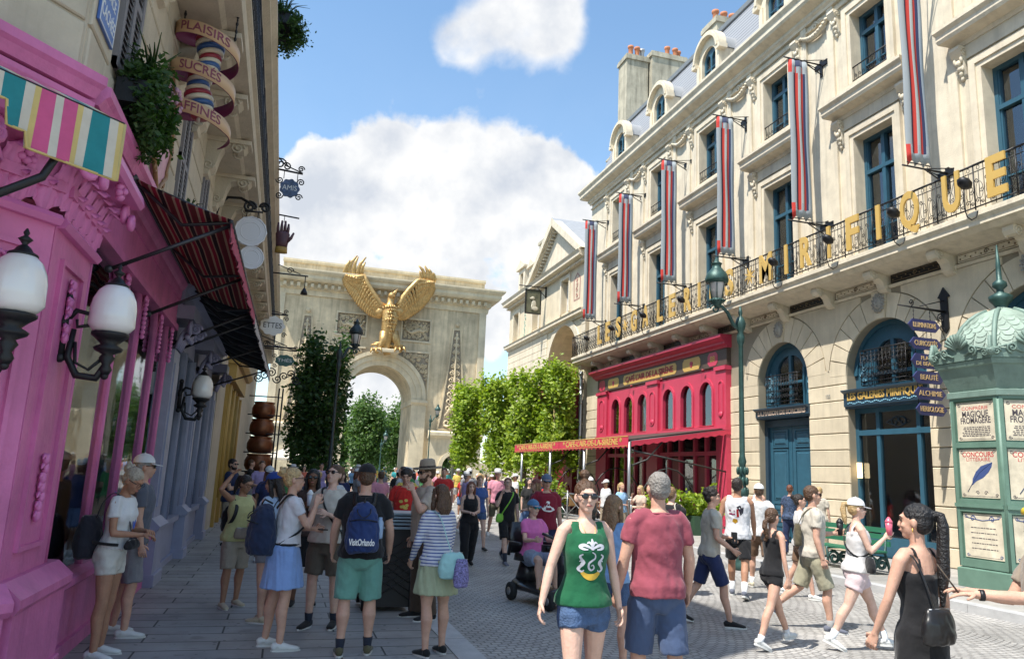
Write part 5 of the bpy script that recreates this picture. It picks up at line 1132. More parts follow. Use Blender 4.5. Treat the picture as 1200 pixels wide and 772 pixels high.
street_lamp(1.42, 24, 5.25, 1.88, 5.55, 'slim dark street lamp on the left pavement before the columnar tree', mat('slim_lamp', (0.03, 0.045, 0.05), 0.4, 0.3), 0.85, False)
street_lamp(10.2, 55, 5.4, 10.7, 5.75, 'distant dark street lamp against the right pier of the arch', greeniron, 0.85, False)
street_lamp(7.4, 60.4, 3.6, 7.7, 3.9, 'short far street lamp standing in the arch opening', greeniron, 0.8, False)
# ================================================================ poster kiosk
def kiosk():
 C = Vector((13.2, 11.0, 0.134)); R = 1.08; t = thing('poster_kiosk', 'green domed octagonal poster kiosk with old printed bills', 'kiosk', C)
 t['label'] = 'green domed poster kiosk with weathered printed bills on the right pavement'
 G = Fr(C, (1, 0, 0), (0, 0, 1), (0, -1, 0))
 vs = [(C.x - R * cos(radians(30 + 60 * k)), C.y + R * sin(radians(30 + 60 * k))) for k in range(6)]
 def hexp(r, z): return [(C.x - r * cos(radians(30 + 60 * k)), C.y + r * sin(radians(30 + 60 * k)), z + C.z) for k in range(6)]
 def hexloft(mb, prof):
  V = [];
  for r, z in prof: V += hexp(r, z)
  fs = []
  for i in range(len(prof) - 1):
   for k in range(6): fs.append((i * 6 + k, (i + 1) * 6 + k, (i + 1) * 6 + (k + 1) % 6, i * 6 + (k + 1) % 6))
  mb.add(V, fs); return mb
 q = MB(); hexloft(q, [(1.08, 0), (1.08, 0.32), (.98, 0.36), (.98, 3.5)]); q.build('body', verdip, t)
 q = MB(); hexloft(q, [(1.02, 3.44), (1.07, 3.46), (1.07, 3.56), (1.02, 3.58), (1.20, 4.0), (1.24, 4.02), (1.27, 4.1), (1.25, 4.16), (1.0, 4.2), (0.2, 4.25)]); q.build('cornice', verdi, t)
 faces = []
 for k in range(6):
  a = Vector((*hexp(.98, 0)[k][:2], C.z)); b = Vector((*hexp(.98, 0)[(k + 1) % 6][:2], C.z)); mid = (a + b) / 2; n = (mid - Vector((C.x, C.y, C.z))).normalized(); u = Vector((0, 0, 1)).cross(n).normalized()
  faces.append(Fr(mid, u, (0, 0, 1), n))
 hw = 0.49
 paper = mat('old_poster', (0.62, 0.55, 0.42), 0.8, var=0.3, vscale=4, streak=0.1); ink = mat('poster_ink', (0.06, 0.05, 0.06), 0.8); inkr = mat('poster_red_ink', (0.45, 0.05, 0.05), 0.8); inkb = mat('poster_blue_ink', (0.04, 0.07, 0.2), 0.8)
 rows = [(0.5, 1.35), (1.58, 2.52), (2.62, 3.4)]
 for fi, F in enumerate(faces):
  m = MB()
  m.box(F, -hw, -hw + 0.06, 0.36, 3.44, 0, 0.05); m.box(F, hw - 0.06, hw, 0.36, 3.44, 0, 0.05)
  for z0, z1 in ((0.36, 0.5), (1.35, 1.58), (2.52, 2.62), (3.4, 3.46)): m.box(F, -hw + 0.06, hw - 0.06, z0, z1, 0, 0.046)
  m.box(F, -hw, hw, 1.43, 1.5, 0.046, 0.075)
  m.tube([F(hw, 0.36, 0.0), F(hw, 3.44, 0.0)], 0.05, 8); m.build('frame', verdip, t)
  if fi not in (0, 5, 4, 1): continue
  for ri, (z0, z1) in enumerate(rows):
   p = MB(); p.box(F, -hw + 0.09, hw - 0.09, z0 + 0.03, z1 - 0.03, 0.0, 0.012)
   po = p.build('poster', paper, t)
   zc = (z0 + z1) / 2; h = z1 - z0; i1 = MB(); i2 = MB(); i3 = MB(); P = F.sub(0, 0, 0.012)
   def lines(mb, za, zb_, n, w=0.6, seed=0):
    r = random.Random(seed)
    for j in range(n):
     z = za + (zb_ - za) * j / max(1, n - 1); x = -w / 2 * r.uniform(0.8, 1)
     while x < w / 2 * 0.95:
      l = r.uniform(0.02, 0.07); mb.box(P, x, min(x + l, w / 2), z - 0.008, z + 0.008, 0, 0.002); x += l + 0.015
   for s_ in (-1, 1):
    for zz in (z0 + 0.08, z1 - 0.08):
     scroll(i3 if ri == 0 else i1, P, s_ * (hw - 0.15), zz, 0.035, 1.3, 0, s_, 0.005, 9, 0.001)
   i1.box(P, -hw + 0.13, hw - 0.13, z1 - 0.06, z1 - 0.054, 0, 0.002); i1.box(P, -hw + 0.13, hw - 0.13, z0 + 0.054, z0 + 0.06, 0, 0.002)
   if fi in (5, 1, 4) and ri == 2:
    text_mesh('CONFRÉRIE', F.sub(0, z1 - 0.15, 0.012), 0.09, 0.002, width=0.56, mb=i2); text_mesh('MAGIQUE', F.sub(0, z1 - 0.26, 0.012), 0.16, 0.002, width=0.56, bold=.003, mb=i1); text_mesh('FROMAGÈRE', F.sub(0, z1 - 0.38, 0.012), 0.16, 0.002, width=0.64, bold=.003, mb=i1); lines(i1, z1 - 0.50, z0 + 0.12, 6, 0.6, 3)
   elif fi in (5, 1, 4) and ri == 1:
    text_mesh('CONCOURS', F.sub(0, z1 - 0.13, 0.012), 0.13, 0.002, width=0.66, bold=.002, mb=i2); text_mesh('LITTÉRAIRE', F.sub(0, z1 - 0.22, 0.012), 0.09, 0.002, width=0.5, mb=i2)
    pts = [(-0.26, -0.32), (-0.12, -0.12), (0.02, 0.04), (0.16, 0.14), (0.28, 0.22)]
    i3.plate(F.sub(0, zc - 0.02, 0.012), [(-0.16, -0.2), (-0.06, -0.12), (0.08, -0.06), (0.2, 0.04), (0.27, 0.14), (0.29, 0.22), (0.2, 0.2), (0.05, 0.15), (-0.06, 0.05), (-0.14, -0.08)], c0=0, c1=0.003)
    i3.tube([F(x, zc - 0.02 + z, 0.016) for x, z in pts], 0.006, 4); scroll(i1, P, 0.12, z0 + 0.12, 0.04, 1.2, 0, 1, 0.006, 9); scroll(i1, P, -0.05, z0 + 0.12, 0.04, 1.2, pi, -1, 0.006, 9)
   elif ri == 0:
    lines(i1, z1 - 0.28, z0 + 0.2, 5, 0.56, 7 + fi); scroll(i3, P, -0.2, z1 - 0.12, 0.06, 1.2, 0, 1, 0.008, 10); scroll(i3, P, 0.2, z1 - 0.12, 0.06, 1.2, pi, -1, 0.008, 10); i3.tube([P(-0.35, z1 - 0.1), P(0, z1 - 0.15), P(0.35, z1 - 0.1)], 0.008, 4)
    if fi == 0: text_mesh('CIRQUE', F.sub(0, z1 - 0.2, 0.012), 0.15, 0.002, width=0.6, mb=i1)
   elif ri == 2:
    text_mesh('BALAI ROUGE', F.sub(0.05, z1 - 0.16, 0.012), 0.11, 0.002, width=0.6, mb=i2); text_mesh('LE GRAND\nCHAMPIONNAT', F.sub(0.1, z1 - 0.3, 0.012), 0.08, 0.002, width=0.5, mb=i1)
    i3.plate(F.sub(-0.15, zc, 0.012), [(-0.25, 0.3), (-0.15, 0.32), (0.0, 0.05), (0.22, -0.2), (0.02, -0.12), (-0.15, 0.1)], c0=0, c1=0.003); scroll(i2, P, 0.05, z0 + 0.2, 0.08, 1.4, 0, 1, 0.012, 12); lines(i1, zc - 0.1, z0 + 0.1, 4, 0.3, 9)
   else:
    i3.plate(F.sub(0, zc, 0.012), rect(-0.2, 0.3, -0.2, -0.02), c0=0, c1=0.003); lines(i1, z1 - 0.12, zc + 0.05, 4, 0.66, 5); scroll(i2, P, 0.0, zc + 0.12, 0.12, 1.4, 0, 1, 0.012, 12); lines(i1, zc - 0.28, z0 + 0.1, 3, 0.6, 4)
   for mb, mm in ((i1, ink), (i2, inkr), (i3, inkb)):
    if mb.v: mb.build('print', mm, po)
 def dome_r(h): return 0.93 * sqrt(max(0.0, 1 - (h / 1.12) ** 2)) if h < 1.12 else 0
 q = MB(); q.lathe(G, [(dome_r(h), 4.12 + h) for h in [0, 0.2, 0.4, 0.6, 0.75, 0.88, 0.97, 1.04, 1.09]] + [(0.12, 5.23)], 36)
 for row in range(10):
  h = 0.12 + row * 0.105; r = dome_r(h); n = max(8, int(30 * r / 1.0)); r2 = dome_r(h + 0.13);
  for k in range(n):
   a0 = 2 * pi * (k + 0.5 * (row % 2)) / n; w = pi / n * 0.96; V = []
   up0 = (r2, 4.12 + h + 0.13)
   for j in range(7):
    tt = -1 + 2 * j / 6; dz = -0.085 * sqrt(max(0, 1 - tt * tt)); rr = dome_r(max(0, h + dz + 0.02)) + 0.026; V.append(G(rr * cos(a0 + w * tt), 4.12 + h + dz, rr * sin(a0 + w * tt)))
   V += [G((r2 + 0.004) * cos(a0 + w), up0[1], (r2 + 0.004) * sin(a0 + w)), G((r2 + 0.004) * cos(a0 - w), up0[1], (r2 + 0.004) * sin(a0 - w))]
   q.add(V, [tuple(range(9))])
 d = q.build('dome', mat('dome_scales', (0.27, 0.35, 0.29), 0.65, var=0.25, vscale=3, bump=0.15, streak=0.15), t)
 r = MB()
 for k in range(6):
  a = radians(30 + 60 * k); r.tube([(C.x - (dome_r(h) + 0.02) * cos(a), C.y + (dome_r(h) + 0.02) * sin(a), C.z + 4.12 + h) for h in [0, 0.15, 0.35, 0.55, 0.75, 0.9, 1.0, 1.08]], 0.045, 7)
 r.build('rib', verdi, d)
 c = MB()
 for k in range(6):
  a = Vector(hexp(1.27, 4.12)[k]); b = Vector(hexp(1.27, 4.12)[(k + 1) % 6]); mid = (a + b) / 2; n = (mid - Vector((C.x, C.y, mid.z))).normalized(); u = Vector((0, 0, 1)).cross(n).normalized(); L_ = (a - b).length / 2
  F = Fr(mid, u, (Vector((0, 0, 1)) + n * 0.12).normalized(), n)
  top = [(-L_, 0.12), (-L_ * 0.85, 0.18), (-L_ * 0.6, 0.16), (-L_ * 0.35, 0.3), (-0.1, 0.34), (0.1, 0.34), (L_ * 0.35, 0.3), (L_ * 0.6, 0.16), (L_ * 0.85, 0.18), (L_, 0.12), (L_, 0), (-L_, 0)]
  c.plate(F, top[::-1], c0=-0.02, c1=0.02)
  for j in range(9):
   an = radians(20 + 17.5 * j); c.tube([F(0.05 * cos(an), 0.2 + 0.05 * sin(an), 0.03), F(0.25 * cos(an), 0.24 + 0.27 * sin(an), 0.07)], [0.02, 0.035], 6)
  for s_ in (-1, 1):
   scroll(c, F, s_ * 0.3, 0.17, 0.1, 1.5, -pi / 2, s_, 0.022, 14, 0.04); scroll(c, F, s_ * 0.55, 0.1, 0.07, 1.5, 0, -s_, 0.018, 12, 0.04); c.tube([F(s_ * 0.12, 0.08, 0.04), F(s_ * 0.4, 0.22, 0.04), F(s_ * 0.7, 0.12, 0.04)], 0.018, 5)
  e = a + Vector((0, 0, 0.12))
  for j in range(5): c.tube([e, e + Vector(((a - C).normalized().x * (0.02 + 0.05 * j), (a - C).normalized().y * (0.02 + 0.05 * j), 0.28 - 0.05 * j))], [0.045, 0.03], 6)
  c.ball(e, 0.09, n=8, m=6)
 c.build('cresting', verdi, t)
 f = MB(); f.lathe(G, [(0.16, 5.2), (0.1, 5.27), (0.13, 5.33), (0.2, 5.42), (0.21, 5.5), (0.07, 5.58), (0.06, 5.64), (0.13, 5.7), (0.12, 5.78), (0.05, 5.84), (0.045, 6.1), (0.012, 6.55)], 14); f.build('finial', greeniron, t)
kiosk()
# ================================================================ green cast iron bench, bin, fence, umbrella
def bench():
 t = thing('park_bench', 'green slatted bench with cast iron ends before the shop window', 'bench', (11.6, 14.0, 0.134))
 D = Vector((0.62, -0.0, 0))
 F = Fr((11.6, 14.0, 0.134), (0, -1, 0), (0, 0, 1), (-1, 0, 0))
 q = MB()
 for k in range(4): q.box(F, -1.2, 1.2, 0.43, 0.465, -0.25 + k * 0.12, -0.15 + k * 0.12)
 q.build('seat', mat('bench_green', (0.03, 0.16, 0.09), 0.4, var=0.15), t)
 q = MB()
 for k in range(3): q.box(F, -1.2, 1.2, 0.55 + k * 0.13, 0.65 + k * 0.13, -0.34, -0.30)
 q.build('backrest', mat('bench_green', (0, 0, 0)), t)
 for a in (-1.1, 0.0, 1.1):
  e = MB(); G = Fr(F(a, 0, 0), F.n, (0, 0, 1), F.u)
  scroll(e, G, 0.05, 0.2, 0.16, 1.5, 0, 1, 0.035, 16); scroll(e, G, -0.2, 0.2, 0.14, 1.5, pi, -1, 0.035, 16)
  e.tube([G(0.25, 0.0), G(0.2, 0.2), G(0.24, 0.42), G(-0.28, 0.42), G(-0.34, 0.92)], 0.03, 7); e.tube([G(-0.4, 0), G(-0.28, 0.42)], 0.03, 7)
  e.build('leg', greeniron, t)
bench()
def bin_():
 t = thing('litter_bin', 'dark wire mesh litter bin with a pale slatted top between the tourists', 'bin', (1.45, 10.3, 0.012)); q = MB()
 F = Fr((1.45, 10.3, 0.012), (1, 0, 0), (0, 0, 1), (0, -1, 0)); w = 0.3
 q.box(F, -w, w, 0.06, 1.02, -w, w)
 for s_ in (-1, 1):
  for k in range(2): q.tube([F(s_ * w, 0.02, (-1, 1)[k] * w), F(s_ * w, 1.06, (-1, 1)[k] * w)], 0.03, 6)
 for G in (F.sub(0, 0, w), Fr(F(w, 0, 0), (0, 1, 0), (0, 0, 1), (1, 0, 0)), Fr(F(-w, 0, 0), (0, -1, 0), (0, 0, 1), (-1, 0, 0))):
  for k in range(9):
   for d in (-1, 1): q.tube([G(-w + 0.02, 0.1 + k * 0.1, 0.012), G(w - 0.02, 0.1 + k * 0.1 + d * 0.35 if 0.1 + k * 0.1 + d * 0.35 > 0.08 else 0.08, 0.012)], 0.008, 4) if 0.08 < 0.1 + k * 0.1 + d * 0.35 < 1.0 else None
 q.build('body', mat('bin_black', (0.02, 0.018, 0.018), 0.5), t)
 l = MB(); l.box(F, -w - 0.04, w + 0.04, 1.02, 1.05, -w - 0.04, w + 0.04)
 for k in range(4): l.box(F, -w - 0.03, w + 0.03, 1.07 + k * 0.042, 1.095 + k * 0.042, -w - 0.02, w + 0.03)
 l.build('lid', mat('bin_lid', (0.28, 0.36, 0.42), 0.35, 0.3), t)
bin_()
def fence():
 t = thing('cafe_railing', 'low grey metal railing in front of the café tables', 'railing', (10.9, 27, 0.134)); q = MB()
 Y = [22.6, 24.5, 26.4, 28.3, 30.2, 32.1, 34.0]
 for z in (1.0, 0.2): q.tube([(10.9, Y[0], z + 0.13), (10.9, Y[-1], z + 0.13)], 0.025, 6)
 q.tube([(10.9, Y[0], 1.13), (14.4, Y[0], 1.13)], 0.025, 6); q.tube([(10.9, Y[0], 0.33), (14.4, Y[0], 0.33)], 0.02, 6)
 for i in range(6):
  q.tube([(10.9, Y[i], 0.33), (10.9, Y[i + 1], 1.13)], 0.018, 5); q.tube([(10.9, Y[i], 1.13), (10.9, Y[i + 1], 0.33)], 0.018, 5)
 for x0, x1 in ((10.9, 12.65), (12.65, 14.4)): q.tube([(x0, Y[0], .33), (x1, Y[0], 1.13)], 0.016, 5); q.tube([(x0, Y[0], 1.13), (x1, Y[0], .33)], 0.016, 5)
 q.build('rails', steel, t)
 for y in Y: p = MB(); p.tube([(10.9, y, 0.13), (10.9, y, 1.2)], 0.035, 8); p.ball((10.9, y, 1.2), 0.045, n=8, m=6); p.build('post', steel, t)
 for x in (12.65, 14.4): p = MB(); p.tube([(x, 22.6, 0.13), (x, 22.6, 1.2)], 0.035, 8); p.build('post', steel, t)
fence()
def plants():
 rng = random.Random(5)
 for i, (x, y, lb) in enumerate(((11.9, 22.1, 'leafy green planter at the near corner of the café terrace'), (13.2, 22.0, 'leafy green planter by the café wall beside the railing'), (10.7, 29.2, 'small leafy planter on the railing in the middle of the café terrace'), (10.8, 34.4, 'small leafy planter at the far end of the café railing'))):
  t = thing('terrace_planter', lb, 'planter', (x, y, 0.134), 0, 'planters round the café terrace'); q = MB(); s = 1.0 if i < 2 else 0.6
  q.wbox(x - 0.5 * s, x + 0.5 * s, y - 0.25, y + 0.25, 0.13, 0.13 + 0.6); q.build('box', mat('planter_green', (0.03, 0.07, 0.04), 0.6), t)
  l = MB(); leaves(l, (x, y, 1.05), (0.75 * s, 0.5 * s, 0.55), int(900 * s), 0.16, 'ellipsoid', 22, rng); l.build('foliage', lg, t)
plants()
def cafe_table(x, y, lb, i):
 t = thing('cafe_table', lb, 'table', (x, y, 0.134), 0, 'tables on the café terrace'); q = MB(); G = Fr((x, y, 0.134), (1, 0, 0), (0, 0, 1), (0, -1, 0))
 q.lathe(G, [(0.38, 0.72), (0.38, 0.75), (0, 0.752)], 18); q.build('top', mat('pale_table', (0.55, 0.48, 0.36), 0.5), t); q = MB(); q.lathe(G, [(0.22, 0), (0.22, 0.02), (0.03, 0.05), (0.03, 0.72)], 12); q.build('base', iron, t)
 for s_ in (-1, 1):
  c = thing('cafe_chair', ('near' if s_ < 0 else 'far') + ' chair of the ' + lb.replace('round pale', '').strip(), 'chair', (x, y + s_ * 0.6, 0.134), 0 if s_ > 0 else pi, 'chairs on the café terrace'); c.location = (0, 0, 0); c.rotation_euler = (0, 0, 0)
  q = MB(); q.wbox(-0.2, 0.2, -0.2, 0.2, 0.43, 0.46); q.build('seat', mat('rattan', (0.35, 0.2, 0.08), 0.6, var=0.2), c); q = MB(); q.wbox(-0.2, 0.2, 0.19, 0.215, 0.46, 0.88); q.build('backrest', mat('rattan', (0, 0, 0)), c)
  for a in (-0.17, 0.17):
   for b in (-0.17, 0.17): q = MB(); q.tube([(a * 1.1, b * 1.1, 0), (a, b, 0.43)], 0.014, 5); q.build('leg', iron, c)
  c.location = (x, y + s_ * 0.62, 0.134); c.rotation_euler = (0, 0, 0 if s_ > 0 else pi)
for i, (x, y, lb) in enumerate(((11.9, 24.2, 'round pale café table nearest the camera by the railing'), (13.3, 25.4, 'round pale café table near the café door'), (11.8, 27.4, 'round pale café table in the middle by the railing'), (13.2, 29.0, 'round pale café table under the middle of the pergola'), (11.9, 31.0, 'round pale café table farther along the railing'), (12.9, 33.4, 'round pale café table at the far end of the terrace'))): cafe_table(x, y, lb, i)
def umbrella():
 x, y = 1.0, 50; t = thing('market_umbrella', 'large cream umbrella beyond the columnar tree at the foot of the arch', 'umbrella', (x, y, 0)); q = MB(); G = Fr((x, y, 0), (1, 0, 0), (0, 0, 1), (0, -1, 0))
 q.lathe(G, [(2.3, 2.0), (2.3, 2.12), (1.2, 2.6), (0.05, 3.1)], 8, smooth=False); q.build('canopy', mat('cream_canvas', (0.55, 0.50, 0.42), 0.9), t); q = MB(); q.tube([(x, y, 0), (x, y, 3.2)], 0.05, 8); q.build('pole', bark, t)
umbrella()
# ================================================================ left side: pink confectioner's, violet shop, upper storeys
FL = Fr((-1.76, 0, 0), (0, 1, 0), (0, 0, 1), (1, 0, 0))
cdir = Vector((0.65, 0.76, 0)).normalized()
FC = Fr((-1.76, 6.0, 0), cdir, (0, 0, 1), cdir.cross(Vector((0, 0, 1))))
left = thing('corner_building', 'long shaded stone corner building on the left with balcony, deep cornice and shutters', 'building', (-3, 20, 0))
def left_building():
 m = MB()
 wins = [(6.78, 7.5, 5.15, 6.75), (10.6, 11.35, 5.0, 6.7), (13.1, 13.85, 5.0, 6.7), (15.8, 16.5, 5.0, 6.7), (18.6, 19.3, 5.0, 6.7)]
 m.plate(FL, rect(6.0, 44, 4.55, 7.2), [rect(*w) for w in wins], -0.4, 0)
 m.plate(FC, rect(-5, 0, 4.55, 7.2), c0=-0.4, c1=0)
 m.plate(FL, rect(6.0, 44, 7.5, 9.3), c0=-0.4, c1=0); m.plate(FC, rect(-5, 0, 7.5, 9.3), c0=-0.4, c1=0)
 m.box(FL, 19.6, 20.5, 0, 4.55, -0.3, 0.1); m.box(FL, 20.9, 22.4, 0, 4.55, -0.3, 0.06); m.box(FL, 28, 44, 0, 4.55, -0.3, 0.0)
 m.wbox(-12, -8, -2, 44, 0, 9.3)
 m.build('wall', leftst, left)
 m = MB()
 def course(F, a0, a1, b0, b1, avoid=()):
  segs = [(a0, a1)]
  for w in avoid:
   if w[2] < b1 - 0.02 and w[3] > b0 + 0.02:
    segs = [s2 for s_ in segs for s2 in (((s_[0], min(s_[1], w[0] - 0.12)), (max(s_[0], w[1] + 0.12), s_[1])) if s_[0] < w[1] and s_[1] > w[0] else (s_,)) if s2[1] - s2[0] > 0.08]
  for s0, s1 in segs: m.box(F, s0, s1, b0 + 0.014, b1 - 0.014, 0, 0.03, ch=0.012)
 for i in range(6):
  b0 = 4.62 + i * 0.43; b1 = b0 + 0.43
  if b1 > 7.2: b1 = 7.19
  a = 6.02 + (0.0 if i % 2 else 0.5)
  course(FL, 6.03, a, b0, b1, wins) if a > 6.1 else None
  while a < 27: course(FL, a, min(a + 1.3, 27) - 0.014, b0, b1, wins); a += 1.3
  a = -0.03
  while a > -4: course(FC, a - 1.3 + 0.014, a, b0, b1); a -= 1.3
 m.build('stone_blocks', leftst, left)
 for w in wins:
  for s_ in (0,):
   q = MB(); a0, a1 = w[0], w[1]
   q.box(FL, a0, a0 + 0.08, w[2], w[3], -0.05, 0.05); q.box(FL, a1 - 0.08, a1, w[2], w[3], -0.05, 0.05); q.box(FL, (a0 + a1) / 2 - 0.05, (a0 + a1) / 2 + 0.05, w[2], w[3], -0.05, 0.05)
   for z in (w[2], (w[2] + w[3]) / 2, w[3] - 0.08): q.box(FL, a0, a1, z, z + 0.08, -0.04, 0.045)
   n = int((w[3] - w[2]) / 0.065)
   for k in range(n):
    z = w[2] + (k + 0.5) * (w[3] - w[2]) / n
    q.add([FL(a0 + .06, z + 0.02, 0.0), FL(a1 - .06, z + 0.02, 0.0), FL(a1 - .06, z - 0.02, 0.04), FL(a0 + .06, z - 0.02, 0.04), FL(a0 + .06, z + 0.03, 0.0), FL(a1 - .06, z + 0.03, 0.0), FL(a1 - .06, z - 0.01, 0.04), FL(a0 + .06, z - 0.01, 0.04)], [(0, 1, 2, 3), (7, 6, 5, 4), (3, 2, 6, 7)])
   q.box(FL, a0, a1, w[2], w[3], -0.07, -0.05)
   q.build('shutter', mat('grey_shutter', (0.20, 0.19, 0.20), 0.6, var=0.1), left)
 E_ = 0.78
 prof = [(0, 7.2), (0.5, 7.2), (0.56, 7.24), (E_ - 0.02, 7.26), (E_, 7.34), (E_, 7.42), (E_ + 0.06, 7.46), (E_ + 0.06, 7.5), (0, 7.52)]
 m = MB(); m.sweep(FL, prof, 6.0, 44, m0=-0.5); m.sweep(FC, prof, -5, 0, m1=0.3)
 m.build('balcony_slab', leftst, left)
 ca = [(0, 0.0), (0.66, 0.0), (0.68, -0.08), (0.62, -0.16), (0.52, -0.17), (0.42, -0.1), (0.3, -0.14), (0.24, -0.3), (0.2, -0.5), (0.12, -0.58), (0.1, -0.66), (0, -0.7)]
 for i in range(16):
  y = 7.95 + i * 1.72; q = MB(); F = FL.sub(y, 7.2, 0); q.sweep(F, ca, -0.15, 0.15)
  q.box(F, -0.2, 0.2, -0.07, 0, 0, 0.74)
  for s_ in (-1, 1):
   scroll(q, Fr(F(s_ * 0.155, -0.14, 0.52), FL.n, FL.v, FL.u), 0, 0, 0.12, 1.7, 0, 1, 0.018, 16); scroll(q, Fr(F(s_ * 0.155, -0.5, 0.1), FL.n, FL.v, FL.u), 0, 0, 0.09, 1.4, 0, -1, 0.015, 12)
  q.build('balcony_bracket', leftst, left)
 q = MB(); n = 60
 F = FL.sub(0, 7.5, E_ + 0.02); P = 1.0
 q.tube([F(0, 0.98), F(P, 0.98)], 0.025, 6); q.tube([F(0, 0.06), F(P, 0.06)], 0.018, 5); q.tube([F(0, 0.84), F(P, 0.84)], 0.012, 5)
 for k in range(8): q.tube([F(k / 8, 0.06), F(k / 8, 0.98)], 0.010, 4)
 for k in range(4): scroll(q, F, k / 4 + 0.125, 0.3, 0.08, 1.4, 0, 1, 0.01, 10); scroll(q, F, k / 4 + 0.125, 0.6, 0.08, 1.4, pi, -1, 0.01, 10)
 p0 = q.build('railing_panel', iron, left)
 for i in range(36):
  o = p0 if i == 0 else p0.copy()
  if i: COL.objects.link(o)
  o.location = (0, 5.4 + i, 0)
 prof = [(0, 9.2), (0.7, 9.2), (0.72, 9.26), (0.84, 9.32), (0.84, 9.4), (0.93, 9.5), (0.93, 9.62), (0, 9.66)]
 m = MB(); m.sweep(FL, prof, 6.0, 44, m0=-0.5); m.sweep(FC, prof, -5, 0, m1=0.3)
 for i in range(22):
  y = 7.1 + i * 1.72; F = FL.sub(y, 9.2, 0); m.sweep(F, [(0, 0), (0.6, 0), (0.62, -0.1), (0.5, -0.16), (0.3, -0.18), (0.14, -0.34), (0, -0.38)], -0.1, 0.1)
 m.build('cornice', leftst, left)
 m = MB(); m.sweep(FL, [(0.1, 9.64), (-0.9, 17.4), (-4, 18), (-6, 18), (-6, 9.5), (0.1, 9.5)], 4.5, 44); m.build('mansard_roof', slate, left)  # roof unseen from the street, raised so its shadow reaches across the road
left_building()
def pink_shop():
 t = thing('pink_shopfront', 'bright pink confectioner shopfront with carved corner pier and tall display windows', 'shopfront', (-1.8, 8, 0))
 m = MB()
 def pedestal(F, a0, a1, c=0.14):
  m.box(F, a0, a1, 0, 0.2, -0.2, c + 0.03, ch=0.01); m.box(F, a0 + 0.01, a1 - 0.01, 0.2, 0.72, -0.2, c); m.sweep(F, [(-0.2, 0.72), (c + 0.01, 0.72), (c + 0.04, 0.76), (c + 0.04, 0.82), (c, 0.86), (0.06, 0.93), (-0.2, 0.94)], a0 - 0.02, a1 + 0.02)
 pedestal(FL, 6.0, 7.3); pedestal(FC, -0.75, 0.02); pedestal(FC, -2.4, -1.35, 0.2)
 m.box(FL, 6.0, 7.05, 0.9, 3.5, -0.2, 0.02); m.box(FC, -0.62, 0.0, 0.9, 3.5, -0.2, 0.02)
 m.box(FC, -1.4, -0.6, 0.0, 3.6, -0.5, -0.12); m.box(FC, -2.3, -1.4, 0.9, 3.5, -0.2, 0.06)
 for F, a0, a1 in ((FL, 6.22, 6.85), (FC, -0.5, -0.12), (FC, -2.15, -1.55)):
  w = 0.035
  for e in ((a0, a1, 1.1, 1.1 + w), (a0, a1, 3.2, 3.2 + w), (a0, a0 + w, 1.1 + w, 3.2), (a1 - w, a1, 1.1 + w, 3.2)): m.box(F, *e, 0.02 if F is FL or a0 > -1 else .06, 0.05 if F is FL or a0 > -1 else .09)
 ent = [(-0.3, 4.12), (0.08, 4.12), (0.09, 4.2), (0.09, 4.26), (0.12, 4.3), (0.15, 4.36), (0.15, 4.40), (-0.3, 4.44)]
 m.sweep(FL, ent, 6.0, 11.95, m0=-0.45); m.sweep(FC, ent, -4, 0, m1=0.42)
 m.sweep(FC, [(0.0, 4.42), (0.15, 4.43), (0.19, 4.5), (0.22, 4.53), (0.22, 4.6), (0, 4.63)], -4, 0, m1=0.4); m.sweep(FL, [(0.0, 4.42), (0.15, 4.43), (0.19, 4.5), (0.22, 4.53), (0.22, 4.6), (0, 4.63)], 6, 11.95, m0=-0.4)
 for F, a0, a1 in ((FL, 6.0, 11.95), (FC, -4, 0)): m.box(F, a0, a1, 3.72, 4.13, -0.3, 0.06); m.box(F, a0, a1, 3.66, 3.74, -0.3, 0.1)
 m.box(FL, 7.05, 11.95, 0.0, 0.62, -0.3, 0.02); m.sweep(FL, [(-0.3, 0.62), (0.06, 0.62), (0.1, 0.66), (0.1, 0.72), (0.02, 0.76), (-0.3, 0.77)], 7.05, 11.95); m.box(FL, 7.3, 11.95, 0, 0.14, 0.02, 0.06)
 for a in (7.35, 8.5, 9.6, 10.7):
  m.box(FL, a, a + 0.05, 0.16, 0.6, 0.02, 0.03) if False else None
 for y in (7.12, 8.45, 9.55, 10.75, 11.75):
  m.box(FL, y - 0.03, y + 0.03, 0.76, 3.7, -0.06, 0.0); m.tube([FL(y, 0.8, 0.0), FL(y, 3.5, 0.0)], 0.022, 8)
 for y0, y1 in ((7.17, 8.4), (8.5, 9.5), (9.6, 10.7), (10.8, 11.7)):
  c = (y0 + y1) / 2; w = y1 - y0; r = 0.28
  for s_ in (-1, 1):
   P = [(c + s_ * w / 2, 3.7), (c + s_ * w / 2, 3.7 - r)] + [(c + s_ * (w / 2 - r * (1 - cos(radians(k)))), 3.7 - r * (1 - sin(radians(k)))) for k in range(0, 91, 15)]
   m.plate(FL, P, c0=-0.1, c1=0.01)
 m.build('facade', pink, t)
 q = MB(); rng = random.Random(12)
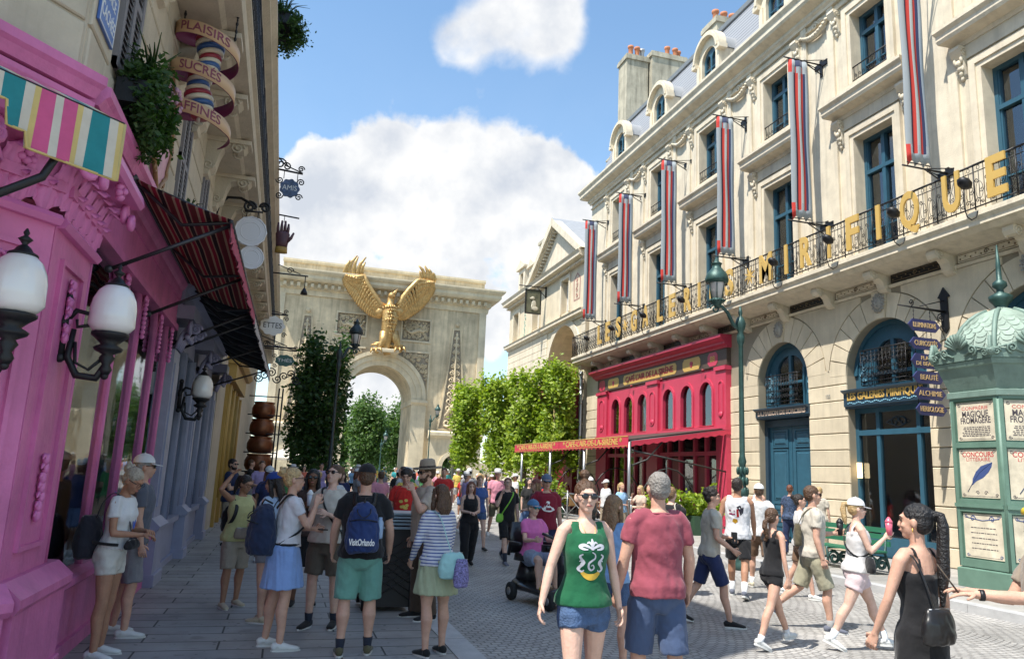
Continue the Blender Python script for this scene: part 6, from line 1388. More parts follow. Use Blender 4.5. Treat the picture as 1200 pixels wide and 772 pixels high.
 def capital(F, a0, a1, c0=0.02):
  q.sweep(F, [(0, 3.42), (0.05 + c0, 3.42), (0.08 + c0, 3.46), (0.05 + c0, 3.5), (0, 3.5)], a0 - 0.03, a1 + 0.03)
  q.sweep(F, [(-.1, 3.98), (0.3 + c0, 3.98), (0.33 + c0, 4.02), (0.31 + c0, 4.1), (-.1, 4.12)], a0 - 0.12, a1 + 0.14)
  n = max(3, int((a1 - a0) / 0.19))
  def leaf(a, zb, h, w, out):
   V = []; R_, C_ = 12, 8
   for i in range(R_ + 1):
    v = i / R_; ww = w * (0.55 + 0.55 * sin(pi * min(v * 1.15, 1) * .9)) * (1 - 0.28 * abs(sin(v * 3.5 * pi))) * (1 if v < .85 else 1 - (v - .85) * 5)
    cc = 0.02 + 0.02 * sin(v * pi) + out * v ** 3 + (0.0 if v < .88 else (v - .88) * .25); zz = zb + h * (v if v < .88 else .88 - (v - .88) * 1.1)
    for j in range(C_ + 1): u = -1 + 2 * j / C_; V.append(F(a + ww * u, zz - 0.02 * abs(u), c0 + cc + 0.012 - 0.022 * abs(u) ** 1.5 + (0.012 if abs(u) < .2 else 0) + 0.006 * cos(u * 3 * pi)))
   n_ = C_ + 1; q.add(V, [(i * n_ + j, i * n_ + j + 1, (i + 1) * n_ + j + 1, (i + 1) * n_ + j) for i in range(R_) for j in range(C_)] + [(i * n_ + j, (i + 1) * n_ + j, (i + 1) * n_ + j + 1, i * n_ + j + 1) for i in range(R_) for j in range(C_)][:0], smooth=True)
  for row, (zb, h, out) in enumerate(((3.5, 0.26, 0.10), (3.56, 0.38, 0.16))):
   for k in range(n + row): leaf(a0 + (a1 - a0) * (k + 0.5 - 0.5 * row) / n, zb, h, 0.082, out + (-.03 if row == 0 else -.02))
  for a, s_ in ((a0 + 0.02, -1), (a1 - 0.02, 1)):
   for r, z, c in ((0.085, 3.9, 0.2), (0.06, 3.82, 0.26)):
    scroll(q, F, a + s_ * 0.05, z, r, 2.0, pi / 2, -s_, 0.028, 22, c0 + c, nn=7); q.ball(F(a + s_ * 0.05, z, c0 + c), (0.03, 0.03, 0.03), n=8, m=6)
  a = (a0 + a1) / 2
  for k in range(7): q.ball(F(a + 0.055 * cos(k * 0.9), 3.93 + 0.055 * sin(k * 0.9), c0 + 0.26), 0.032, n=7, m=5)
  q.ball(F(a, 3.93, c0 + 0.29), 0.03, n=8, m=6)
 capital(FL, 6.05, 7.05); capital(FC, -0.62, -0.02); capital(FC, -2.3, -1.4, 0.06)
 for F, a, z in ((FC, -0.95, 3.95), (FC, -0.32, 3.85)):
  for k in range(8): q.ball(F(a + 0.06 * cos(k * pi / 4), z + 0.06 * sin(k * pi / 4), 0.09), (0.035, 0.035, 0.03), n=7, m=5)
  q.ball(F(a, z, 0.11), 0.035, n=8, m=6)
 for s_ in (-1, 1):
  scroll(q, FC, -0.95 + s_ * 0.3, 3.7, 0.14, 1.8, 0, s_, 0.04, 18, 0.1, nn=7); scroll(q, FC, -0.95 + s_ * 0.12, 3.55, 0.1, 1.6, pi, -s_, 0.03, 16, 0.1, nn=7)
 for F, a, w in ((FL, 6.54, 1), (FC, -0.31, 1), (FC, -1.85, 1.2)):
  for zt in (3.1, 1.75):
   for k in range(7):
    z = zt - k * 0.07; q.ball(F(a + 0.02 * sin(k * 2.0), z, 0.05), (0.03 * w, 0.03 * w, 0.045), n=7, m=5)
    for s_ in (-1, 1): q.tube([F(a, z, 0.04), F(a + s_ * 0.05, z + 0.03, 0.05), F(a + s_ * 0.075, z, 0.05)], [0.016, 0.016, 0.006], 5)
 for y in (8.45, 9.55, 10.75, 11.75):
  for k in range(9): q.ball(FL(y, 3.62 - k * 0.055, 0.05), (0.03, 0.035 if k % 2 else 0.022, 0.03), n=6, m=5)
  scroll(q, FL, y - 0.05, 3.62, 0.045, 1.4, 0, 1, 0.014, 10, 0.05); scroll(q, FL, y + 0.05, 3.62, 0.045, 1.4, pi, -1, 0.014, 10, 0.05)
 q.build('carving', pinkl, t)
 MB().box(FL, 7.1, 11.75, 0.76, 3.7, -0.04, -0.03).build('pane', shopglass, t)
 b = MB(); b.wbox(-3.3, -3.2, 6.9, 12.0, 0, 4.1); b.wbox(-4.3, -1.9, 6.7, 6.8, 0, 4.1); b.wbox(-4.3, -1.9, 12.0, 12.1, 0, 4.1); b.wbox(-4.3, -1.9, 6.8, 12, 0.45, 0.5); b.wbox(-4.3, -1.9, 6.8, 12, 3.75, 3.8)
 b.build('display_interior', mat('warm_interior', (0.55, 0.43, 0.28), 0.8, var=0.35, vscale=1.5), t)
 s = MB()
 for y0, y1 in ((7.15, 8.45), (8.45, 9.55), (9.55, 10.75), (10.75, 11.75)):
  for j in range(9):
   pts = [(-1.88 - 0.03 * (j % 2), y0 + (y1 - y0) * u / 10, 3.72 - 0.06 * j - (0.05 + 0.05 * j) * sin(pi * u / 10)) for u in range(11)]
   s.tube(pts, 0.04, 6, mi=j % 4)
 s.build('swag_curtain', [fabric('cream_swag', (0.45, 0.38, 0.25)), fabric('olive_swag', (0.16, 0.17, 0.08)), fabric('teal_swag', (0.06, 0.15, 0.17)), fabric('rose_swag', (0.35, 0.09, 0.1))], t)
 bu = MB()
 for k in range(34): a = 2 * pi * k / 34; bu.ball((-2.3, 8.55 + 0.4 * cos(a), 2.15 + 0.72 * sin(a)), 0.026, n=6, m=4)
 bu.build('bulb_ring', mat('warm_bulb', (0, 0, 0)), t)
 return t
pink_shop()
def sweets():
 rng = random.Random(3)
 cols = [(0.6, 0.1, 0.15), (0.7, 0.5, 0.2), (0.2, 0.35, 0.5), (0.65, 0.6, 0.5), (0.45, 0.12, 0.4), (0.25, 0.4, 0.15)]
 names = ['red', 'amber', 'blue', 'white', 'violet', 'green']
 k = 0
 for y in (7.6, 8.1, 8.9, 9.3, 9.9, 10.4, 11.0, 11.5):
  for lvl in range(2):
   ci = (k * 5 + lvl) % 6; x = -2.15 - 0.35 * lvl; z = 0.5; hh = 0.55 + 0.45 * lvl; k += 1
   if lvl == 0: pass
   t = thing('sweet_jar', 'glass sweet jar of %s sweets, %s, %s row, in the pink window' % (names[ci], ('first', 'second', 'third', 'fourth', 'fifth', 'sixth', 'seventh', 'last')[(7.6, 8.1, 8.9, 9.3, 9.9, 10.4, 11.0, 11.5).index(y)] + ' from the corner', ('front', 'back')[lvl]), 'jar', (x, y, z), 0, 'jars in the pink shop window')
   G = Fr((x, y, z), (1, 0, 0), (0, 0, 1), (0, -1, 0)); q = MB(); q.lathe(G, [(0.13, 0), (0.15, 0.05), (0.15, hh * .7), (0.09, hh * 0.85), (0.09, hh * 0.9)], 12); q.build('body', mat('sweets_' + names[ci], cols[ci], 0.25, var=0.5, vscale=40), t)
   q = MB(); q.lathe(G, [(0.1, hh * .9), (0.11, hh * .95), (0.02, hh), (0.03, hh + 0.05)], 12); q.build('lid', gold, t)
sweets()
def violet_shop():
 t = thing('violet_shopfront', 'violet grey shopfront with carved capitals next to the pink one', 'shopfront', (-1.8, 15, 0)); m = MB()
 for a0, a1 in ((11.95, 12.75), (15.3, 15.9), (19.0, 19.6)):
  m.box(FL, a0, a1, 0, 0.18, -0.2, 0.2, ch=0.01); m.box(FL, a0 + .01, a1 - .01, 0.18, 0.78, -0.2, 0.16); m.sweep(FL, [(-.2, .78), (0.18, .78), (0.2, .84), (0.08, 0.95), (-.2, .95)], a0 - .03, a1 + .03)
  m.box(FL, a0 + 0.1, a1 - 0.1, 0.95, 3.4, -0.2, 0.08); m.box(FL, a0 - .05, a1 + .05, 3.85, 4.05, -0.2, 0.3)
  m.box(FL, a0 + 0.2, a1 - 0.2, 1.1, 3.2, 0.08, 0.1)
 m.sweep(FL, [(-.3, 4.0), (0.12, 4.0), (0.14, 4.3), (0.3, 4.4), (0.34, 4.55), (-.3, 4.58)], 11.95, 19.6)
 for a0, a1 in ((12.75, 15.3), (15.9, 19.0)):
  m.box(FL, a0, a1, 0, 0.7, -0.3, -0.02); m.box(FL, a0, a1, 0.7, 0.8, -0.3, 0.05); m.box(FL, a0, a1, 3.6, 4.0, -0.3, -0.02); m.box(FL, a0, a1, 0, 0.12, -0.02, 0.03)
  n = 2
  for k in range(n + 1): y = a0 + (a1 - a0) * k / n; m.box(FL, y - 0.05, y + 0.05, 0.8, 3.6, -0.14, 0.0); m.tube([FL(y, 0.8, 0.0), FL(y, 3.6, 0.0)], 0.03, 7)
 m.build('facade', purple, t); MB().box(FL, 12.8, 15.3, 0.8, 3.6, -0.07, -0.06).box(FL, 15.9, 19, 0.8, 3.6, -0.07, -0.06).build('pane', shopglass, t)
 c = MB()
 for a0, a1 in ((12.05, 12.65), (15.4, 15.8), (19.1, 19.5)):
  for k in range(4):
   a = a0 + (a1 - a0) * (k + 0.5) / 4
   c.tube([FL(a, 3.42, 0.08), FL(a, 3.6, 0.13), FL(a, 3.8, 0.24), FL(a, 3.76, 0.32)], [(0.03, 0.06), (0.04, 0.09), (0.03, 0.08), (0.01, 0.03)], 8, up=FL.n)
  for s_, a in ((-1, a0), (1, a1)): scroll(c, FL, a + s_ * 0.05, 3.72, 0.1, 2, pi / 2, -s_, 0.03, 20, 0.26, nn=6); scroll(c, Fr(FL(a, 3.72, 0.3), FL.n, FL.v, FL.u), 0.03, 0, 0.09, 1.8, 0, 1, 0.025, 16)
  for j in range(10): c.ball(FL(a0 + 0.06 * j, 3.6 + 0.03 * (j % 3), 0.22), 0.045, n=7, m=5)
 c.build('carving', purpl, t)
 b = MB(); b.wbox(-4, -3.9, 12.1, 19.5, 0, 4); b.wbox(-3.9, -1.9, 12.1, 19.5, 0.3, 0.35); b.build('display_interior', mat('warm_interior', (0, 0, 0)), t)
violet_shop()
def ochre_shop():
 t = thing('ochre_shopfront', 'ochre yellow shopfront with red lozenge panels farther down the left side', 'shopfront', (-1.8, 25, 0)); m = MB()
 m.box(FL, 22.4, 28, 4.0, 4.55, -0.3, 0.3); m.box(FL, 22.4, 28, 0, 0.8, -0.3, 0.05)
 for a in (22.4, 24.2, 26.2, 27.7): m.box(FL, a, a + 0.3, 0, 4.0, -0.3, 0.14); m.tube([FL(a + 0.15, 0.8, 0.16), FL(a + .15, 3.9, 0.16)], 0.07, 8)
 m.sweep(FL, [(-.3, 4.5), (0.4, 4.5), (0.5, 4.62), (0.5, 4.7), (-.3, 4.72)], 22.3, 28.1)
 m.plate(FL, [(22.5, 4.6), (24.1, 4.6), (24.1, 5.3), (23.3, 6.1), (22.5, 5.3)], c0=0, c1=0.35)
 m.build('facade', ochre, t); q = MB(); q.plate(FL, [(22.75, 4.75), (23.85, 4.75), (23.85, 5.2), (23.3, 5.8), (22.75, 5.2)], c0=0.35, c1=0.38)
 for a in (22.85, 24.9, 26.6): q.box(FL, a, a + 0.9, 3.0, 3.9, 0.0, 0.03)
 q.build('panel', redd, t); MB().box(FL, 22.7, 27.7, 0.8, 3.0, -0.1, -0.08).build('pane', shopglass, t)
 b = MB(); b.wbox(-3.4, -3.3, 22.4, 28, 0, 4); b.build('display_interior', mat('warm_interior', (0, 0, 0)), t)
ochre_shop()
def awning(y0, y1, xf0, xf1, zf0, zf1, zw, label, m_, valm, arms):
 t = thing('shop_awning', label, 'awning', (-1.7, (y0 + y1) / 2, zw)); V = []; n = 26; k = 10
 for i in range(n + 1):
  u = i / n; y = y0 + (y1 - y0) * u; xf = xf0 + (xf1 - xf0) * u; zf = zf0 + (zf1 - zf0) * u
  for j in range(k + 1):
   v = j / k; sag = -0.05 * sin(pi * v) * (0.5 + 0.5 * abs(sin(u * 9)))
   V.append((-1.62 + (xf + 1.62) * v, y, zw + (zf - zw) * v + sag))
 w = k + 1; N0 = len(V); V += [(x, y, z - 0.012) for x, y, z in V]; fs = []
 for i in range(n):
  for j in range(k):
   a = i * w + j; fs.append((a, a + 1, a + w + 1, a + w)); fs.append((N0 + a, N0 + a + w, N0 + a + w + 1, N0 + a + 1))
 q = MB(); q.add(V, fs, smooth=True); q.build('canopy', m_, t)
 v = MB(); n2 = 40; V = []
 for i in range(n2 * 4 + 1):
  u = i / (n2 * 4); y = y0 + (y1 - y0) * u; x = xf0 + (xf1 - xf0) * u; z = zf0 + (zf1 - zf0) * u
  V += [(x + 0.005, y, z + 0.01), (x + 0.01 + 0.01 * sin(i), y, z - 0.16 - 0.05 * abs(sin(pi * i / 8)))]
 K = len(V); V += [(a - 0.01, b, c) for a, b, c in V]; fs = []
 for i in range(n2 * 4): fs += [(2 * i, 2 * i + 1, 2 * i + 3, 2 * i + 2), (K + 2 * i, K + 2 * i + 2, K + 2 * i + 3, K + 2 * i + 1)]
 v.add(V, fs, smooth=True); v.build('valance', valm, t)
 f = MB(); f.tube([(xf0, y0, zf0 - 0.02), (xf1, y1, zf1 - 0.02)], 0.022, 6); f.tube([(-1.62, y0, zw), (-1.62, y1, zw)], 0.04, 6)
 for yy in arms:
  u = (yy - y0) / (y1 - y0); x = xf0 + (xf1 - xf0) * u; z = zf0 + (zf1 - zf0) * u
  f.tube([(-1.72, yy, zw - 0.9), (x, yy, z - 0.03)], 0.02, 6); f.tube([(-1.62, yy, zw), (x, yy, z)], 0.016, 5); f.ball((-1.73, yy, zw - 0.9), 0.04, n=8, m=6); f.tube([(-1.62, yy, zw), (-1.2, yy + 0.3, (zw + z) / 2 - 0.15), (x, yy, z)], 0.02, 5)
 f.build('frame', mat('awning_iron', (0.05, 0.05, 0.055), 0.4, 0.5), t); return t
aw1 = stripes('candy_stripes', [(0.26, (0.22, 0.05, 0.05)), (0.12, (0.55, 0.42, 0.28)), (0.2, (0.42, 0.04, 0.07)), (0.07, (0.55, 0.42, 0.28)), (0.22, (0.05, 0.035, 0.035)), (0.07, (0.55, 0.42, 0.28)), (0.06, (0.35, 0.04, 0.07))], 0, 0.22, translucent=True)
awning(7.55, 12.45, -0.70, -0.64, 4.12, 4.14, 4.42, 'dark red striped awning over the pink shop window', aw1, fabric('valance_red', (0.36, 0.03, 0.07)), (7.65, 9.9, 12.2))
awning(12.45, 19.8, -0.64, -0.50, 4.13, 4.0, 4.42, 'black striped awning over the violet shopfront', stripes('dark_stripes', [(0.4, (0.03, 0.035, 0.04)), (0.12, (0.16, 0.17, 0.17)), (0.48, (0.015, 0.017, 0.02))], 1, 0.9, translucent=True), fabric('valance_pale', (0.40, 0.35, 0.33)), (12.9, 15.6, 18.9))
def canopy():
 t = thing('striped_canopy', 'pink, teal, cream and yellow striped canopy with scalloped edge over the pink corner door', 'awning', (-1.3, 5, 3.8))
 A = Vector((-1.16, 5.0, 3.87)); B = Vector((-2.56, 3.7, 3.87)); u = (B - A).normalized(); L_ = (B - A).length
 cols = [(0.055, 0, 'y'), (0.075, 0, 'c'), (0.15, 0, 't'), (0.07, 0, 'c'), (0.045, 0, 'y'), (0.11, 0, 'p'), (0.06, 0, 'c'), (0.11, 0, 'p'), (0.045, 0, 'y'), (0.07, 0, 'c'), (0.15, 0, 't'), (0.07, 0, 'c'), (0.05, 0, 'y'), (0.12, 0, 'p'), (0.07, 0, 'c')]
 cols = [(a * .76, b_, c) for a, b_, c in cols]; mi = {'y': 0, 'c': 1, 't': 2, 'p': 3}; M = [fabric('canopy_yellow', (0.56, 0.42, 0.16)), fabric('canopy_cream', (0.55, 0.50, 0.42)), fabric('canopy_teal', (0.02, 0.20, 0.22)), fabric('canopy_pink', (0.55, 0.09, 0.22))]
 nrm = Vector((u.y, -u.x, 0)); nrm = nrm if nrm.dot(FC.n) > 0 else -nrm
 q = MB(); s = 0.0; i = 0
 strip = []
 while s < L_:
  w, _, c = cols[i % len(cols)]; i += 1; n = 4
  for j in range(n): strip.append((s + w * j / n, s + w * (j + 1) / n, mi[c]))
  s += w
 def bottom(s):
  f = (s % 1.15) / 1.15
  return 3.49 + (0.0 if s < 0.55 else 0.09) if s < 0.62 else (3.58 if s < 0.68 else (3.72 if s < 0.95 else 3.58))
 for s0, s1, c in strip:
  def P(s, z, d=0): w = 0.02 * sin(s * 21); return A + u * s + Vector((0, 0, z - 3.87)) + nrm * (w * (3.87 - z) * 2 + d)
  rows = [3.87, 3.78, 3.68, 3.58, None]
  for k in range(4):
   zt0 = rows[k]; zt1 = rows[k]; b0, b1 = bottom(s0), bottom(s1)
   z0 = max(rows[k], b0); z1 = max(rows[k], b1); y0 = b0 if rows[k + 1] is None else max(rows[k + 1], b0); y1 = b1 if rows[k + 1] is None else max(rows[k + 1], b1)
   if z0 - y0 < 1e-4 and z1 - y1 < 1e-4: continue
   q.add([P(s0, y0), P(s1, y1), P(s1, z1), P(s0, z0), P(s0, y0, -.008), P(s1, y1, -.008), P(s1, z1, -.008), P(s0, z0, -.008)], [(3, 2, 1, 0), (4, 5, 6, 7)], c, True)
  T = lambda s: A + u * s - nrm * 0.42 + Vector((0, 0, 0.22))
  q.add([P(s0, 3.87), P(s1, 3.87), T(s1), T(s0)], [(0, 1, 2, 3)], c); q.add([P(s0, 3.86), P(s1, 3.86), T(s1) - Vector((0, 0, .01)), T(s0) - Vector((0, 0, .01))], [(3, 2, 1, 0)], c)
 q.build('cloth', M, t, weld=False)
 tr = MB(); pts = [A + Vector((0, 0, 0))] + [A + u * (0.02 * k) + Vector((0, 0, bottom(0.02 * k) - 3.87)) for k in range(int(L_ / 0.02))]
 tr.tube(pts, 0.009, 5); tr.build('piping', M[0], t)
 f = MB(); f.tube([(-1.34, 4.9, 3.66), (-1.42, 4.8, 3.6), (-1.5, 4.78, 3.38), (-1.78, 4.6, 3.1)], 0.025, 8); f.tube([A - nrm * 0.02, B - nrm * 0.02], 0.02, 6); f.build('arm', iron, t)
canopy()
def globe_lamp(F, a, z, label, r=0.168):
 t = thing('wall_globe_lamp', label, 'wall lamp', F(a, z - 0.4, 0)); G = Fr(F(a, z, 0), F.n, (0, 0, 1), -F.u); d = 0.36; q = MB()
 q.tube([G(0.0, -0.05), G(0.06, -0.05)], [0.07, 0.05], 8); q.tube([G(0.03, 0.12), G(0.03, -0.3)], 0.03, 7); q.ball(G(0.03, 0.15), 0.04, n=8, m=6); q.ball(G(0.03, -0.33), 0.04, n=8, m=6)
 q.tube([G(0.03, -0.05), G(0.1, 0.05), G(0.2, 0.03), G(0.2, -0.06), G(0.12, -0.08), G(0.11, -0.02)], [0.022, 0.022, 0.02, 0.018, 0.015, 0.012], 7)
 q.tube([G(0.1, -0.1), G(0.08, -0.32), G(0.16, -0.46), G(0.3, -0.47), G(d, -0.36), G(d, -0.18)], [0.02, 0.028, 0.03, 0.03, 0.03, 0.03], 8); q.tube([G(0.12, -0.2), G(0.14, -0.36), G(0.24, -0.41), G(d - 0.02, -0.3)], 0.014, 6); q.ball(G(d, -0.45), 0.03, n=8, m=6)
 H_ = Fr(G(d, 0, 0), F.n, (0, 0, 1), -F.u)
 q.lathe(H_, [(0.03, -0.44), (0.05, -0.4), (0.03, -0.36), (0.06, -0.31), (0.04, -0.28), (0.1, -0.25), (0.11, -0.23), (0.06, -0.2), (0.1, -0.16), (0.14, -0.13), (0.14, -0.11), (0.1, -0.1)], 14)
 q.build('bracket', iron, t); g = MB(); g.lathe(H_, [(0.12, -0.11), (0.17, -0.05), (r, 0.03), (r * 1.0, 0.09), (r * 0.93, 0.16), (r * 0.75, 0.23), (r * 0.45, 0.28), (0.03, 0.30)], 24); g.build('globe', milk, t)
 c = MB(); c.lathe(H_, [(0.09, 0.27), (0.09, 0.285), (0.06, 0.30), (0.04, 0.33), (0.015, 0.35), (0.03, 0.37), (0.045, 0.385), (0.012, 0.41), (0.02, 0.43), (0.005, 0.46)], 12); c.build('finial', iron, t)
globe_lamp(FC, -0.40, 2.78, 'white globe wall lamp nearest the camera on the pink corner pier')
globe_lamp(FL, 6.55, 2.86, 'white globe wall lamp on the street face of the pink pier beside the window')
globe_lamp(FL, 13.6, 2.92, 'white globe wall lamp on the violet shopfront farther down the left side')
def street_plate():
 t = thing('street_name_plate', 'blue enamel street name plate on the stone wall above the pink cornice', 'sign', FL(6.3, 5.3, 0.04)); q = MB(); P = FL.sub(6.32, 5.4, 0.035)
 o = [(-0.24, -0.24), (0.24, -0.24), (0.24, 0.18)] + [(0.24 - 0.02, 0.2), (0.1, 0.24), (0, 0.34), (-0.1, 0.24), (-0.22, 0.2), (-0.24, 0.18)]
 q.plate(P, o, c0=0, c1=0.02); q.build('plate', mat('enamel_blue', (0.05, 0.12, 0.36), 0.3), t)
 w = MB(); text_mesh('PLACE', P.sub(0, 0.08, 0.02), 0.14, 0.003, width=0.32, mb=w); text_mesh('CACHÉE', P.sub(0, -0.1, 0.02), 0.17, 0.003, width=0.42, mb=w); w.plate(P, [(x * 0.96, y * 0.96) for x, y in o], [[(x * 0.92, y * 0.92) for x, y in o]], 0.02, 0.024); w.build('lettering', whitep, t)
street_plate()
def planter(x, y, z, r, label, big=True, seed=1):
 rng = random.Random(seed); t = thing('hanging_planter', label, 'planter', (x, y, z)); l = MB(); leaves(l, (x, y, z), r, 4200 if big else 1300, 0.07, 'ellipsoid', 60 if big else 25, rng)
 for k in range(26 if big else 14): a = rng.uniform(0, 6.28); e = rng.uniform(0.4, 1.0); l.tube([(x, y, z + r[2] * 0.6), (x + cos(a) * r[0] * e * .6, y + sin(a) * r[1] * e * .6, z + r[2] * 1.15), (x + cos(a) * r[0] * e * 1.2, y + sin(a) * r[1] * e * 1.2, z + r[2] * rng.uniform(0.95, 1.35))], [0.012, 0.009, 0.003], 4)
 l.build('foliage', dg_, t); q = MB(); q.wbox(x - r[0] * 0.8, x + r[0] * 0.3, y - r[1] * 0.8, y + r[1] * 0.8, z - 0.12, z + 0.1)
 q.build('box', iron, t); return t
pl = planter(-1.52, 7.25, 4.98, (0.24, 0.5, 0.42), 'dense trailing green window box under the first shutter above the pink cornice', True, 2)
f = MB(); rng = random.Random(8)
for k in range(40): f.ball((-1.4 + rng.uniform(-.1, .1), 7.55 + rng.uniform(-.15, .2), 5.25 + rng.uniform(-.12, .12)), 0.022, n=5, m=4)
f.build('blossom', mat('pale_blossom', (0.45, 0.25, 0.32), 0.8), pl)
planter(-1.55, 10.9, 5.02, (0.2, 0.42, 0.22), 'low green planter with reddish blooms just above the striped awning', False, 4)
planter(-0.78, 13.8, 9.95, (0.42, 0.5, 0.42), 'shaggy green planter hanging off the top cornice against the sky', True, 6)
def pink_plaque():
 t = thing('ornate_plaque', 'tall pale pink plaque with wavy gilt frame on the left wall above the awning', 'sign', FL(9.1, 5.6, 0)); P = FL.sub(9.05, 5.55, 0.03)
 o = [(0.5 * (cos(a) + 0.10 * cos(7 * a)), 0.62 * (sin(a) * 1.1 + 0.10 * sin(5 * a))) for a in [k * 2 * pi / 60 for k in range(60)]]
 MB().plate(P, o, c0=0, c1=0.05).build('panel', mat('plaque_pink', (0.55, 0.26, 0.33), 0.5, var=0.3, vscale=5), t)
 q = MB(); q.tube([P(x, y, 0.05) for x, y in o], 0.028, 6, closed=True)
 for k in range(12): scroll(q, P, o[k * 5][0] * 1.04, o[k * 5][1] * 1.04, 0.07, 1.4, k, 1 if k % 2 else -1, 0.014, 10, 0.06)
 q.build('frame', mat('dull_gilt', (0.30, 0.17, 0.08), 0.5, 0.4), t)
pink_plaque()
def candy():
 X, Y, Z = -1.36, 9.2, 6.45; t = thing('ribbon_sweet_sign', 'hanging sign of a twisted striped sweet wrapped by a lettered cream ribbon', 'sign', (X, Y, Z)); R = 0.37
 q = MB(); n = 90; V = []; M_ = []
 for k in range(17):
  z = 0.42 - k * 0.062; cx = 0.05 * sin(k * 0.45); r = 0.15 + 0.018 * sin(k * 1.1)
  G = Fr((X + cx, Y, Z + z), (1, 0, 0.25), (-0.24, 0, 1), (0, -1, 0)); q.lathe(G, [(r * .85, -0.032), (r, -0.02), (r, 0.02), (r * .85, 0.032)], 16, mi=(0, 1, 2, 1)[k % 4])
 q.tube([(X, Y, Z - 0.4), (X, Y, Z - 0.66)], 0.022, 6, mi=1)
 q.build('sweet', [mat('candy_red', (0.28, 0.02, 0.04), 0.3), mat('candy_cream', (0.62, 0.55, 0.42), 0.3), mat('candy_blue', (0.03, 0.09, 0.25), 0.3)], t)
 def zc(a): return 0.52 - (a / (2 * pi)) * 0.50
 def rr(a): return R * (1.0 + 0.03 * sin(a * 2))
 V = []; n = 150; h = 0.085
 for i in range(n + 1):
  a = -0.4 * pi + 2.95 * 2 * pi * i / n; ang = -pi / 2 - pi * .7 + a; r = rr(a)
  for s_, d in ((-1, 0), (1, 0), (1, -0.012), (-1, -0.012)): V.append((X + (r + d) * cos(ang), Y + (r + d) * sin(ang), Z + zc(a) + s_ * h * (1 if i < n - 12 else (n - i) / 12)))
 fs = []; ms = []
 b = MB(); b.v = V
 for i in range(n):
  A = i * 4; Bq = A + 4
  for (f, m_) in (((A, Bq, Bq + 1, A + 1), 0), ((A + 2, Bq + 2, Bq + 3, A + 3), 1), ((A + 1, Bq + 1, Bq + 2, A + 2), 1), ((A, A + 3, Bq + 3, Bq), 1)): b.f.append(f); b.m.append(m_); b.sm.append(True)
 rb = b.build('ribbon', [mat('ribbon_cream', (0.55, 0.36, 0.21), 0.5), mat('ribbon_wine', (0.16, 0.02, 0.08), 0.5)], t, weld=False)
 for word, turn in (('PLAISIRS', 0), ('SUCRÉS', 1), ('RAFFINÉS', 2)):
  def fn(x, y, z, turn=turn):
   ang = -pi / 2 + x / R * 1.0; a = ang + pi / 2 + pi * .7 + 2 * pi * turn * 1.0; rad = rr(a) + 0.004 + z
   return (X + rad * cos(ang), Y + rad * sin(ang), Z + zc(a) + y)
  text_mesh(word, FL, 0.155, 0.004, width=0.62 if turn != 1 else 0.5, bold=0.001, arc_fn=fn).build('lettering', mat('ribbon_ink', (0.22, 0.05, 0.09), 0.6), rb)
 c = MB()
 for s_ in (-1, 1):
  for k in range(16): c.ball((X + s_ * (0.3 - 0.0 * k), Y, Z + 0.5 + k * 0.052), (0.012, 0.02, 0.034) if k % 2 else (0.02, 0.012, 0.034), n=5, m=4)
 c.build('chain', iron, t)
candy()
def plates():
 t = thing('hanging_plates_sign', 'two white scalloped plates hung one below the other from a black scroll bracket', 'sign', (-1.76, 15.5, 6.8)); F = Fr((0, 15.5, 0), (1, 0, 0), (0, 0, 1), (0, -1, 0)); q = MB()
 q.tube([F(-1.76, 6.5), F(-1.7, 6.85), F(-1.55, 7.02), F(-1.3, 7.04), F(-1.1, 6.95), F(-1.0, 6.85)], 0.03, 8); scroll(q, F, -1.12, 6.88, 0.13, 1.7, 0, 1, 0.028, 20); scroll(q, F, -0.82, 6.9, 0.11, 1.7, pi, -1, 0.028, 20); q.tube([F(-1.2, 6.78), F(-0.85, 6.8)], 0.02, 6)
 for z0, z1 in ((6.8, 6.6), (6.2, 6.1)):
  for x in (-1.16, -0.94): q.tube([F(x, z0), F(x, z1)], 0.010, 4)
 q.build('bracket', iron, t)
 for x, z, r in ((-1.05, 6.37, 0.31), (-0.98, 5.83, 0.24)):
  o = [(x + r * (1 + 0.035 * cos(12 * a)) * cos(a), z + r * (1 + 0.035 * cos(12 * a)) * sin(a)) for a in [k * 2 * pi / 72 for k in range(72)]]
  p = MB(); p.plate(F, o, c0=-0.02, c1=0.01); p.tube([F(x + r * .96 * cos(a), z + r * .96 * sin(a), 0.01) for a in [k * 2 * pi / 24 for k in range(24)]], 0.015, 6, closed=True); p.tube([F(x + r * .62 * cos(a), z + r * .62 * sin(a), 0.01) for a in [k * 2 * pi / 24 for k in range(24)]], 0.008, 6, closed=True); p.build('plate', mat('porcelain', (0.68, 0.68, 0.72), 0.2), t)
plates()
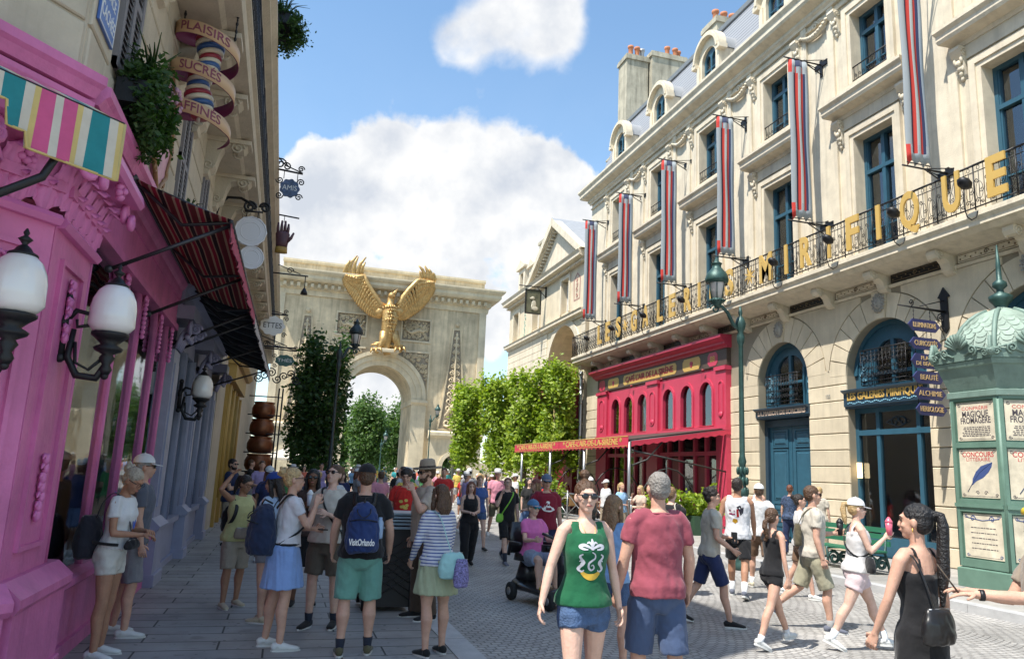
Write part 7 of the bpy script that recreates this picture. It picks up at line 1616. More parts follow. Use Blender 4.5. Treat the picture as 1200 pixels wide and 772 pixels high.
def glove():
 t = thing('hanging_hand_sign', 'wine red raised hand sign with ochre cuff hung from the left cornice', 'sign', (-0.6, 24, 9)); F = Fr((-0.66, 24, 8.3), (1, 0, 0), (0, 0, 1), (0, -1, 0)); q = MB()
 q.tube([F(0, 0.18), F(0, 0.35), F(0.0, 0.62), F(0, 0.7)], [(0.17, 0.08), (0.19, 0.09), (0.22, 0.09), (0.18, 0.07)], 12, up=(1, 0, 0))
 for a, l in ((-0.16, 0.28), (-0.055, 0.36), (0.05, 0.36), (0.15, 0.27)): q.tube([F(a * .9, 0.6), F(a, 0.68 + l * 0.5), F(a, 0.68 + l)], [0.05, 0.048, 0.03], 8); q.ball(F(a, 0.68 + l), 0.032, n=8, m=6)
 q.tube([F(0.14, 0.38), F(0.26, 0.52), F(0.33, 0.7)], [0.06, 0.05, 0.03], 8); q.build('hand', mat('hand_wine', (0.10, 0.04, 0.055), 0.5, var=0.2), t)
 c = MB(); c.tube([F(0, 0.0), F(0, 0.19)], [(0.19, 0.1), (0.18, 0.09)], 14, up=(1, 0, 0)); c.build('cuff', ochre, t)
 b = MB(); b.tube([F(-0.3, 1.25), F(0.45, 1.2)], 0.025, 6); b.tube([F(0.0, 1.22), F(0, 1.0)], 0.01, 4); b.build('bracket', iron, t)
glove()
def scroll_sign(X, Y, Z, label, board, txt, w=0.5, h=0.42, reach=1.3):
 t = thing('hanging_shop_sign', label, 'sign', (X, Y, Z)); F = Fr((X, Y, Z), (1, 0, 0), (0, 0, 1), (0, -1, 0)); q = MB()
 q.tube([F(-reach, 0.5), F(w * .6, 0.45)], 0.028, 6); q.tube([F(-reach, 0.95), F(-reach * .3, 0.62), F(w * .6, 0.47)], 0.018, 6)
 scroll(q, F, -reach * 0.6, 0.66, 0.16, 1.6, 0, 1, 0.022, 18); scroll(q, F, -reach * 0.25, 0.6, 0.12, 1.6, pi, -1, 0.02, 18); scroll(q, F, w * .5, 0.58, 0.09, 1.5, 0, 1, 0.018, 14)
 for s_ in (-1, 1): q.tube([F(s_ * w * .35, 0.47), F(s_ * w * .35, h * 0.5)], 0.01, 4); scroll(q, F, s_ * w * 0.5, -h * .45, 0.1, 1.5, 0, s_, 0.018, 14); scroll(q, F, s_ * w * 0.55, h * .4, 0.1, 1.5, pi, -s_, 0.018, 14)
 q.build('bracket', iron, t)
 o = [(w / 2 * (1 + 0.06 * cos(9 * a)) * cos(a), h / 2 * (1 + 0.06 * cos(9 * a)) * sin(a)) for a in [k * 2 * pi / 54 for k in range(54)]]
 b = MB().plate(F, o, c0=-0.03, c1=0.02).build('board', board, t)
 if txt: text_mesh(txt, F.sub(0, 0, 0.02), h * 0.4, 0.005, width=w * 0.75).build('lettering', iron if board is whitep else whitep, b)
scroll_sign(-0.5, 20, 9.02, 'ornate blue hanging sign high against the sky on the left', mat('sign_blue', (0.08, 0.12, 0.22), 0.5, var=0.6, vscale=14), 'AMIS', 0.5, 0.5, 0.5)
scroll_sign(-0.85, 30.0, 7.0, 'dark iron hanging bracket sign with white oval board beyond the awnings', whitep, 'ETTES', 0.9, 0.75, 0.9)
scroll_sign(-0.3, 34.0, 6.2, 'small dark green board on scrolled ironwork before the arch', mat('sign_green', (0.05, 0.13, 0.11), 0.5), 'THÉS', 0.8, 0.5, 1.4)
def brackets_far():
 for i, (X, Y, Z, lb) in enumerate(((-0.4, 30, 9.1, 'thin iron bracket with a small bell lamp below the left cornice'), (-0.6, 26, 5.6, 'long straight iron arm reaching across before the arch'))):
  q = MB(); F = Fr((X, Y, Z), (1, 0, 0), (0, 0, 1), (0, -1, 0)); q.tube([F(-1.2, 0), F(0.7, 0)], 0.03, 6); q.tube([F(-1.2, 0.6), F(0.4, 0.05)], 0.018, 5)
  if i == 0: q.tube([F(0.6, 0), F(0.6, -0.5)], 0.02, 5); q.lathe(F.sub(0.6, -0.75), [(0.14, 0), (0.12, 0.1), (0.04, 0.26)], 10); scroll(q, F, 0, 0.15, 0.14, 1.4, 0, 1, 0.02, 14)
  tag(q.build('iron_bracket', iron), lb, 'bracket')
brackets_far()
def cauldrons():
 t = thing('cauldron_tower', 'stack of five copper cauldrons in a black iron rack outside the ochre shop', 'shop display', (-0.75, 26, 0));
 for k in range(5):
  G = Fr((-0.72, 26, 0.95 + k * 0.56), (1, 0, 0), (0, 0, 1), (0, -1, 0)); s = 1.05 - 0.05 * k; q = MB()
  q.lathe(G, [(r * s * 1.15, z * 0.93) for r, z in [(0.2, 0), (0.33, 0.05), (0.38, 0.18), (0.38, 0.36), (0.34, 0.48), (0.31, 0.52), (0.34, 0.56), (0.33, 0.59), (0.2, 0.59)]], 18)
  for a in (0.3, 2.0, 3.6, 5.2): q.ball(G(0.36 * s * cos(a), 0.28, 0.36 * s * sin(a)), 0.05, n=7, m=5)
  q.build('cauldron', copper, t)
 r = MB()
 for x in (-0.3, -0.18): r.tube([(x, 25.7, 0), (x, 25.7, 4.2)], 0.03, 6);
 for k in range(6): r.tube([(-1.2, 25.7, 0.9 + k * 0.6), (-0.18, 25.7, 0.9 + k * 0.6)], 0.02, 5)
 F = Fr((-0.6, 25.7, 4.5), (1, 0, 0), (0, 0, 1), (0, -1, 0))
 for k in range(7): scroll(r, F, -0.4 + k * 0.2, 0.1 * (k % 3), 0.15, 1.5, k, 1 if k % 2 else -1, 0.022, 14)
 r.build('rack', iron, t)
cauldrons()
# ================================================================ people
def skinmat(n, c):
 m = mat('skin_' + n, c, 0.58, var=0.14, vscale=14, bump=0.12, bscale=60, spec=0.3); b = m.node_tree.nodes['Principled BSDF']; b.inputs['Subsurface Weight'].default_value = 0.12; b.inputs['Subsurface Radius'].default_value = (0.02, 0.008, 0.004); return m
SK = {'light': skinmat('light', (0.56, 0.33, 0.24)), 'pale': skinmat('pale', (0.62, 0.40, 0.31)), 'tan': skinmat('tan', (0.38, 0.20, 0.125)), 'brown': skinmat('brown', (0.20, 0.10, 0.06))}
def hairmat(n, c):
 m = mat('hair_' + n, c, 0.45, var=0.4, vscale=30, bump=0.8, bscale=55); return m
HR = {k: hairmat(k, c) for k, c in dict(blond=(0.50, 0.34, 0.16), grey=(0.25, 0.23, 0.21), ash=(0.42, 0.36, 0.28), brown=(0.09, 0.045, 0.022), dark=(0.02, 0.013, 0.01), black=(0.010, 0.009, 0.010), auburn=(0.15, 0.05, 0.025), sandy=(0.24, 0.14, 0.07)).items()}
def fb(n, c): return fabric(n, c)
LENS = mat('sunglass_lens', (0.008, 0.008, 0.01), 0.12, coat=0.5); TEAL_LENS = mat('teal_lens', (0.02, 0.25, 0.25), 0.15, 0.5)
LIP = mat('lips', (0.36, 0.12, 0.10), 0.5); EYE = mat('eye_dark', (0.03, 0.02, 0.02), 0.2)
TAB = {'m': [(0.80, .10, .085, 0), (0.86, .150, .105, -.012), (0.94, .168, .118, -.012), (1.02, .152, .108, 0), (1.10, .145, .104, .003), (1.20, .158, .112, .004), (1.30, .172, .118, .004), (1.38, .168, .108, -.002), (1.44, .125, .085, -.008), (1.485, .066, .066, -.008)],
  'f': [(0.80, .10, .085, 0), (0.86, .158, .112, -.014), (0.94, .174, .122, -.016), (1.02, .148, .102, -.004), (1.10, .122, .088, 0), (1.20, .132, .098, .006), (1.29, .148, .122, .016), (1.37, .142, .098, 0), (1.435, .105, .074, -.008), (1.48, .056, .056, -.008)]}
def ringat(tab, z):
 if z <= tab[0][0]: return tab[0][1:]
 for a, b in zip(tab, tab[1:]):
  if z <= b[0]: f = (z - a[0]) / (b[0] - a[0]); return tuple(a[i] * (1 - f) + b[i] * f for i in (1, 2, 3))
 return tab[-1][1:]
def remesh(mb, vox, sm=3):
 me = bpy.data.meshes.new('tmp'); me.from_pydata(mb.v, [], mb.f); o = bpy.data.objects.new('tmp', me); COL.objects.link(o)
 r = o.modifiers.new('r', 'REMESH'); r.mode = 'VOXEL'; r.voxel_size = vox
 if sm: q = o.modifiers.new('s', 'SMOOTH'); q.factor = 0.5; q.iterations = sm
 dg = bpy.context.evaluated_depsgraph_get(); nm = bpy.data.meshes.new_from_object(o.evaluated_get(dg), depsgraph=dg)
 COL.objects.unlink(o); bpy.data.objects.remove(o); bpy.data.meshes.remove(me)
 nm.polygons.foreach_set('use_smooth', [True] * len(nm.polygons)); return nm
def wrinkle(me, amp, sx, sz, seed):
 if amp <= 0: return
 n = [v.normal.copy() for v in me.vertices]
 for v, nn in zip(me.vertices, n):
  c = v.co; p = Vector((c.x * sx + c.z * 3 + seed, c.y * sx, c.z * sz + seed)); v.co = c + nn * amp * (abs(noise.noise(p)) * 2.0 - 0.55 + 0.5 * noise.noise(p * 2.6))
def nv(v): return Vector(v).normalized()
ARM0 = ((.16, .03, -1), (.06, .22, -1))
def person(name_label, x, y, face, H=1.72, sex='m', legs=((4, 6, 0), (-3, 4, 0)), arms=(None, None), lean=(0, 0), head=(0, 0), fat=1.0, skin='light', hair=('short', 'brown'), top=('tee', None), bottom=('shorts', None, .8), shoes=None, socks=None, hat=None, glasses=None, vox=0.009, seed=1, cat='person', beard=None, seat=None, group=None, curl=0.5, turn=0, z0=0.004, fine=True, bustline=True, hemz=None):
 s = H / 1.75; root = thing('person', name_label, cat, (0, 0, 0), 0, group); tab = TAB[sex]
 sw = .185 if sex == 'm' else .160
 def fz(z): return fat if z < 1.3 else 1 + (fat - 1) * .5
 def T(p):
  px, py, pz = p
  if pz > .92: k = (pz - .92) / .5; px += lean[0] * k; py += lean[1] * k; pz -= abs(lean[1]) * k * .18
  return Vector((px, py, pz))
 J = {}; need = []
 for i, sd in enumerate((1, -1)):
  ah, ak, fp = legs[i][:3]; out = legs[i][3] if len(legs[i]) > 3 else 3
  hip = Vector((sd * .088 * (1 + (fat - 1) * .5), 0, .92)); th = Vector((sd * sin(radians(out)), sin(radians(ah)), cos(radians(ah)) * -1)).normalized()
  kn = hip + th * .43; a2 = ah - ak; shn = Vector((sd * .02, sin(radians(a2)), -cos(radians(a2)))).normalized(); an = kn + shn * .42
  J[i] = (hip, kn, an, fp); need.append(an.z - (.082 + .15 * sin(radians(max(fp, 0)))))
 dz = -min(need) if seat is None else seat - .86
 def D(p): return Vector((p[0] * s, p[1] * s, (p[2] + dz) * s))
 b = MB();
 rows = [(T((0, yo, z)), w * fz(z) * (.90 if z < 1.4 else .97), d * fz(z) * (1 + (fat - 1) * .6 * (1 if z < 1.25 else 0))) for z, w, d, yo in tab]
 b.tube([D(r[0]) for r in rows], [(r[1] * s, r[2] * s * .93) for r in rows], 16, up=(1, 0, 0))
 for i, sd in enumerate((1, -1)):
  hip, kn, an, fp = J[i]; m1 = hip * .5 + kn * .5; m2 = kn * .68 + an * .32 + Vector((0, -.018, 0))
  kf = 1 + (fat - 1) * .8; b.tube([D(hip + Vector((0, 0, .03))), D(hip * .8 + kn * .2), D(m1), D(kn * .85 + hip * .15), D(kn), D(m2), D(kn * .35 + an * .65), D(an), D(an + Vector((0, 0, -.03)))], [.070 * kf * s, .083 * kf * s, .076 * kf * s, .059 * kf * s, .055 * s, .056 * kf * s, .043 * s, .034 * s, .032 * s], 12)
 A = {}; Hh = []
 for i, sd in enumerate((1, -1)):
  sh = T((sd * sw, -.008, 1.42)); a = arms[i] or ARM0; u = nv((a[0][0] * sd, a[0][1], a[0][2])); f = nv((a[1][0] * sd, a[1][1], a[1][2])); el = sh + u * .29; wr = el + f * .245
  A[i] = (sh, el, wr, f); af = 1 + (fat - 1) * .6
  am = (1.0 if sex == 'm' else .84) * af
  b.tube([D(T((sd * sw * .45, -.01, 1.435))), D(sh + Vector((-sd * .035, 0, .012))), D(sh + u * .03), D(sh + u * .13), D(el * .9 + sh * .1), D(el), D(el + f * .06), D(el + f * .15), D(wr), D(wr + f * .02)], [v * s * am for v in (.05, .056, .054, .047, .039, .037, .04, .034, .025, .025)], 12)
  inward = Vector((-sd, 0.15, 0)); pn = a[2] if len(a) > 2 else None; pn = Vector((pn[0] * sd, pn[1], pn[2])) if pn else inward; pn = (pn - f * pn.dot(f)).normalized(); sdv = f.cross(pn).normalized()
  if sdv.dot(Vector((0, 1, .3))) < 0: sdv = -sdv
  b.tube([D(wr), D(wr + f * .03), D(wr + f * .07), D(wr + f * .095)], [(.016 * s, .024 * s), (.015 * s, .036 * s), (.014 * s, .04 * s), (.011 * s, .037 * s)], 10, up=pn); Hh.append((wr, f, pn, sdv))
 nb = T((0, -.01, 1.47)); yaw, pit = head; RM = Matrix.Rotation(radians(-yaw), 3, 'Z') @ Matrix.Rotation(radians(pit), 3, 'X'); piv = T((0, -.01, 1.53))
 def Hd(p): return D(piv + RM @ (Vector(p) - Vector((0, -.01, 1.53))))
 HM = RM
 b.tube([D(nb + Vector((0, -.005, -.04))), D(nb), D((nb + piv) / 2), Hd((0, -.005, 1.57))], [v * s * (1 if sex == 'm' else .88) for v in (.068, .058, .053, .055)], 12)
 b.ball(Hd((0, -.012, 1.655)), (.074 * s, .092 * s, .098 * s), M=HM, n=16, m=12); b.ball(Hd((0, .022, 1.612)), (.060 * s, .066 * s, .085 * s), M=HM, n=14, m=10); b.ball(Hd((0, .052, 1.553)), (.032 * s, .03 * s, .026 * s), M=HM)
 b.tube([Hd((0, .078, 1.655)), Hd((0, .092, 1.628)), Hd((0, .097, 1.613)), Hd((0, .082, 1.604))], [.010 * s, .012 * s, .015 * s, .010 * s], 8)
 b.ball(Hd((0, .078, 1.672)), (.05 * s, .016 * s, .012 * s), M=HM, n=10, m=6)
 for sd in (-1, 1): b.ball(Hd((sd * .077, -.005, 1.63)), (.014 * s, .02 * s, .032 * s), M=HM, n=8, m=6); b.ball(Hd((sd * .034, .062, 1.613)), (.022 * s, .02 * s, .02 * s), M=HM, n=8, m=6)
 b.ball(Hd((0, .082, 1.582)), (.024 * s, .014 * s, .012 * s), M=HM, n=8, m=6)
 me = remesh(b, vox, 3)
 if fine:
  g = MB();
  for wr, f, pn, sdv in Hh:
   for k, (o_, l) in enumerate(((.03, .068), (.0105, .077), (-.009, .072), (-.028, .056))):
    base = wr + f * .085 + sdv * o_; c1 = curl * (0.8 + .15 * k); d1 = (f * cos(c1) + pn * sin(c1)); d2 = (f * cos(c1 * 2.1) + pn * sin(c1 * 2.1)); d3 = (f * cos(c1 * 2.9) + pn * sin(c1 * 2.9)); p1 = base + d1 * l * .45; p2 = p1 + d2 * l * .32; p3 = p2 + d3 * l * .25
    g.tube([D(base - f * .02), D(base), D(p1), D(p2), D(p3)], [.009 * s, .0092 * s, .0085 * s, .0078 * s, .005 * s], 7)
   tb = wr + f * .025 + sdv * .024; t1 = tb + (f * .6 + sdv * .75 + pn * .3).normalized() * .035; t2 = t1 + (f * .9 + sdv * .2 + pn * .5).normalized() * .032; g.tube([D(tb - sdv * .012), D(tb), D(t1), D(t2)], [.012 * s, .0125 * s, .0105 * s, .006 * s], 7)
  bm = bmesh.new(); bm.from_mesh(me); t2_ = bpy.data.meshes.new('t'); t2_.from_pydata(g.v, [], g.f); t2_.polygons.foreach_set('use_smooth', [True] * len(t2_.polygons)); bm.from_mesh(t2_); bm.to_mesh(me); bm.free(); bpy.data.meshes.remove(t2_)
 me.materials.append(SK[skin]); obj('body', me, root)
 out = {}
 def cloth(nm, mb, m_, v=.012, amp=.009, sx=10, sz=6, sm=2):
  q = remesh(mb, max(v, vox), sm); q.update(); wrinkle(q, amp, sx, sz, seed); q.materials.append(m_); o = obj(nm, q, root); out[nm] = o; return o
 bk = bottom[0]; bmx = bottom[1]; bl = bottom[2] if len(bottom) > 2 else .8
 def tor(mb, za, zb_, ease, flare=0.0, n=9):
  pts = []; rr = []
  for k in range(n + 1):
   z = za + (zb_ - za) * k / n; w, d, yo = ringat(tab, max(z, .80)); e = ease + flare * max(0, (1.0 - z)) + (.006 if z > 1.39 else 0) ; p = T((0, yo, z)); pts.append(D(p)); rr.append(((w * fz(z) + e) * s, (d * fz(z) * (1 + (fat - 1) * .6 * (1 if z < 1.25 else 0)) + e) * s))
  mb.tube(pts, rr, 24, up=(1, 0, 0))
 if bk in ('shorts', 'pants'):
  g = MB(); tor(g, .775, 1.0, .013)
  for sd in (-1, 1): g.ball(D((sd * .075, -.058, .90)), (.088 * s * fat, .075 * s * fat, .095 * s), n=12, m=8)
  for i, sd in enumerate((1, -1)):
   hip, kn, an, fp = J[i]; kf = 1 + (fat - 1) * .8
   if bk == 'shorts':
    l = min(bl, 1.12); en = hip + (kn - hip) * l if l <= 1 else kn + (an - kn) * (l - 1); g.tube([D(hip + Vector((0, 0, .02))), D(hip * .75 + kn * .25), D(hip * .4 + en * .6), D(en)], [.080 * kf * s, .103 * kf * s, .097 * kf * s, .094 * kf * s], 16)
   else: g.tube([D(hip + Vector((0, 0, .02))), D(hip * .7 + kn * .3), D(kn), D(kn * .4 + an * .6), D(an + Vector((0, 0, -.01)))], [v * kf * s * (bottom[3] if len(bottom) > 3 else 1) for v in (.082, .096, .072, .066, .064)], 16)
  cloth(bk if bk == 'shorts' else 'trousers', g, bmx, amp=.008)
 elif bk == 'skirt':
  g = MB(); L0 = .98 - bl; fl = bottom[3] if len(bottom) > 3 else .05
  pts = []; rr = []; kx = max(abs(J[0][1].y), abs(J[1][1].y)) * .6
  for k in range(9):
   z = 1.0 - (1.0 - L0) * k / 8; w, d, yo = ringat(tab, max(z, .90)); e = .012 + fl * (k / 8) ; pts.append(D((0, yo * (1 - k / 8), z))); rr.append(((w * fat + e) * s, (d * fat + e + kx * (k / 8) * (1 if L0 < .6 else .3)) * s))
  g.tube(pts, rr, 28, up=(1, 0, 0)); cloth('skirt', g, bmx, amp=.012, sx=16, sz=1.2)
 tk = top[0]; tm = top[1]; hz = hemz or {'tee': .88, 'shirt': .84, 'long': .9, 'tank': .90, 'muscle': .86, 'crop': .98, 'dress': .45, 'tuck': .99}.get(tk, .9)
 g = MB(); ease = .018 if tk not in ('shirt', 'muscle') else .028
 if tk == 'dress':
  tor(g, .93, 1.33, .010, 0); pts = []; rr = []
  for k in range(9):
   z = 1.0 - (1.0 - top[2]) * k / 8; w, d, yo = ringat(tab, max(z, .9)); pts.append(D((0, 0, z))); rr.append(((w * fat + .012 + .05 * k / 8) * s, (d * fat + .012 + .06 * k / 8) * s))
  g.tube(pts, rr, 28, up=(1, 0, 0))
 elif tk == 'tank': tor(g, hz, 1.375, ease * .7, .2)
 else: tor(g, hz, 1.462, ease, .12 if tk != 'tuck' else 0)
 if tk in ('tank', 'dress'):
  for sd in (1, -1):
   wd = .042 if tk == 'tank' else .012
   P = [(sd * .094, .092, 1.33), (sd * .092, .066, 1.40), (sd * .088, .02, 1.462), (sd * .085, -.03, 1.468), (sd * .088, -.078, 1.41), (sd * .09, -.09, 1.33)]
   if sex == 'm': P = [(a * 1.15, b_ * 1.08, c) for a, b_, c in P]
   g.tube([D(T(p)) for p in P], [(.012 * s, wd * s)] * 6, 8, up=(0, 0, 1) if False else (0, 1, .6))
 else:
  sl = {'tee': .62, 'shirt': .72, 'long': 2.0, 'muscle': .12, 'crop': .5, 'tuck': .5}.get(tk, .6)
  for i, sd in enumerate((1, -1)):
   sh, el, wr, f = A[i]; am = (1.0 if sex == 'm' else .86) * (1 + (fat - 1) * .5); u = (el - sh)
   P = [T((sd * sw * .36, -.012, 1.432)), sh + Vector((-sd * .035, -.002, .008))]; R_ = [.060, .066]
   if sl > .3: P += [sh + u * .12, sh + u * min(sl, .95)]; R_ += [.064, .063 if sl < 1 else .052]
   if sl > 1: P += [el, el + (wr - el) * .5, wr - f * .01]; R_ += [.05, .044, .037]
   g.tube([D(p) for p in P], [r * s * am for r in R_], 14)
 nm = {'dress': 'dress', 'tank': 'tank_top', 'muscle': 'sleeveless_shirt', 'shirt': 'shirt', 'long': 'shirt'}.get(tk, 't_shirt'); sh_o = cloth(nm, g, tm, amp=.009 if tk != 'tank' else .005)
 if tk in ('shirt', 'tee', 'long', 'tuck') and fine:
  c = MB(); w, d, yo = ringat(tab, 1.47); c.tube([D(T((0, -.008, 1.462)) + Vector(((w + .010) * cos(a), (d + .012) * sin(a), -.010 * sin(a) - .010))) for a in [k * 2 * pi / 20 for k in range(20)]], .009 * s if tk != 'shirt' else .015 * s, 6, closed=True); c.build('collar', tm, root)
 shm = shoes or fb('white_shoe', (0.7, 0.7, 0.68))
 for i, sd in enumerate((1, -1)):
  hip, kn, an, fp = J[i]; p = radians(fp); o_ = an;
  def Ff(a, c, z):
   yy = c * cos(p) + z * sin(p); zz = -c * sin(p) + z * cos(p); return D((o_.x + a + sd * .03 * (c / .2 if c > 0 else 0), o_.y + yy, o_.z + zz))
  q = MB(); q.tube([Ff(0, c, h - .082) for c, h in ((-.075, .045), (-.055, .05), (-.01, .052), (.05, .045), (.11, .035), (.16, .03), (.192, .026))], [(a * s, h * s) for a, h in ((.02, .025), (.034, .04), (.037, .047), (.039, .038), (.045, .028), (.040, .022), (.018, .014))], 12, up=(1, 0, 0)); q.tube([Ff(0, -.02, -.04), Ff(0, -.015, .0)], [.04 * s, .037 * s], 10)
  so = q.build('shoe', shm, root)
  q = MB(); n = 14; pl = [(.043 * sin(t) * (1 + .15 * cos(t)), .062 - .142 * cos(t)) for t in [k * 2 * pi / n for k in range(n)]]
  V = [Ff(a, c, -.083) for a, c in pl] + [Ff(a, c, -.060) for a, c in pl]; q.add(V, [tuple(range(n)), tuple(range(n, 2 * n))[::-1]] + [(k, n + k, n + (k + 1) % n, (k + 1) % n) for k in range(n)]); q.build('sole', mat('shoe_sole', (0.62, 0.61, 0.58), 0.7), so)
  if socks:
   hgt = socks[1] if len(socks) > 1 else .12; e = an + (kn - an).normalized() * hgt; q = MB(); q.tube([D(an + Vector((0, 0, -.03))), D(an), D(e)], [.037 * s, .038 * s, (.042 + hgt * .06) * s], 12); q.build('sock', socks[0], root)
 hs, hc = hair; h = MB(); hm = HR[hc]; rng = random.Random(seed)
 if hs != 'bald':
  k = 1.0 if hs != 'curly' else 1.05
  h.ball(Hd((0, -.024, 1.678)), (.083 * s * k, .096 * s * k, .088 * s * k), M=HM, n=18, m=12); h.ball(Hd((0, -.042, 1.64)), (.080 * s, .072 * s, .085 * s), M=HM, n=14, m=10)
  if hs == 'curly':
   for _ in range(60):
    a = rng.uniform(0, 6.28); e = rng.uniform(-.25, 1.4); p = (cos(a) * cos(e) * .084, -.03 + sin(a) * cos(e) * .088, 1.672 + sin(e) * .088)
    if p[1] > .035 and p[2] < 1.70: continue
    h.ball(Hd(p), .022 * s, n=7, m=5)
  if hs in ('pony', 'braid', 'longpony'):
   L_ = {'pony': .22, 'braid': .30, 'longpony': .55}[hs]; pts = [(0, -.10, 1.70 if hs != 'braid' else 1.62), (0, -.155, 1.69 if hs != 'braid' else 1.58), (.0, -.165, 1.62 if hs != 'braid' else 1.5), (.01, -.15, 1.66 - L_ * .6), (.015, -.135, 1.66 - L_)]
   h.tube([Hd(p) for p in pts], [.025 * s, .03 * s, .036 * s if hs != 'longpony' else .038 * s, .034 * s if hs != 'longpony' else .04 * s, .012 * s], 10)
   if hs == 'braid':
    for j in range(6): h.ball(Hd((.012 * (-1) ** j, -.155 + .004 * j, 1.56 - j * .042)), .028 * s, n=8, m=6)
  if hs in ('long', 'wavy'):
   L_ = .30 if hs == 'long' else .2
   h.tube([Hd((0, -.06, 1.68)), Hd((0, -.075, 1.58)), Hd((0, -.09, 1.5)), Hd((0, -.10, 1.64 - L_))], [(.082 * s, .055 * s), (.09 * s, .05 * s), (.10 * s, .045 * s), (.06 * s, .02 * s)], 16, up=HM @ Vector((1, 0, 0)))
   for sd in (-1, 1): h.tube([Hd((sd * .06, .015, 1.71)), Hd((sd * .08, .01, 1.62)), Hd((sd * .085, .0, 1.52)), Hd((sd * .08, .01, 1.64 - L_))], [.025 * s, .026 * s, .03 * s, .012 * s], 8)
  if hs == 'bun': h.ball(Hd((0, -.055, 1.80)), (.042 * s, .042 * s, .038 * s), n=10, m=8)
  if hs == 'lowbun': h.ball(Hd((.0, -.12, 1.70)), (.05 * s, .045 * s, .045 * s), n=10, m=8); [h.ball(Hd((rng.uniform(-.04, .04), -.12 + rng.uniform(-.04, .04), 1.71 + rng.uniform(-.04, .04))), .022 * s, n=7, m=5) for _ in range(9)]
  q = remesh(h, max(.008, vox), 1); wrinkle(q, {'short': .003, 'curly': .005, 'wavy': .006, 'long': .005}.get(hs, .0022), 40, 6, seed); q.materials.append(hm); obj('hair', q, root)
 if beard:
  h = MB(); h.ball(Hd((0, .036, 1.563)), (.058 * s, .056 * s, .042 * s), M=HM, n=12, m=8); h.tube([Hd((-.068, .005, 1.62)), Hd((-.05, .045, 1.565)), Hd((0, .075, 1.548)), Hd((.05, .045, 1.565)), Hd((.068, .005, 1.62))], .013 * s, 6); h.build('beard', HR[beard], root)
 if glasses is not None:
  g = MB(); fr = MB()
  for sd in (-1, 1):
   g.ball(Hd((sd * .033, .088, 1.648)), (.028 * s, .010 * s, .021 * s), M=HM, n=12, m=8) if glasses != 'clear' else fr.tube([Hd((sd * .033 + .025 * cos(a), .094, 1.645 + .019 * sin(a))) for a in [k * pi / 6 for k in range(12)]], .0025 * s, 4, closed=True)
   fr.tube([Hd((sd * .06, .082, 1.655)), Hd((sd * .078, .05, 1.655)), Hd((sd * .08, -.01, 1.65))], .004 * s, 5)
  fr.tube([Hd((-.012, .1, 1.655)), Hd((.012, .1, 1.655))], .004 * s, 5); fo = fr.build('sunglasses' if glasses != 'clear' else 'glasses', LENS, root)
  if g.v: g.build('lens', TEAL_LENS if glasses == 'teal' else LENS, fo)
 elif fine:
  for sd in (-1, 1): q = MB(); q.ball(Hd((sd * .032, .0815, 1.646)), (.013 * s, .006 * s, .006 * s), M=HM, n=8, m=6); q.build('eye', EYE, root)
 if fine: q = MB(); q.ball(Hd((0, .0925, 1.583)), (.022 * s, .006 * s, .0065 * s), M=HM, n=10, m=6); q.build('mouth', LIP, root)
 if fine and hs != 'bald' and glasses is None:
  for sd in (-1, 1): q = MB(); q.tube([Hd((sd * .014, .087, 1.668)), Hd((sd * .034, .086, 1.674)), Hd((sd * .052, .074, 1.668))], .004 * s, 5); q.build('eyebrow', hm, root)
 if hat:
  kind, hm_ = hat[0], hat[1]; c = MB()
  if kind in ('cap', 'backcap'):
   k = 1 if kind == 'cap' else -1; V = []; n = 18; m_ = 6
   for j in range(m_ + 1):
    e = (pi / 2) * j / m_
    for t in range(n): a = 2 * pi * t / n; V.append(Hd((.091 * cos(a) * cos(e), -.018 + .108 * sin(a) * cos(e), 1.685 + .095 * sin(e))))
   c.add(V, [(j * n + t, j * n + (t + 1) % n, (j + 1) * n + (t + 1) % n, (j + 1) * n + t) for j in range(m_) for t in range(n)], smooth=True)
   br = []
   for t in range(13): a = pi * t / 12; br.append((.078 * cos(a), .055 + .11 * sin(a)))
   V = [Hd((px_, k * py_ - .018 * (1 - k) - .0, 1.69 - .028 * (py_ - .055) / .11 - .01 * (px_ / .08) ** 2)) for px_, py_ in br] + [Hd((px_, k * py_ - .018 * (1 - k), 1.682 - .028 * (py_ - .055) / .11 - .01 * (px_ / .08) ** 2)) for px_, py_ in br]
   c.add(V, [tuple(range(13)), tuple(range(13, 26))[::-1]] + [(t, t + 13, t + 14, t + 1) for t in range(12)]); c.ball(Hd((0, -.018, 1.782)), .008 * s, n=6, m=4)
   c.build('cap', hm_, root)
  else:
   Hf = Fr(Hd((0, -.015, 1.70)), HM @ Vector((1, 0, 0)), HM @ Vector((0, -.05, 1)), HM @ Vector((0, -1, 0))); c.lathe(Hf, [(r * s, z * s) for r, z in ((.088, -.02), (.165, -.015), (.18, .005), (.165, -.003), (.098, .0), (.094, .05), (.085, .09), (.05, .105), (.0, .095))], 24); ho = c.build('sun_hat', hm_, root)
   bd = MB(); bd.lathe(Hf, [(.0995 * s, .002 * s), (.1 * s, .022 * s), (.097 * s, .024 * s)], 24); bd.build('hat_band', fb('hatband', (0.08, 0.06, 0.05)), ho)
 root.rotation_euler = (0, 0, radians(-face)); root.location = (x, y, z0)
 fw = Vector((sin(radians(face)), cos(radians(face)), 0)); rt = Vector((cos(radians(face)), -sin(radians(face)), 0))
 W_ = Fr((x, y, z0), rt, fw, (0, 0, 1)); out.update(root=root, W=W_, D=D, A=A, J=J, s=s, L=lambda p: W_(*D(p)), Hd=lambda p: W_(*Hd(p)), shirt=sh_o)
 return out
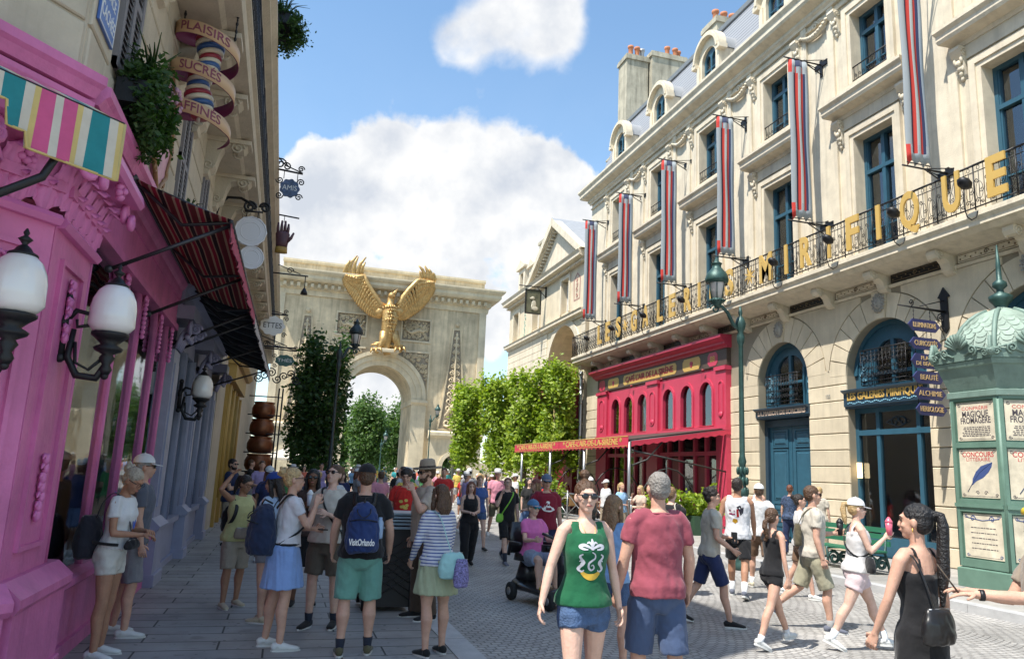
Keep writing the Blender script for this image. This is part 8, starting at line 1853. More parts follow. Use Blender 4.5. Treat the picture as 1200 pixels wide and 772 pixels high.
def decal(P, mb, name, m_, front=True, lift=.004, parent=None):
 """lay flat artwork (x right, z up in the person's own frame) on the shirt"""
 me = P['shirt'].data; bv = BVHTree.FromPolygons([v.co[:] for v in me.vertices], [p.vertices[:] for p in me.polygons]); k = 1 if front else -1
 V = []
 for a, b_, c in mb.v:
  hit = bv.ray_cast(Vector((a, k * .6, b_)), Vector((0, -k, 0)))
  V.append((a, (hit[0].y if hit[0] is not None else k * .12) + k * (lift + c), b_))
 mb.v = V; o = mb.build(name, m_, P['shirt']); o.matrix_parent_inverse = Matrix.Identity(4); return o
ID = Fr((0, 0, 0), (1, 0, 0), (0, 1, 0), (0, 0, 1))
def dense(mb, pts, w):
 n = len(pts); V = [];
 for i, (x, y) in enumerate(pts):
  a = pts[max(i - 1, 0)]; b_ = pts[min(i + 1, n - 1)]; t = Vector((b_[0] - a[0], b_[1] - a[1], 0)); t = t.normalized() if t.length else Vector((1, 0, 0)); ww = w * (0.35 + 0.65 * sin(pi * min(1, (i + 1) / n)))
  V += [(x - t.y * ww, y + t.x * ww, 0), (x + t.y * ww, y - t.x * ww, 0)]
 mb.add(V, [(2 * i, 2 * i + 1, 2 * i + 3, 2 * i + 2) for i in range(n - 1)])
def spl(pts, n=24):
 out = []
 for i in range(n + 1):
  u = i / n * (len(pts) - 1); k = min(int(u), len(pts) - 2); f = u - k; g = lambda j: pts[max(0, min(j, len(pts) - 1))]
  a, b_, c, d = g(k - 1), g(k), g(k + 1), g(k + 2); out.append(tuple(.5 * (2 * b_[m] + (c[m] - a[m]) * f + (2 * a[m] - 5 * b_[m] + 4 * c[m] - d[m]) * f * f + (3 * b_[m] - a[m] - 3 * c[m] + d[m]) * f ** 3) for m in range(len(a))))
 return out
def strap(mb, P, pts, r=.014, flat=.25): mb.tube([P['L'](p) for p in spl(pts, 22)], [(r * flat, r)] * 23, 8, up=P['W'].v)
def rucksack(P, m_, label, w=.15, h=.42, d=.13, z=1.15, lettering=None, side=None, straps=True):
 t = thing('backpack', label, 'backpack', P['L']((0, -.2, z))); q = MB(); W_ = P['L']
 lv = [(-.5, .75, .6), (-.47, .95, .9), (-.3, 1.05, 1.1), (0, 1.0, 1.0), (.25, .88, .85), (.42, .6, .6), (.5, .25, .3)]
 y0 = -.13 - d * .85; q.tube([W_((0, y0 + .02 * (k > .3), z + h * k)) for k, a, b_ in lv], [(w * a, d * b_) for k, a, b_ in lv], 20, up=P['W'].u); me = remesh(q, .012, 2); me.update(); wrinkle(me, .012, 12, 9, 3); me.materials.append(m_); obj('bag_body', me, t)
 f = MB(); f.tube([W_(p) for p in ((-w * .8, y0 - d * .5, z + h * .12), (-w * .3, y0 - d * 1.02, z + h * .16), (w * .3, y0 - d * 1.02, z + h * .16), (w * .8, y0 - d * .5, z + h * .12))], .006, 5); f.tube([W_(p) for p in spl([(-.05, y0 - .02, z + h * .42), (-.06, y0 - d * .9, z + h * .3), (0, y0 - d * 1.05, z + h * .2), (.06, y0 - d * .9, z + h * .3), (.05, y0 - .02, z + h * .42)], 12)], .005, 5); f.tube([W_((0, y0 + .08, z + h * .5)), W_((0, y0, z + h * .58)), W_((0, y0 - .03, z + h * .48))], .01, 6); f.build('zip', iron, t)
 s = MB()
 for sd in (-1, 1):
  if straps: strap(s, P, [(sd * .07, -.14, z + h * .42), (sd * .095, -.11, 1.40), (sd * .10, -.03, 1.485), (sd * .105, .07, 1.43), (sd * .125, .145, 1.3), (sd * .15, .11, 1.15), (sd * .14, -.1, 1.0)], .022)
 if s.v: s.build('strap', iron, t)
 if lettering: text_mesh(lettering, Fr(W_((0, y0 - d * 1.09, z - h * .28)), -P['W'].u * -1, (0, 0, 1), -P['W'].v), .085, .004, width=w * 1.5, bold=.002).build('lettering', whitep, t)
 if side: b_ = MB(); c = W_((w * .98, y0 + .02, z - h * .22)); b_.lathe(Fr(c, (1, 0, 0), (0, 0, 1), (0, -1, 0)), [(.032, 0), (.034, .02), (.034, .15), (.02, .18), (.02, .2)], 12); b_.build('bottle', side, t)
 return t
def purse(P, m_, label, pos, sz=(.12, .05, .09), path=None, sm=None):
 t = thing('shoulder_bag', label, 'bag', P['L'](pos)); q = MB(); c = P['L'](pos); U, Vv = P['W'].u, P['W'].v
 q.tube([c + Vector((0, 0, sz[2] * k)) for k in (-1, -.9, -.4, .2, .8, .95)], [(sz[0] * a, sz[1] * b_) for a, b_ in ((.7, .5), (.95, .9), (1.05, 1.1), (1, 1), (.8, .7), (.7, .4))], 18, up=U); me = remesh(q, .010, 2); me.update(); wrinkle(me, .006, 12, 9, 2); me.materials.append(m_); obj('bag_body', me, t)
 z = MB(); z.tube([c + U * sz[0] * a + Vv * sz[1] * .2 * pos[1] / max(abs(pos[1]), .01) + Vector((0, 0, sz[2] * .9)) for a in (-.7, 0, .7)], .005, 5); z.build('zip', steel, t)
 if path: s = MB(); strap(s, P, path, .013); s.build('strap', sm or m_, t)
 return t
def cup(loc, m_, label, h=.13, r=.038, lid=None, cat='cup', cone=True):
 t = thing('drink_cup' if cat == 'cup' else cat, label, cat, loc); G = Fr(loc, (1, 0, 0), (0, 0, 1), (0, -1, 0)); q = MB(); q.lathe(G, [(r * .75, -h / 2), (r * .85, 0), (r, h / 2)], 14); q.build('body', m_, t)
 if lid: l = MB(); l.lathe(G, [(r * 1.05, h / 2), (r * 1.05, h / 2 + .012), (r * .8, h / 2 + .03), (r * .3, h / 2 + .06), (0, h / 2 + .065)], 14); l.build('lid', lid, t)
 return t
white = fb('white', (0.62, 0.62, 0.62)); blk = fb('black', (0.012, 0.012, 0.014)); navy = fb('navy', (0.015, 0.025, 0.07)); khaki = fb('khaki', (0.30, 0.24, 0.17)); cream = fb('cream', (0.50, 0.46, 0.39)); stonec = fb('stone', (0.42, 0.39, 0.33))
denim = mat('denim', (0.06, 0.11, 0.22), 0.85, var=0.35, vscale=14, bump=0.5, bscale=70); slateb = fb('slate_blue', (0.06, 0.09, 0.17)); maroon = fb('maroon', (0.27, 0.06, 0.085)); dkmar = fb('dark_maroon', (0.20, 0.012, 0.03))
wsock = fb('sock_white', (0.7, 0.7, 0.7)); bsock = fb('sock_dark', (0.02, 0.025, 0.04)); bshoe = fb('black_shoe', (0.015, 0.015, 0.016)); gshoe = fb('grey_shoe', (0.13, 0.14, 0.18)); beish = fb('beige_shoe', (0.5, 0.42, 0.3)); wshoe = fb('white_shoe', (0.62, 0.62, 0.6))
STAND = ((5, 7, 0), (-4, 3, 0)); WALK = ((24, 10, 0), (-20, 22, 32)); WALK2 = ((-20, 24, 32), (24, 8, 0)); WL = ((15, 8, 0), (-14, 12, 18)); WL2 = ((-14, 12, 18), (15, 8, 0))
BELLY = ((.12, .1, -1), (-.55, .8, -.05), (0, -.2, -1)); CHEST = ((.12, .25, -1), (-.55, .6, .55)); FACEH = ((.25, .45, -.75), (-.35, .25, 1), (-1, 0, 0)); SWF = ((.12, .35, -1), (.0, .6, -1)); SWB = ((.14, -.4, -1), (.1, -.1, -1))
Pp = person
def carry(P, i, d=.07): wr = P['A'][i][2]; f = P['A'][i][3]; return P['W'](*P['D'](wr + f * d))
p = Pp('ashen haired woman in white tee and shorts checking her pouch by the pink window', -1.42, 7.95, 105, 1.70, 'f', ((3, 5, 0), (-2, 3, 0)), (BELLY, ((.2, .05, -1), (-.6, .8, .05), (0, -.2, -1))), (0, .05), (10, -32), 1.0, 'tan', ('lowbun', 'ash'), ('tuck', white), ('shorts', fb('offwhite', (0.55, 0.53, 0.48)), .42), wshoe, glasses='clear', seed=3)
purse(p, blk, 'black belt pouch at the waist of the woman in white shorts', (.03, .19, 1.02), (.13, .04, .045), [(.15, .12, 1.02), (.19, 0, 1.03), (.12, -.14, 1.04), (-.12, -.14, 1.04), (-.19, 0, 1.03), (-.12, .14, 1.02)])
purse(p, fb('black_bag', (0.02, 0.02, 0.03)), 'round black backpack slung on the shoulder of the woman by the pink window', (.04, -.22, 1.08), (.16, .10, .20), [(.06, -.16, 1.25), (.09, -.1, 1.40), (.09, .0, 1.49), (.08, .12, 1.38), (.05, .16, 1.2), (.03, .18, 1.06)])
l = MB(); strap(l, p, [(-.05, -.03, 1.5), (-.06, .08, 1.42), (-.03, .16, 1.28), (0, .17, 1.16), (.03, .16, 1.28), (.06, .08, 1.42), (.05, -.03, 1.5)], .009); o = l.build('lanyard', fb('lanyard', (0.05, 0.1, 0.4)), p['root'])
Pp('man in white cap and orange collared dark shirt behind the woman at the pink window', -1.40, 8.85, 80, 1.80, 'm', STAND, (None, None), (0, .02), (0, 0), 1.05, 'light', ('short', 'grey'), ('tee', fb('grey_navy', (0.10, 0.11, 0.14))), ('shorts', fb('grey_short', (0.2, 0.2, 0.22)), .95), wshoe, hat=('cap', white), glasses='dark', vox=.010, seed=4)
Pp('bearded man in navy tee, khaki shorts and tall white socks leaning by the violet shop', -0.98, 17.65, 115, 1.83, 'm', ((4, 4, 0), (10, 4, 0)), (((.1, .3, -1), (-.8, .5, .25)), ((.1, .3, -1), (-.7, .5, .5))), (0, -.02), (10, 0), 1.18, 'light', ('short', 'dark'), ('tee', navy), ('shorts', khaki, 1.0), bshoe, (wsock, .2), beard='dark', glasses='dark', vox=.012, seed=5)
p = Pp('woman in sleeveless yellow top and beige shorts raising one hand to her dark hair', -0.45, 10.42, 150, 1.62, 'f', ((6, 8, 0), (-4, 4, 0)), (((.6, .35, .35), (-.55, -.1, .7)), BELLY), (0, .03), (-15, -18), 1.08, 'tan', ('pony', 'dark'), ('muscle', fb('yellow', (0.50, 0.48, 0.22))), ('shorts', fb('beige', (0.33, 0.28, 0.22)), .98), beish, glasses='clear', seed=6)
purse(p, fb('taupe', (0.25, 0.2, 0.16)), 'small taupe pouch at the waist of the woman in yellow', (.02, .17, .98), (.11, .04, .07))
rucksack(p, blk, 'black backpack worn by the woman in the yellow top', .13, .38, .10, 1.15)
Pp('woman in royal blue cap with long dark hair and pale blue tee behind the blonde', -0.05, 9.5, 310, 1.66, 'f', STAND, (None, BELLY), (0, 0), (-20, -12), 1.0, 'light', ('long', 'dark'), ('tee', fb('pale_blue', (0.38, 0.48, 0.62))), ('shorts', fb('grey_short', (0, 0, 0)), .55), beish, hat=('cap', fb('royal', (0.02, 0.05, 0.22))), seed=7)
p = Pp('blonde woman in white polo and light blue skirt resting her chin on her hand', 0.12, 8.15, 78, 1.74, 'f', ((2, 4, 0), (-5, 2, 0)), (((.1, .5, -.85), (-.25, .35, 1)), ((.1, .35, -1), (-.7, .7, 0))), (0, .02), (12, 0), 1.12, 'light', ('lowbun', 'blond'), ('tuck', fb('polo_white', (0.58, 0.57, 0.60))), ('skirt', fb('sky', (0.22, 0.34, 0.62)), .40, .05), wshoe, glasses='clear', seed=8)
t = MB(); t.tube([p['L']((0.19 * cos(a), .125 * sin(a) - .004, 1.0)) for a in [k * pi / 12 for k in range(24)]], .012, 6, closed=True); t.build('belt', blk, p['root'])
rucksack(p, fb('pack_navy', (0.015, 0.025, 0.06)), 'dark navy backpack on the back of the blonde woman in the blue skirt', .17, .50, .14, 1.14)
q = MB(); F = Fr(carry(p, 1, .09), p['W'].u, p['W'].v, (0, 0, 1)); q.box(F, -.075, .075, -.04, .04, -.006, .006); tag(q.build('mobile_phone', iron), 'dark mobile phone held flat by the blonde woman', 'phone')
p = Pp('dark haired woman in sunglasses with black patterned top holding a drink at her chest', 0.42, 10.5, 185, 1.72, 'f', STAND, (CHEST, CHEST), (0, 0), (0, 0), 1.12, 'brown', ('long', 'black'), ('tee', mat('black_patterned', (0.05, 0.03, 0.025), 0.8, var=0.9, vscale=26)), ('skirt', blk, .48, .03), bshoe, glasses='dark', seed=9)
cup(p['L']((0, .34, 1.36)), mat('clear_cup', (0.55, 0.6, 0.68), 0.15), 'clear plastic cup in the hands of the woman in sunglasses', .14, .042, whitep)
p = Pp('woman in round sunglasses, cream camp shirt and olive shorts tilting her head up', 0.58, 9.1, 205, 1.80, 'f', STAND, (((.15, .2, -1), (-.35, .8, .35)), ((.15, .25, -1), (-.5, .75, .3))), (0, -.02), (10, 14), 1.12, 'pale', ('lowbun', 'brown'), ('shirt', cream), ('shorts', fb('olive', (0.12, 0.10, 0.075)), .85), bshoe, (bsock, .08), glasses='dark', seed=10, hemz=.9)
purse(p, blk, 'small black crossbody bag on the woman in the cream camp shirt', (-.20, .02, .98), (.07, .04, .07), [(.08, -.05, 1.49), (.08, .06, 1.46), (.0, .16, 1.3), (-.12, .16, 1.12), (-.19, .06, 1.02)])
p = Pp('stout man in black tee, sea green shorts and black cap seen from behind', 0.84, 7.83, 6, 1.80, 'm', ((5, 6, 0), (-3, 3, 0)), (((.28, .1, -1), (.05, .5, -1)), ((.28, .1, -1), (.05, .5, -1))), (0, .02), (0, -4), 1.2, 'light', ('short', 'brown'), ('tee', blk), ('shorts', fb('seagreen', (0.14, 0.32, 0.26)), .98), fb('olive_shoe', (0.10, 0.09, 0.05)), (bsock, .08), hat=('cap', blk), seed=11)
rucksack(p, fb('pack_blue', (0.02, 0.04, 0.13)), 'navy backpack with white curved lettering on the man in the black tee', .16, .46, .13, 1.18, 'VisitOrlando', mat('bottle_blue', (0.25, 0.35, 0.5), 0.3))
p = Pp('tall man in tan sun hat, khaki shirt and brown trousers hand at mouth', 1.80, 9.55, 262, 1.87, 'm', ((3, 4, 0), (-3, 3, 0)), (None, ((.3, .45, -.6), (-.35, .35, 1), (-1, 0, 0))), (0, .02), (-8, -6), 1.16, 'light', ('short', 'brown'), ('shirt', fb('hatman_shirt', (0.40, 0.33, 0.27))), ('pants', fb('brown_trouser', (0.075, 0.05, 0.035)), 1, 1.12), bshoe, hat=('hat', fb('hat_tan', (0.30, 0.24, 0.18))), glasses='dark', beard='brown', seed=12)
p = Pp('young man with dark curly hair in a red tee with yellow print', 1.95, 12.3, 195, 1.78, 'm', STAND, (None, None), (0, 0), (0, -14), 1.0, 'light', ('curly', 'dark'), ('tee', fb('redtee', (0.50, 0.025, 0.02))), ('pants', blk), bshoe, glasses=None, seed=13, vox=.011)
q = MB(); rng = random.Random(4)
for k in range(9): a, b_ = rng.uniform(-.06, .06), rng.uniform(-.1, .04); q.plate(Fr((a, 1.25 + b_, 0), (1, 0, 0), (0, 1, 0), (0, 0, 1)), [(.03 * cos(t), .025 * sin(t)) for t in (0, 1, 2, 3, 4, 5)], c0=0, c1=.001)
q.v = [(a * p['s'], b_ * p['s'], c) for a, b_, c in q.v]; decal(p, q, 'print', fb('printyellow', (0.62, 0.48, 0.12)))
p = Pp('woman in blue and white striped long sleeve top and pale green skirt seen from behind', 1.60, 7.75, 340, 1.64, 'f', ((3, 4, 0), (-3, 3, 0)), (((.2, .3, -1), (.0, .6, -.9)), ((.25, .15, -1), (-.1, .6, -.8))), (0, .02), (-10, 0), 1.15, 'light', ('wavy', 'brown'), ('long', stripes('shirt_stripes', [(.62, (0.58, 0.58, 0.62)), (.38, (0.10, 0.13, 0.30))], 2, .032)), ('skirt', fb('pale_green', (0.36, 0.40, 0.26)), .36, .05), bshoe, seed=14)
mint = fb('mint', (0.32, 0.56, 0.55)); purse(p, mint, 'mint green shoulder bag on the woman in the striped top', (.04, -.24, .93), (.15, .07, .13), [(-.12, .1, 1.38), (-.1, .0, 1.47), (-.06, -.12, 1.40), (-.02, -.2, 1.2), (.02, -.24, 1.05)]); purse(p, mat('floral_pouch', (0.22, 0.2, 0.42), 0.8, var=0.9, vscale=60), 'blue floral drawstring pouch hung on the mint bag', (.10, -.33, .86), (.085, .05, .14))
Pp('auburn haired woman in black strappy top and wide black trousers holding a napkin', 3.6, 14.6, 178, 1.60, 'f', WL, (BELLY, BELLY), (0, 0), (0, -4), 1.1, 'pale', ('wavy', 'auburn'), ('tank', blk), ('pants', blk, 1, 1.25), bshoe, vox=.012, seed=15)
Pp('blonde woman in navy blue tee and short denim walking behind the black jumpsuit', 4.55, 17.6, 178, 1.70, 'f', WL2, (None, None), (0, 0), (0, 0), 1.0, 'pale', ('pony', 'sandy'), ('tee', fb('bluetee', (0.05, 0.10, 0.28))), ('shorts', denim, .5), bshoe, vox=.014, seed=16)
p = Pp('young man in black tee and black shorts with a bright green sling strap', 4.50, 15.1, 172, 1.74, 'm', WALK, (((.3, .4, -.7), (-.3, .2, 1)), None), (0, 0), (25, 5), 1.0, 'pale', ('short', 'auburn'), ('tee', blk), ('shorts', blk, .95), gshoe, (bsock, .16), glasses='clear', vox=.011, seed=17)
purse(p, fb('greenstrap', (0.22, 0.5, 0.06)), 'black pouch on a bright green strap across the young man in black', (.18, .06, .95), (.09, .05, .09), [(-.10, -.02, 1.485), (-.09, .09, 1.44), (0, .15, 1.3), (.1, .15, 1.15), (.17, .08, 1.0)])
Pp('woman in maroon cap and tee with long blonde hair and striped wide skirt facing left', 5.05, 14.95, 262, 1.68, 'f', STAND, (BELLY, BELLY), (0, 0), (0, 0), 1.0, 'light', ('long', 'sandy'), ('tee', fb('wine', (0.09, 0.02, 0.03))), ('skirt', stripes('skirt_stripes', [(.5, (0.45, 0.32, 0.33)), (.5, (0.06, 0.02, 0.035))], 'ang', .16), .88, .06), beish, hat=('cap', fb('capwine', (0.16, 0.06, 0.05))), vox=.011, seed=18)
p = Pp('broad man in dark red tee with white letter logo and denim cap behind the scooter', 4.35, 12.3, 186, 1.78, 'm', STAND, (None, None), (0, 0), (0, 0), 1.12, 'light', ('short', 'grey'), ('tee', dkmar), ('shorts', navy, .95), gshoe, hat=('cap', fb('capdenim', (0.10, 0.14, 0.22))), glasses='dark', vox=.011, seed=19)
q = MB(); s_ = p['s']
q.plate(Fr((0, 1.27 * s_, 0), (1, 0, 0), (0, 1, 0), (0, 0, 1)), [(-.12, -.06), (-.07, -.06), (-.055, -.03), (.03, -.03), (.04, -.06), (.085, -.055), (.02, .075), (-.02, .075)], [[(-.035, 0), (0, .04), (.018, 0)]], 0, .001); dense(q, [(x_, y_ + 1.27 * s_) for x_, y_ in spl([(-.12, -.06), (-.04, -.085), (.06, -.075), (.10, -.03)])], .012); decal(p, q, 'logo', whitep)
def scooter(x, y, face):
 fw = Vector((sin(radians(face)), cos(radians(face)), 0)); rt = Vector((cos(radians(face)), -sin(radians(face)), 0)); t = thing('mobility_scooter', 'black mobility scooter with yellow marks carrying the woman in pink', 'mobility scooter', (x, y, 0)); F = Fr((x, y, .004), rt, (0, 0, 1), -fw)
 P = lambda a, f, z: F(a, z, -f)
 bk_ = mat('scooter_black', (0.015, 0.015, 0.017), 0.35, coat=0.3)
 q = MB(); q.tube([P(0, -.5, .22), P(0, -.2, .2), P(0, .35, .18), P(0, .6, .24)], [(.24, .12), (.26, .07), (.22, .05), (.16, .08)], 16, up=rt); q.tube([P(0, -.42, .25), P(0, -.42, .55)], [.2, .12], 12); q.build('chassis', bk_, t)
 for a, f in ((-.27, -.42), (.27, -.42), (-.2, .52), (.2, .52)):
  w = MB(); c = P(a, f, .13); w.tube([c - rt * .045, c - rt * .03, c + rt * .03, c + rt * .045], [.10, .125, .125, .10], 20); wo = w.build('wheel', mat('tyre', (0.02, 0.02, 0.02), 0.9), t); h = MB(); h.tube([c - rt * .048, c + rt * .048], .055, 12); h.build('rim', steel, wo)
 s = MB(); s.tube([P(0, -.38, .56), P(0, -.38, .66)], [(.25, .22), (.23, .2)], 16, up=rt); s.build('seat', bk_, t); s = MB(); s.tube([P(0, -.6, .64), P(0, -.66, .9), P(0, -.68, 1.08)], [(.22, .05), (.22, .05), (.17, .04)], 14, up=rt); s.build('backrest', bk_, t)
 for a in (-.27, .27): s = MB(); s.tube([P(a, -.55, .62), P(a, -.5, .8), P(a, -.2, .8)], .028, 8); s.build('armrest', bk_, t)
 c = MB(); c.tube([P(0, .55, .25), P(0, .5, .6), P(0, .42, .92)], [(.09, .06), (.07, .05), (.05, .04)], 12, up=rt); c.tube([P(-.25, .36, 1.0), P(-.1, .42, .94), P(.1, .42, .94), P(.25, .36, 1.0)], .02, 8); c.ball(P(0, .42, .96), (.1, .08, .06)); c.build('tiller', bk_, t)
 b_ = MB(); b_.tube([P(0, .64, .5), P(0, .64, .74)], [(.15, .1), (.17, .12)], 12, up=rt); b_.build('basket', bk_, t); y_ = MB(); y_.ball(P(0, .76, .66), (.07, .02, .035)); y_.ball(P(-.2, -.2, .3), (.02, .08, .03)); y_.ball(P(.2, .3, .25), (.02, .08, .03)); y_.build('decal', mat('yellow_mark', (0.6, 0.42, 0.03), 0.5), t)
scooter(3.72, 10.55, 168)
p = Pp('seated woman in pink tee, blue cap and teal sunglasses riding the scooter', 3.66, 10.85, 168, 1.66, 'f', ((88, 85, 0, 6), (82, 80, 0, 6)), (((.15, .4, -.8), (-.1, 1, .1)), ((.15, .4, -.8), (-.1, 1, .1))), (0, -.02), (-8, 0), 1.15, 'pale', ('short', 'grey'), ('tee', fb('pinktee', (0.62, 0.15, 0.38))), ('shorts', fb('lightdenim', (0.25, 0.31, 0.42)), .85), fb('aqua_shoe', (0.02, 0.42, 0.5)), hat=('cap', fb('capblue', (0.07, 0.17, 0.32))), glasses='teal', seat=.60, seed=20, vox=.010)
q = MB(); c_ = p['L']((0, .40, 1.06)); q.wbox(c_.x - .07, c_.x + .07, c_.y - .05, c_.y + .03, c_.z - .04, c_.z + .06); q.ball(c_ + Vector((0, -.07, .01)), (.035, .03, .035)); tag(q.build('camera_body', iron), 'black camera held by the woman in pink on the scooter', 'camera')
p = Pp('woman in green tank with white crest, denim shorts and dark sunglasses walking towards us', 2.15, 5.20, 182, 1.76, 'f', WL, (((.42, .18, -1), (.32, .28, -1)), ((.22, -.05, -1), (.18, .1, -1))), (0, 0), (4, 0), 1.10, 'pale', ('bun', 'brown'), ('tank', fb('green_tank', (0.010, 0.105, 0.045))), ('shorts', denim, .42), bshoe, glasses='dark', vox=.0075, seed=21)
s_ = p['s']; q = MB(); o = lambda pts: [(a * s_ * .66, (1.20 + b_ * .72) * s_) for a, b_ in pts]
dense(q, o(spl([(.005, .10), (-.03, .08), (-.035, .045), (.0, .02), (.03, -.005), (.03, -.045), (0, -.07), (-.03, -.05), (-.015, -.02), (.005, -.03)], 40)), .007)
for sd in (-1, 1):
 dense(q, o(spl([(sd * .10, .08), (sd * .13, .06), (sd * .11, .03), (sd * .085, 0), (sd * .11, -.03), (sd * .135, -.06), (sd * .10, -.085), (sd * .075, -.07)], 30)), .010); dense(q, o(spl([(sd * .13, .01), (sd * .10, .02), (sd * .12, -.05), (sd * .14, -.04)])), .007)
 dense(q, o(spl([(0, .13), (sd * .04, .15), (sd * .09, .165), (sd * .13, .15), (sd * .10, .13), (sd * .05, .125)], 26)), .011); dense(q, o(spl([(0, .15), (sd * .03, .19), (sd * .06, .18)])), .007)
dense(q, o([(0, .12), (0, .16), (0, .2), (0, .225)]), .012)
decal(p, q, 'crest', fb('crest_white', (0.55, 0.55, 0.60)))
q = MB(); dense(q, o(spl([(-.10, -.09), (-.05, -.125), (0, -.135), (.05, -.125), (.10, -.09)], 20)), .022); q.v = [v for v in q.v]; decal(p, q, 'ribbon', fb('ribbon_yellow', (0.60, 0.38, 0.05)))
n_ = MB(); n_.tube([p['L'](v) for v in spl([(-.055, .02, 1.475), (-.04, .09, 1.41), (0, .115, 1.345), (.04, .09, 1.41), (.055, .02, 1.475)])], .0016, 5); n_.ball(p['L']((0, .12, 1.338)), .007); n_.build('necklace', gold, p['root'])
Pp('grey haired man in dusty maroon tee and slate blue shorts seen from behind', 2.83, 5.40, 2, 1.84, 'm', ((-6, 5, 0), (8, 8, 0)), (((.26, .02, -1), (.10, .3, -1)), ((.26, .02, -1), (.12, .25, -1))), (0, 0), (0, 0), 1.14, 'light', ('short', 'grey'), ('tee', maroon), ('shorts', slateb, 1.0), bshoe, vox=.0075, seed=22)
Pp('sandy haired woman in light blue tee half hidden behind the man in maroon, pointing right', 3.15, 6.9, 60, 1.62, 'f', STAND, (((.5, .55, .0), (.25, .8, .5)), None), (0, 0), (0, 0), 1.0, 'light', ('long', 'sandy'), ('tee', fb('ltblue', (0.20, 0.36, 0.62))), ('shorts', denim, .6), wshoe, seed=23)
p = Pp('person in black tee and camouflage shorts with a pale strap beside the curly haired youth', 6.15, 11.3, 60, 1.74, 'm', WALK2, (BELLY, None), (0, .04), (0, 0), 1.1, 'pale', ('short', 'sandy'), ('tee', blk), ('shorts', mat('camouflage', (0.09, 0.11, 0.07), 0.85, var=0.8, vscale=18), 1.0), gshoe, vox=.011, seed=24)
purse(p, fb('greybag', (0.09, 0.1, 0.12)), 'slack grey shoulder bag on the person in black', (.20, .04, 1.0), (.11, .08, .16), [(.16, -.06, 1.3), (.12, -.06, 1.45), (.11, .02, 1.49), (.14, .1, 1.35), (.18, .08, 1.15)], cream)
p = Pp('youth with dark curly hair, stone tee with blue print, navy shorts and black shoes', 5.45, 8.95, 108, 1.75, 'm', ((20, 10, 0), (-18, 14, 14)), (((.12, .05, -1), (-.1, .8, -.55)), BELLY), (0, .03), (10, 0), 1.0, 'light', ('curly', 'dark'), ('tee', stonec), ('shorts', fb('navyshort', (0.02, 0.03, 0.09)), .95), bshoe, seed=25)
q = MB(); dense(q, [((-.07 + a) * p['s'], (1.30 + b_) * p['s']) for a, b_ in spl([(0, .04), (-.02, .02), (.015, 0), (-.015, -.02), (.01, -.04)], 20)], .014); decal(p, q, 'print', fb('printblue', (0.03, 0.12, 0.45)))
q = MB(); q.box(Fr(carry(p, 1, .09), p['W'].u, (0, 0, 1), p['W'].v), -.04, .04, -.06, .08, -.03, .03); tag(q.build('held_case', iron), 'black case in the hand of the curly haired youth', 'case')
p = Pp('tall man in white sleeveless shirt with red and yellow back print and black shorts', 7.25, 11.05, 40, 1.90, 'm', ((-16, 14, 16), (18, 6, 0)), (SWF, ((.25, -.1, -1), (.1, .3, -1))), (0, 0), (0, 0), 1.0, 'tan', ('short', 'dark'), ('muscle', fb('tankwhite', (0.58, 0.58, 0.60))), ('shorts', blk, .85), gshoe, (wsock, .14), seed=26, vox=.010)
for nm, c_, pts in (('red', (0.5, 0.03, 0.03), [(-.03, .0), (.0, .0), (.0, -.13), (-.04, -.12)]), ('amber', (0.62, 0.36, 0.03), [(-.01, -.16), (.05, -.15), (.07, -.20), (.02, -.23), (-.02, -.2)]), ('ink', (0.04, 0.04, 0.06), [(-.11, .03), (-.05, .06), (.0, .03), (-.04, -.03), (-.06, -.10), (-.10, -.06)]), ('wine', (0.3, 0.03, 0.1), [(.03, -.02), (.12, -.01), (.12, -.04), (.03, -.05)]), ('rose', (0.4, 0.05, 0.15), [(.02, -.07), (.12, -.065), (.12, -.09), (.02, -.095)])):
 q = MB(); q.plate(Fr((0, 1.28 * p['s'], 0), (-1, 0, 0), (0, 1, 0), (0, 0, -1)), pts, c0=0, c1=.001); q.v = [(a, b_, 0) for a, b_, c in q.v]; decal(p, q, 'print', fb('bp_' + nm, c_), front=False)
Pp('man in white tee, white cap and brown shorts walking away past the lamp post', 8.25, 11.9, 28, 1.79, 'm', WL2, (SWB, SWF), (0, 0), (0, 0), 1.0, 'light', ('short', 'brown'), ('tee', white), ('shorts', fb('brownshort', (0.15, 0.09, 0.055)), .9), fb('sand_shoe', (0.55, 0.5, 0.38)), (wsock, .1), hat=('cap', white), vox=.011, seed=27)
Pp('girl with brown braid in black tank top, black shorts and white high tops striding right', 5.50, 7.70, 80, 1.54, 'f', ((-22, 4, 22), (26, 2, -6)), (((.2, -.1, -1), (.12, .12, -1)), SWF), (0, .02), (-6, 0), .92, 'light', ('braid', 'brown'), ('tank', blk), ('shorts', blk, .35), wshoe, (wsock, .06), seed=28)
Pp('dark haired woman in white tee and brown shorts behind the girl with the braid', 8.35, 10.9, 125, 1.66, 'f', WL, (None, None), (0, 0), (0, 0), 1.0, 'light', ('lowbun', 'dark'), ('tee', fb('white2', (0.58, 0.57, 0.56))), ('shorts', fb('brownshort', (0, 0, 0)), .75), wshoe, vox=.012, seed=29)
p = Pp('man in cream tee and khaki cargo shorts with sunglasses carrying a black mug', 6.72, 8.55, 112, 1.82, 'm', ((18, 16, 0), (-18, 34, 28)), (((.14, -.1, -1), (.1, .25, -1)), ((.12, .25, -1), (-.1, .9, .12))), (0, .02), (0, 0), 1.06, 'light', ('short', 'brown'), ('tee', cream), ('shorts', fb('cargo', (0.33, 0.31, 0.22)), .98), gshoe, (fb('greysock', (0.3, 0.3, 0.3)), .07), glasses='dark', seed=30)
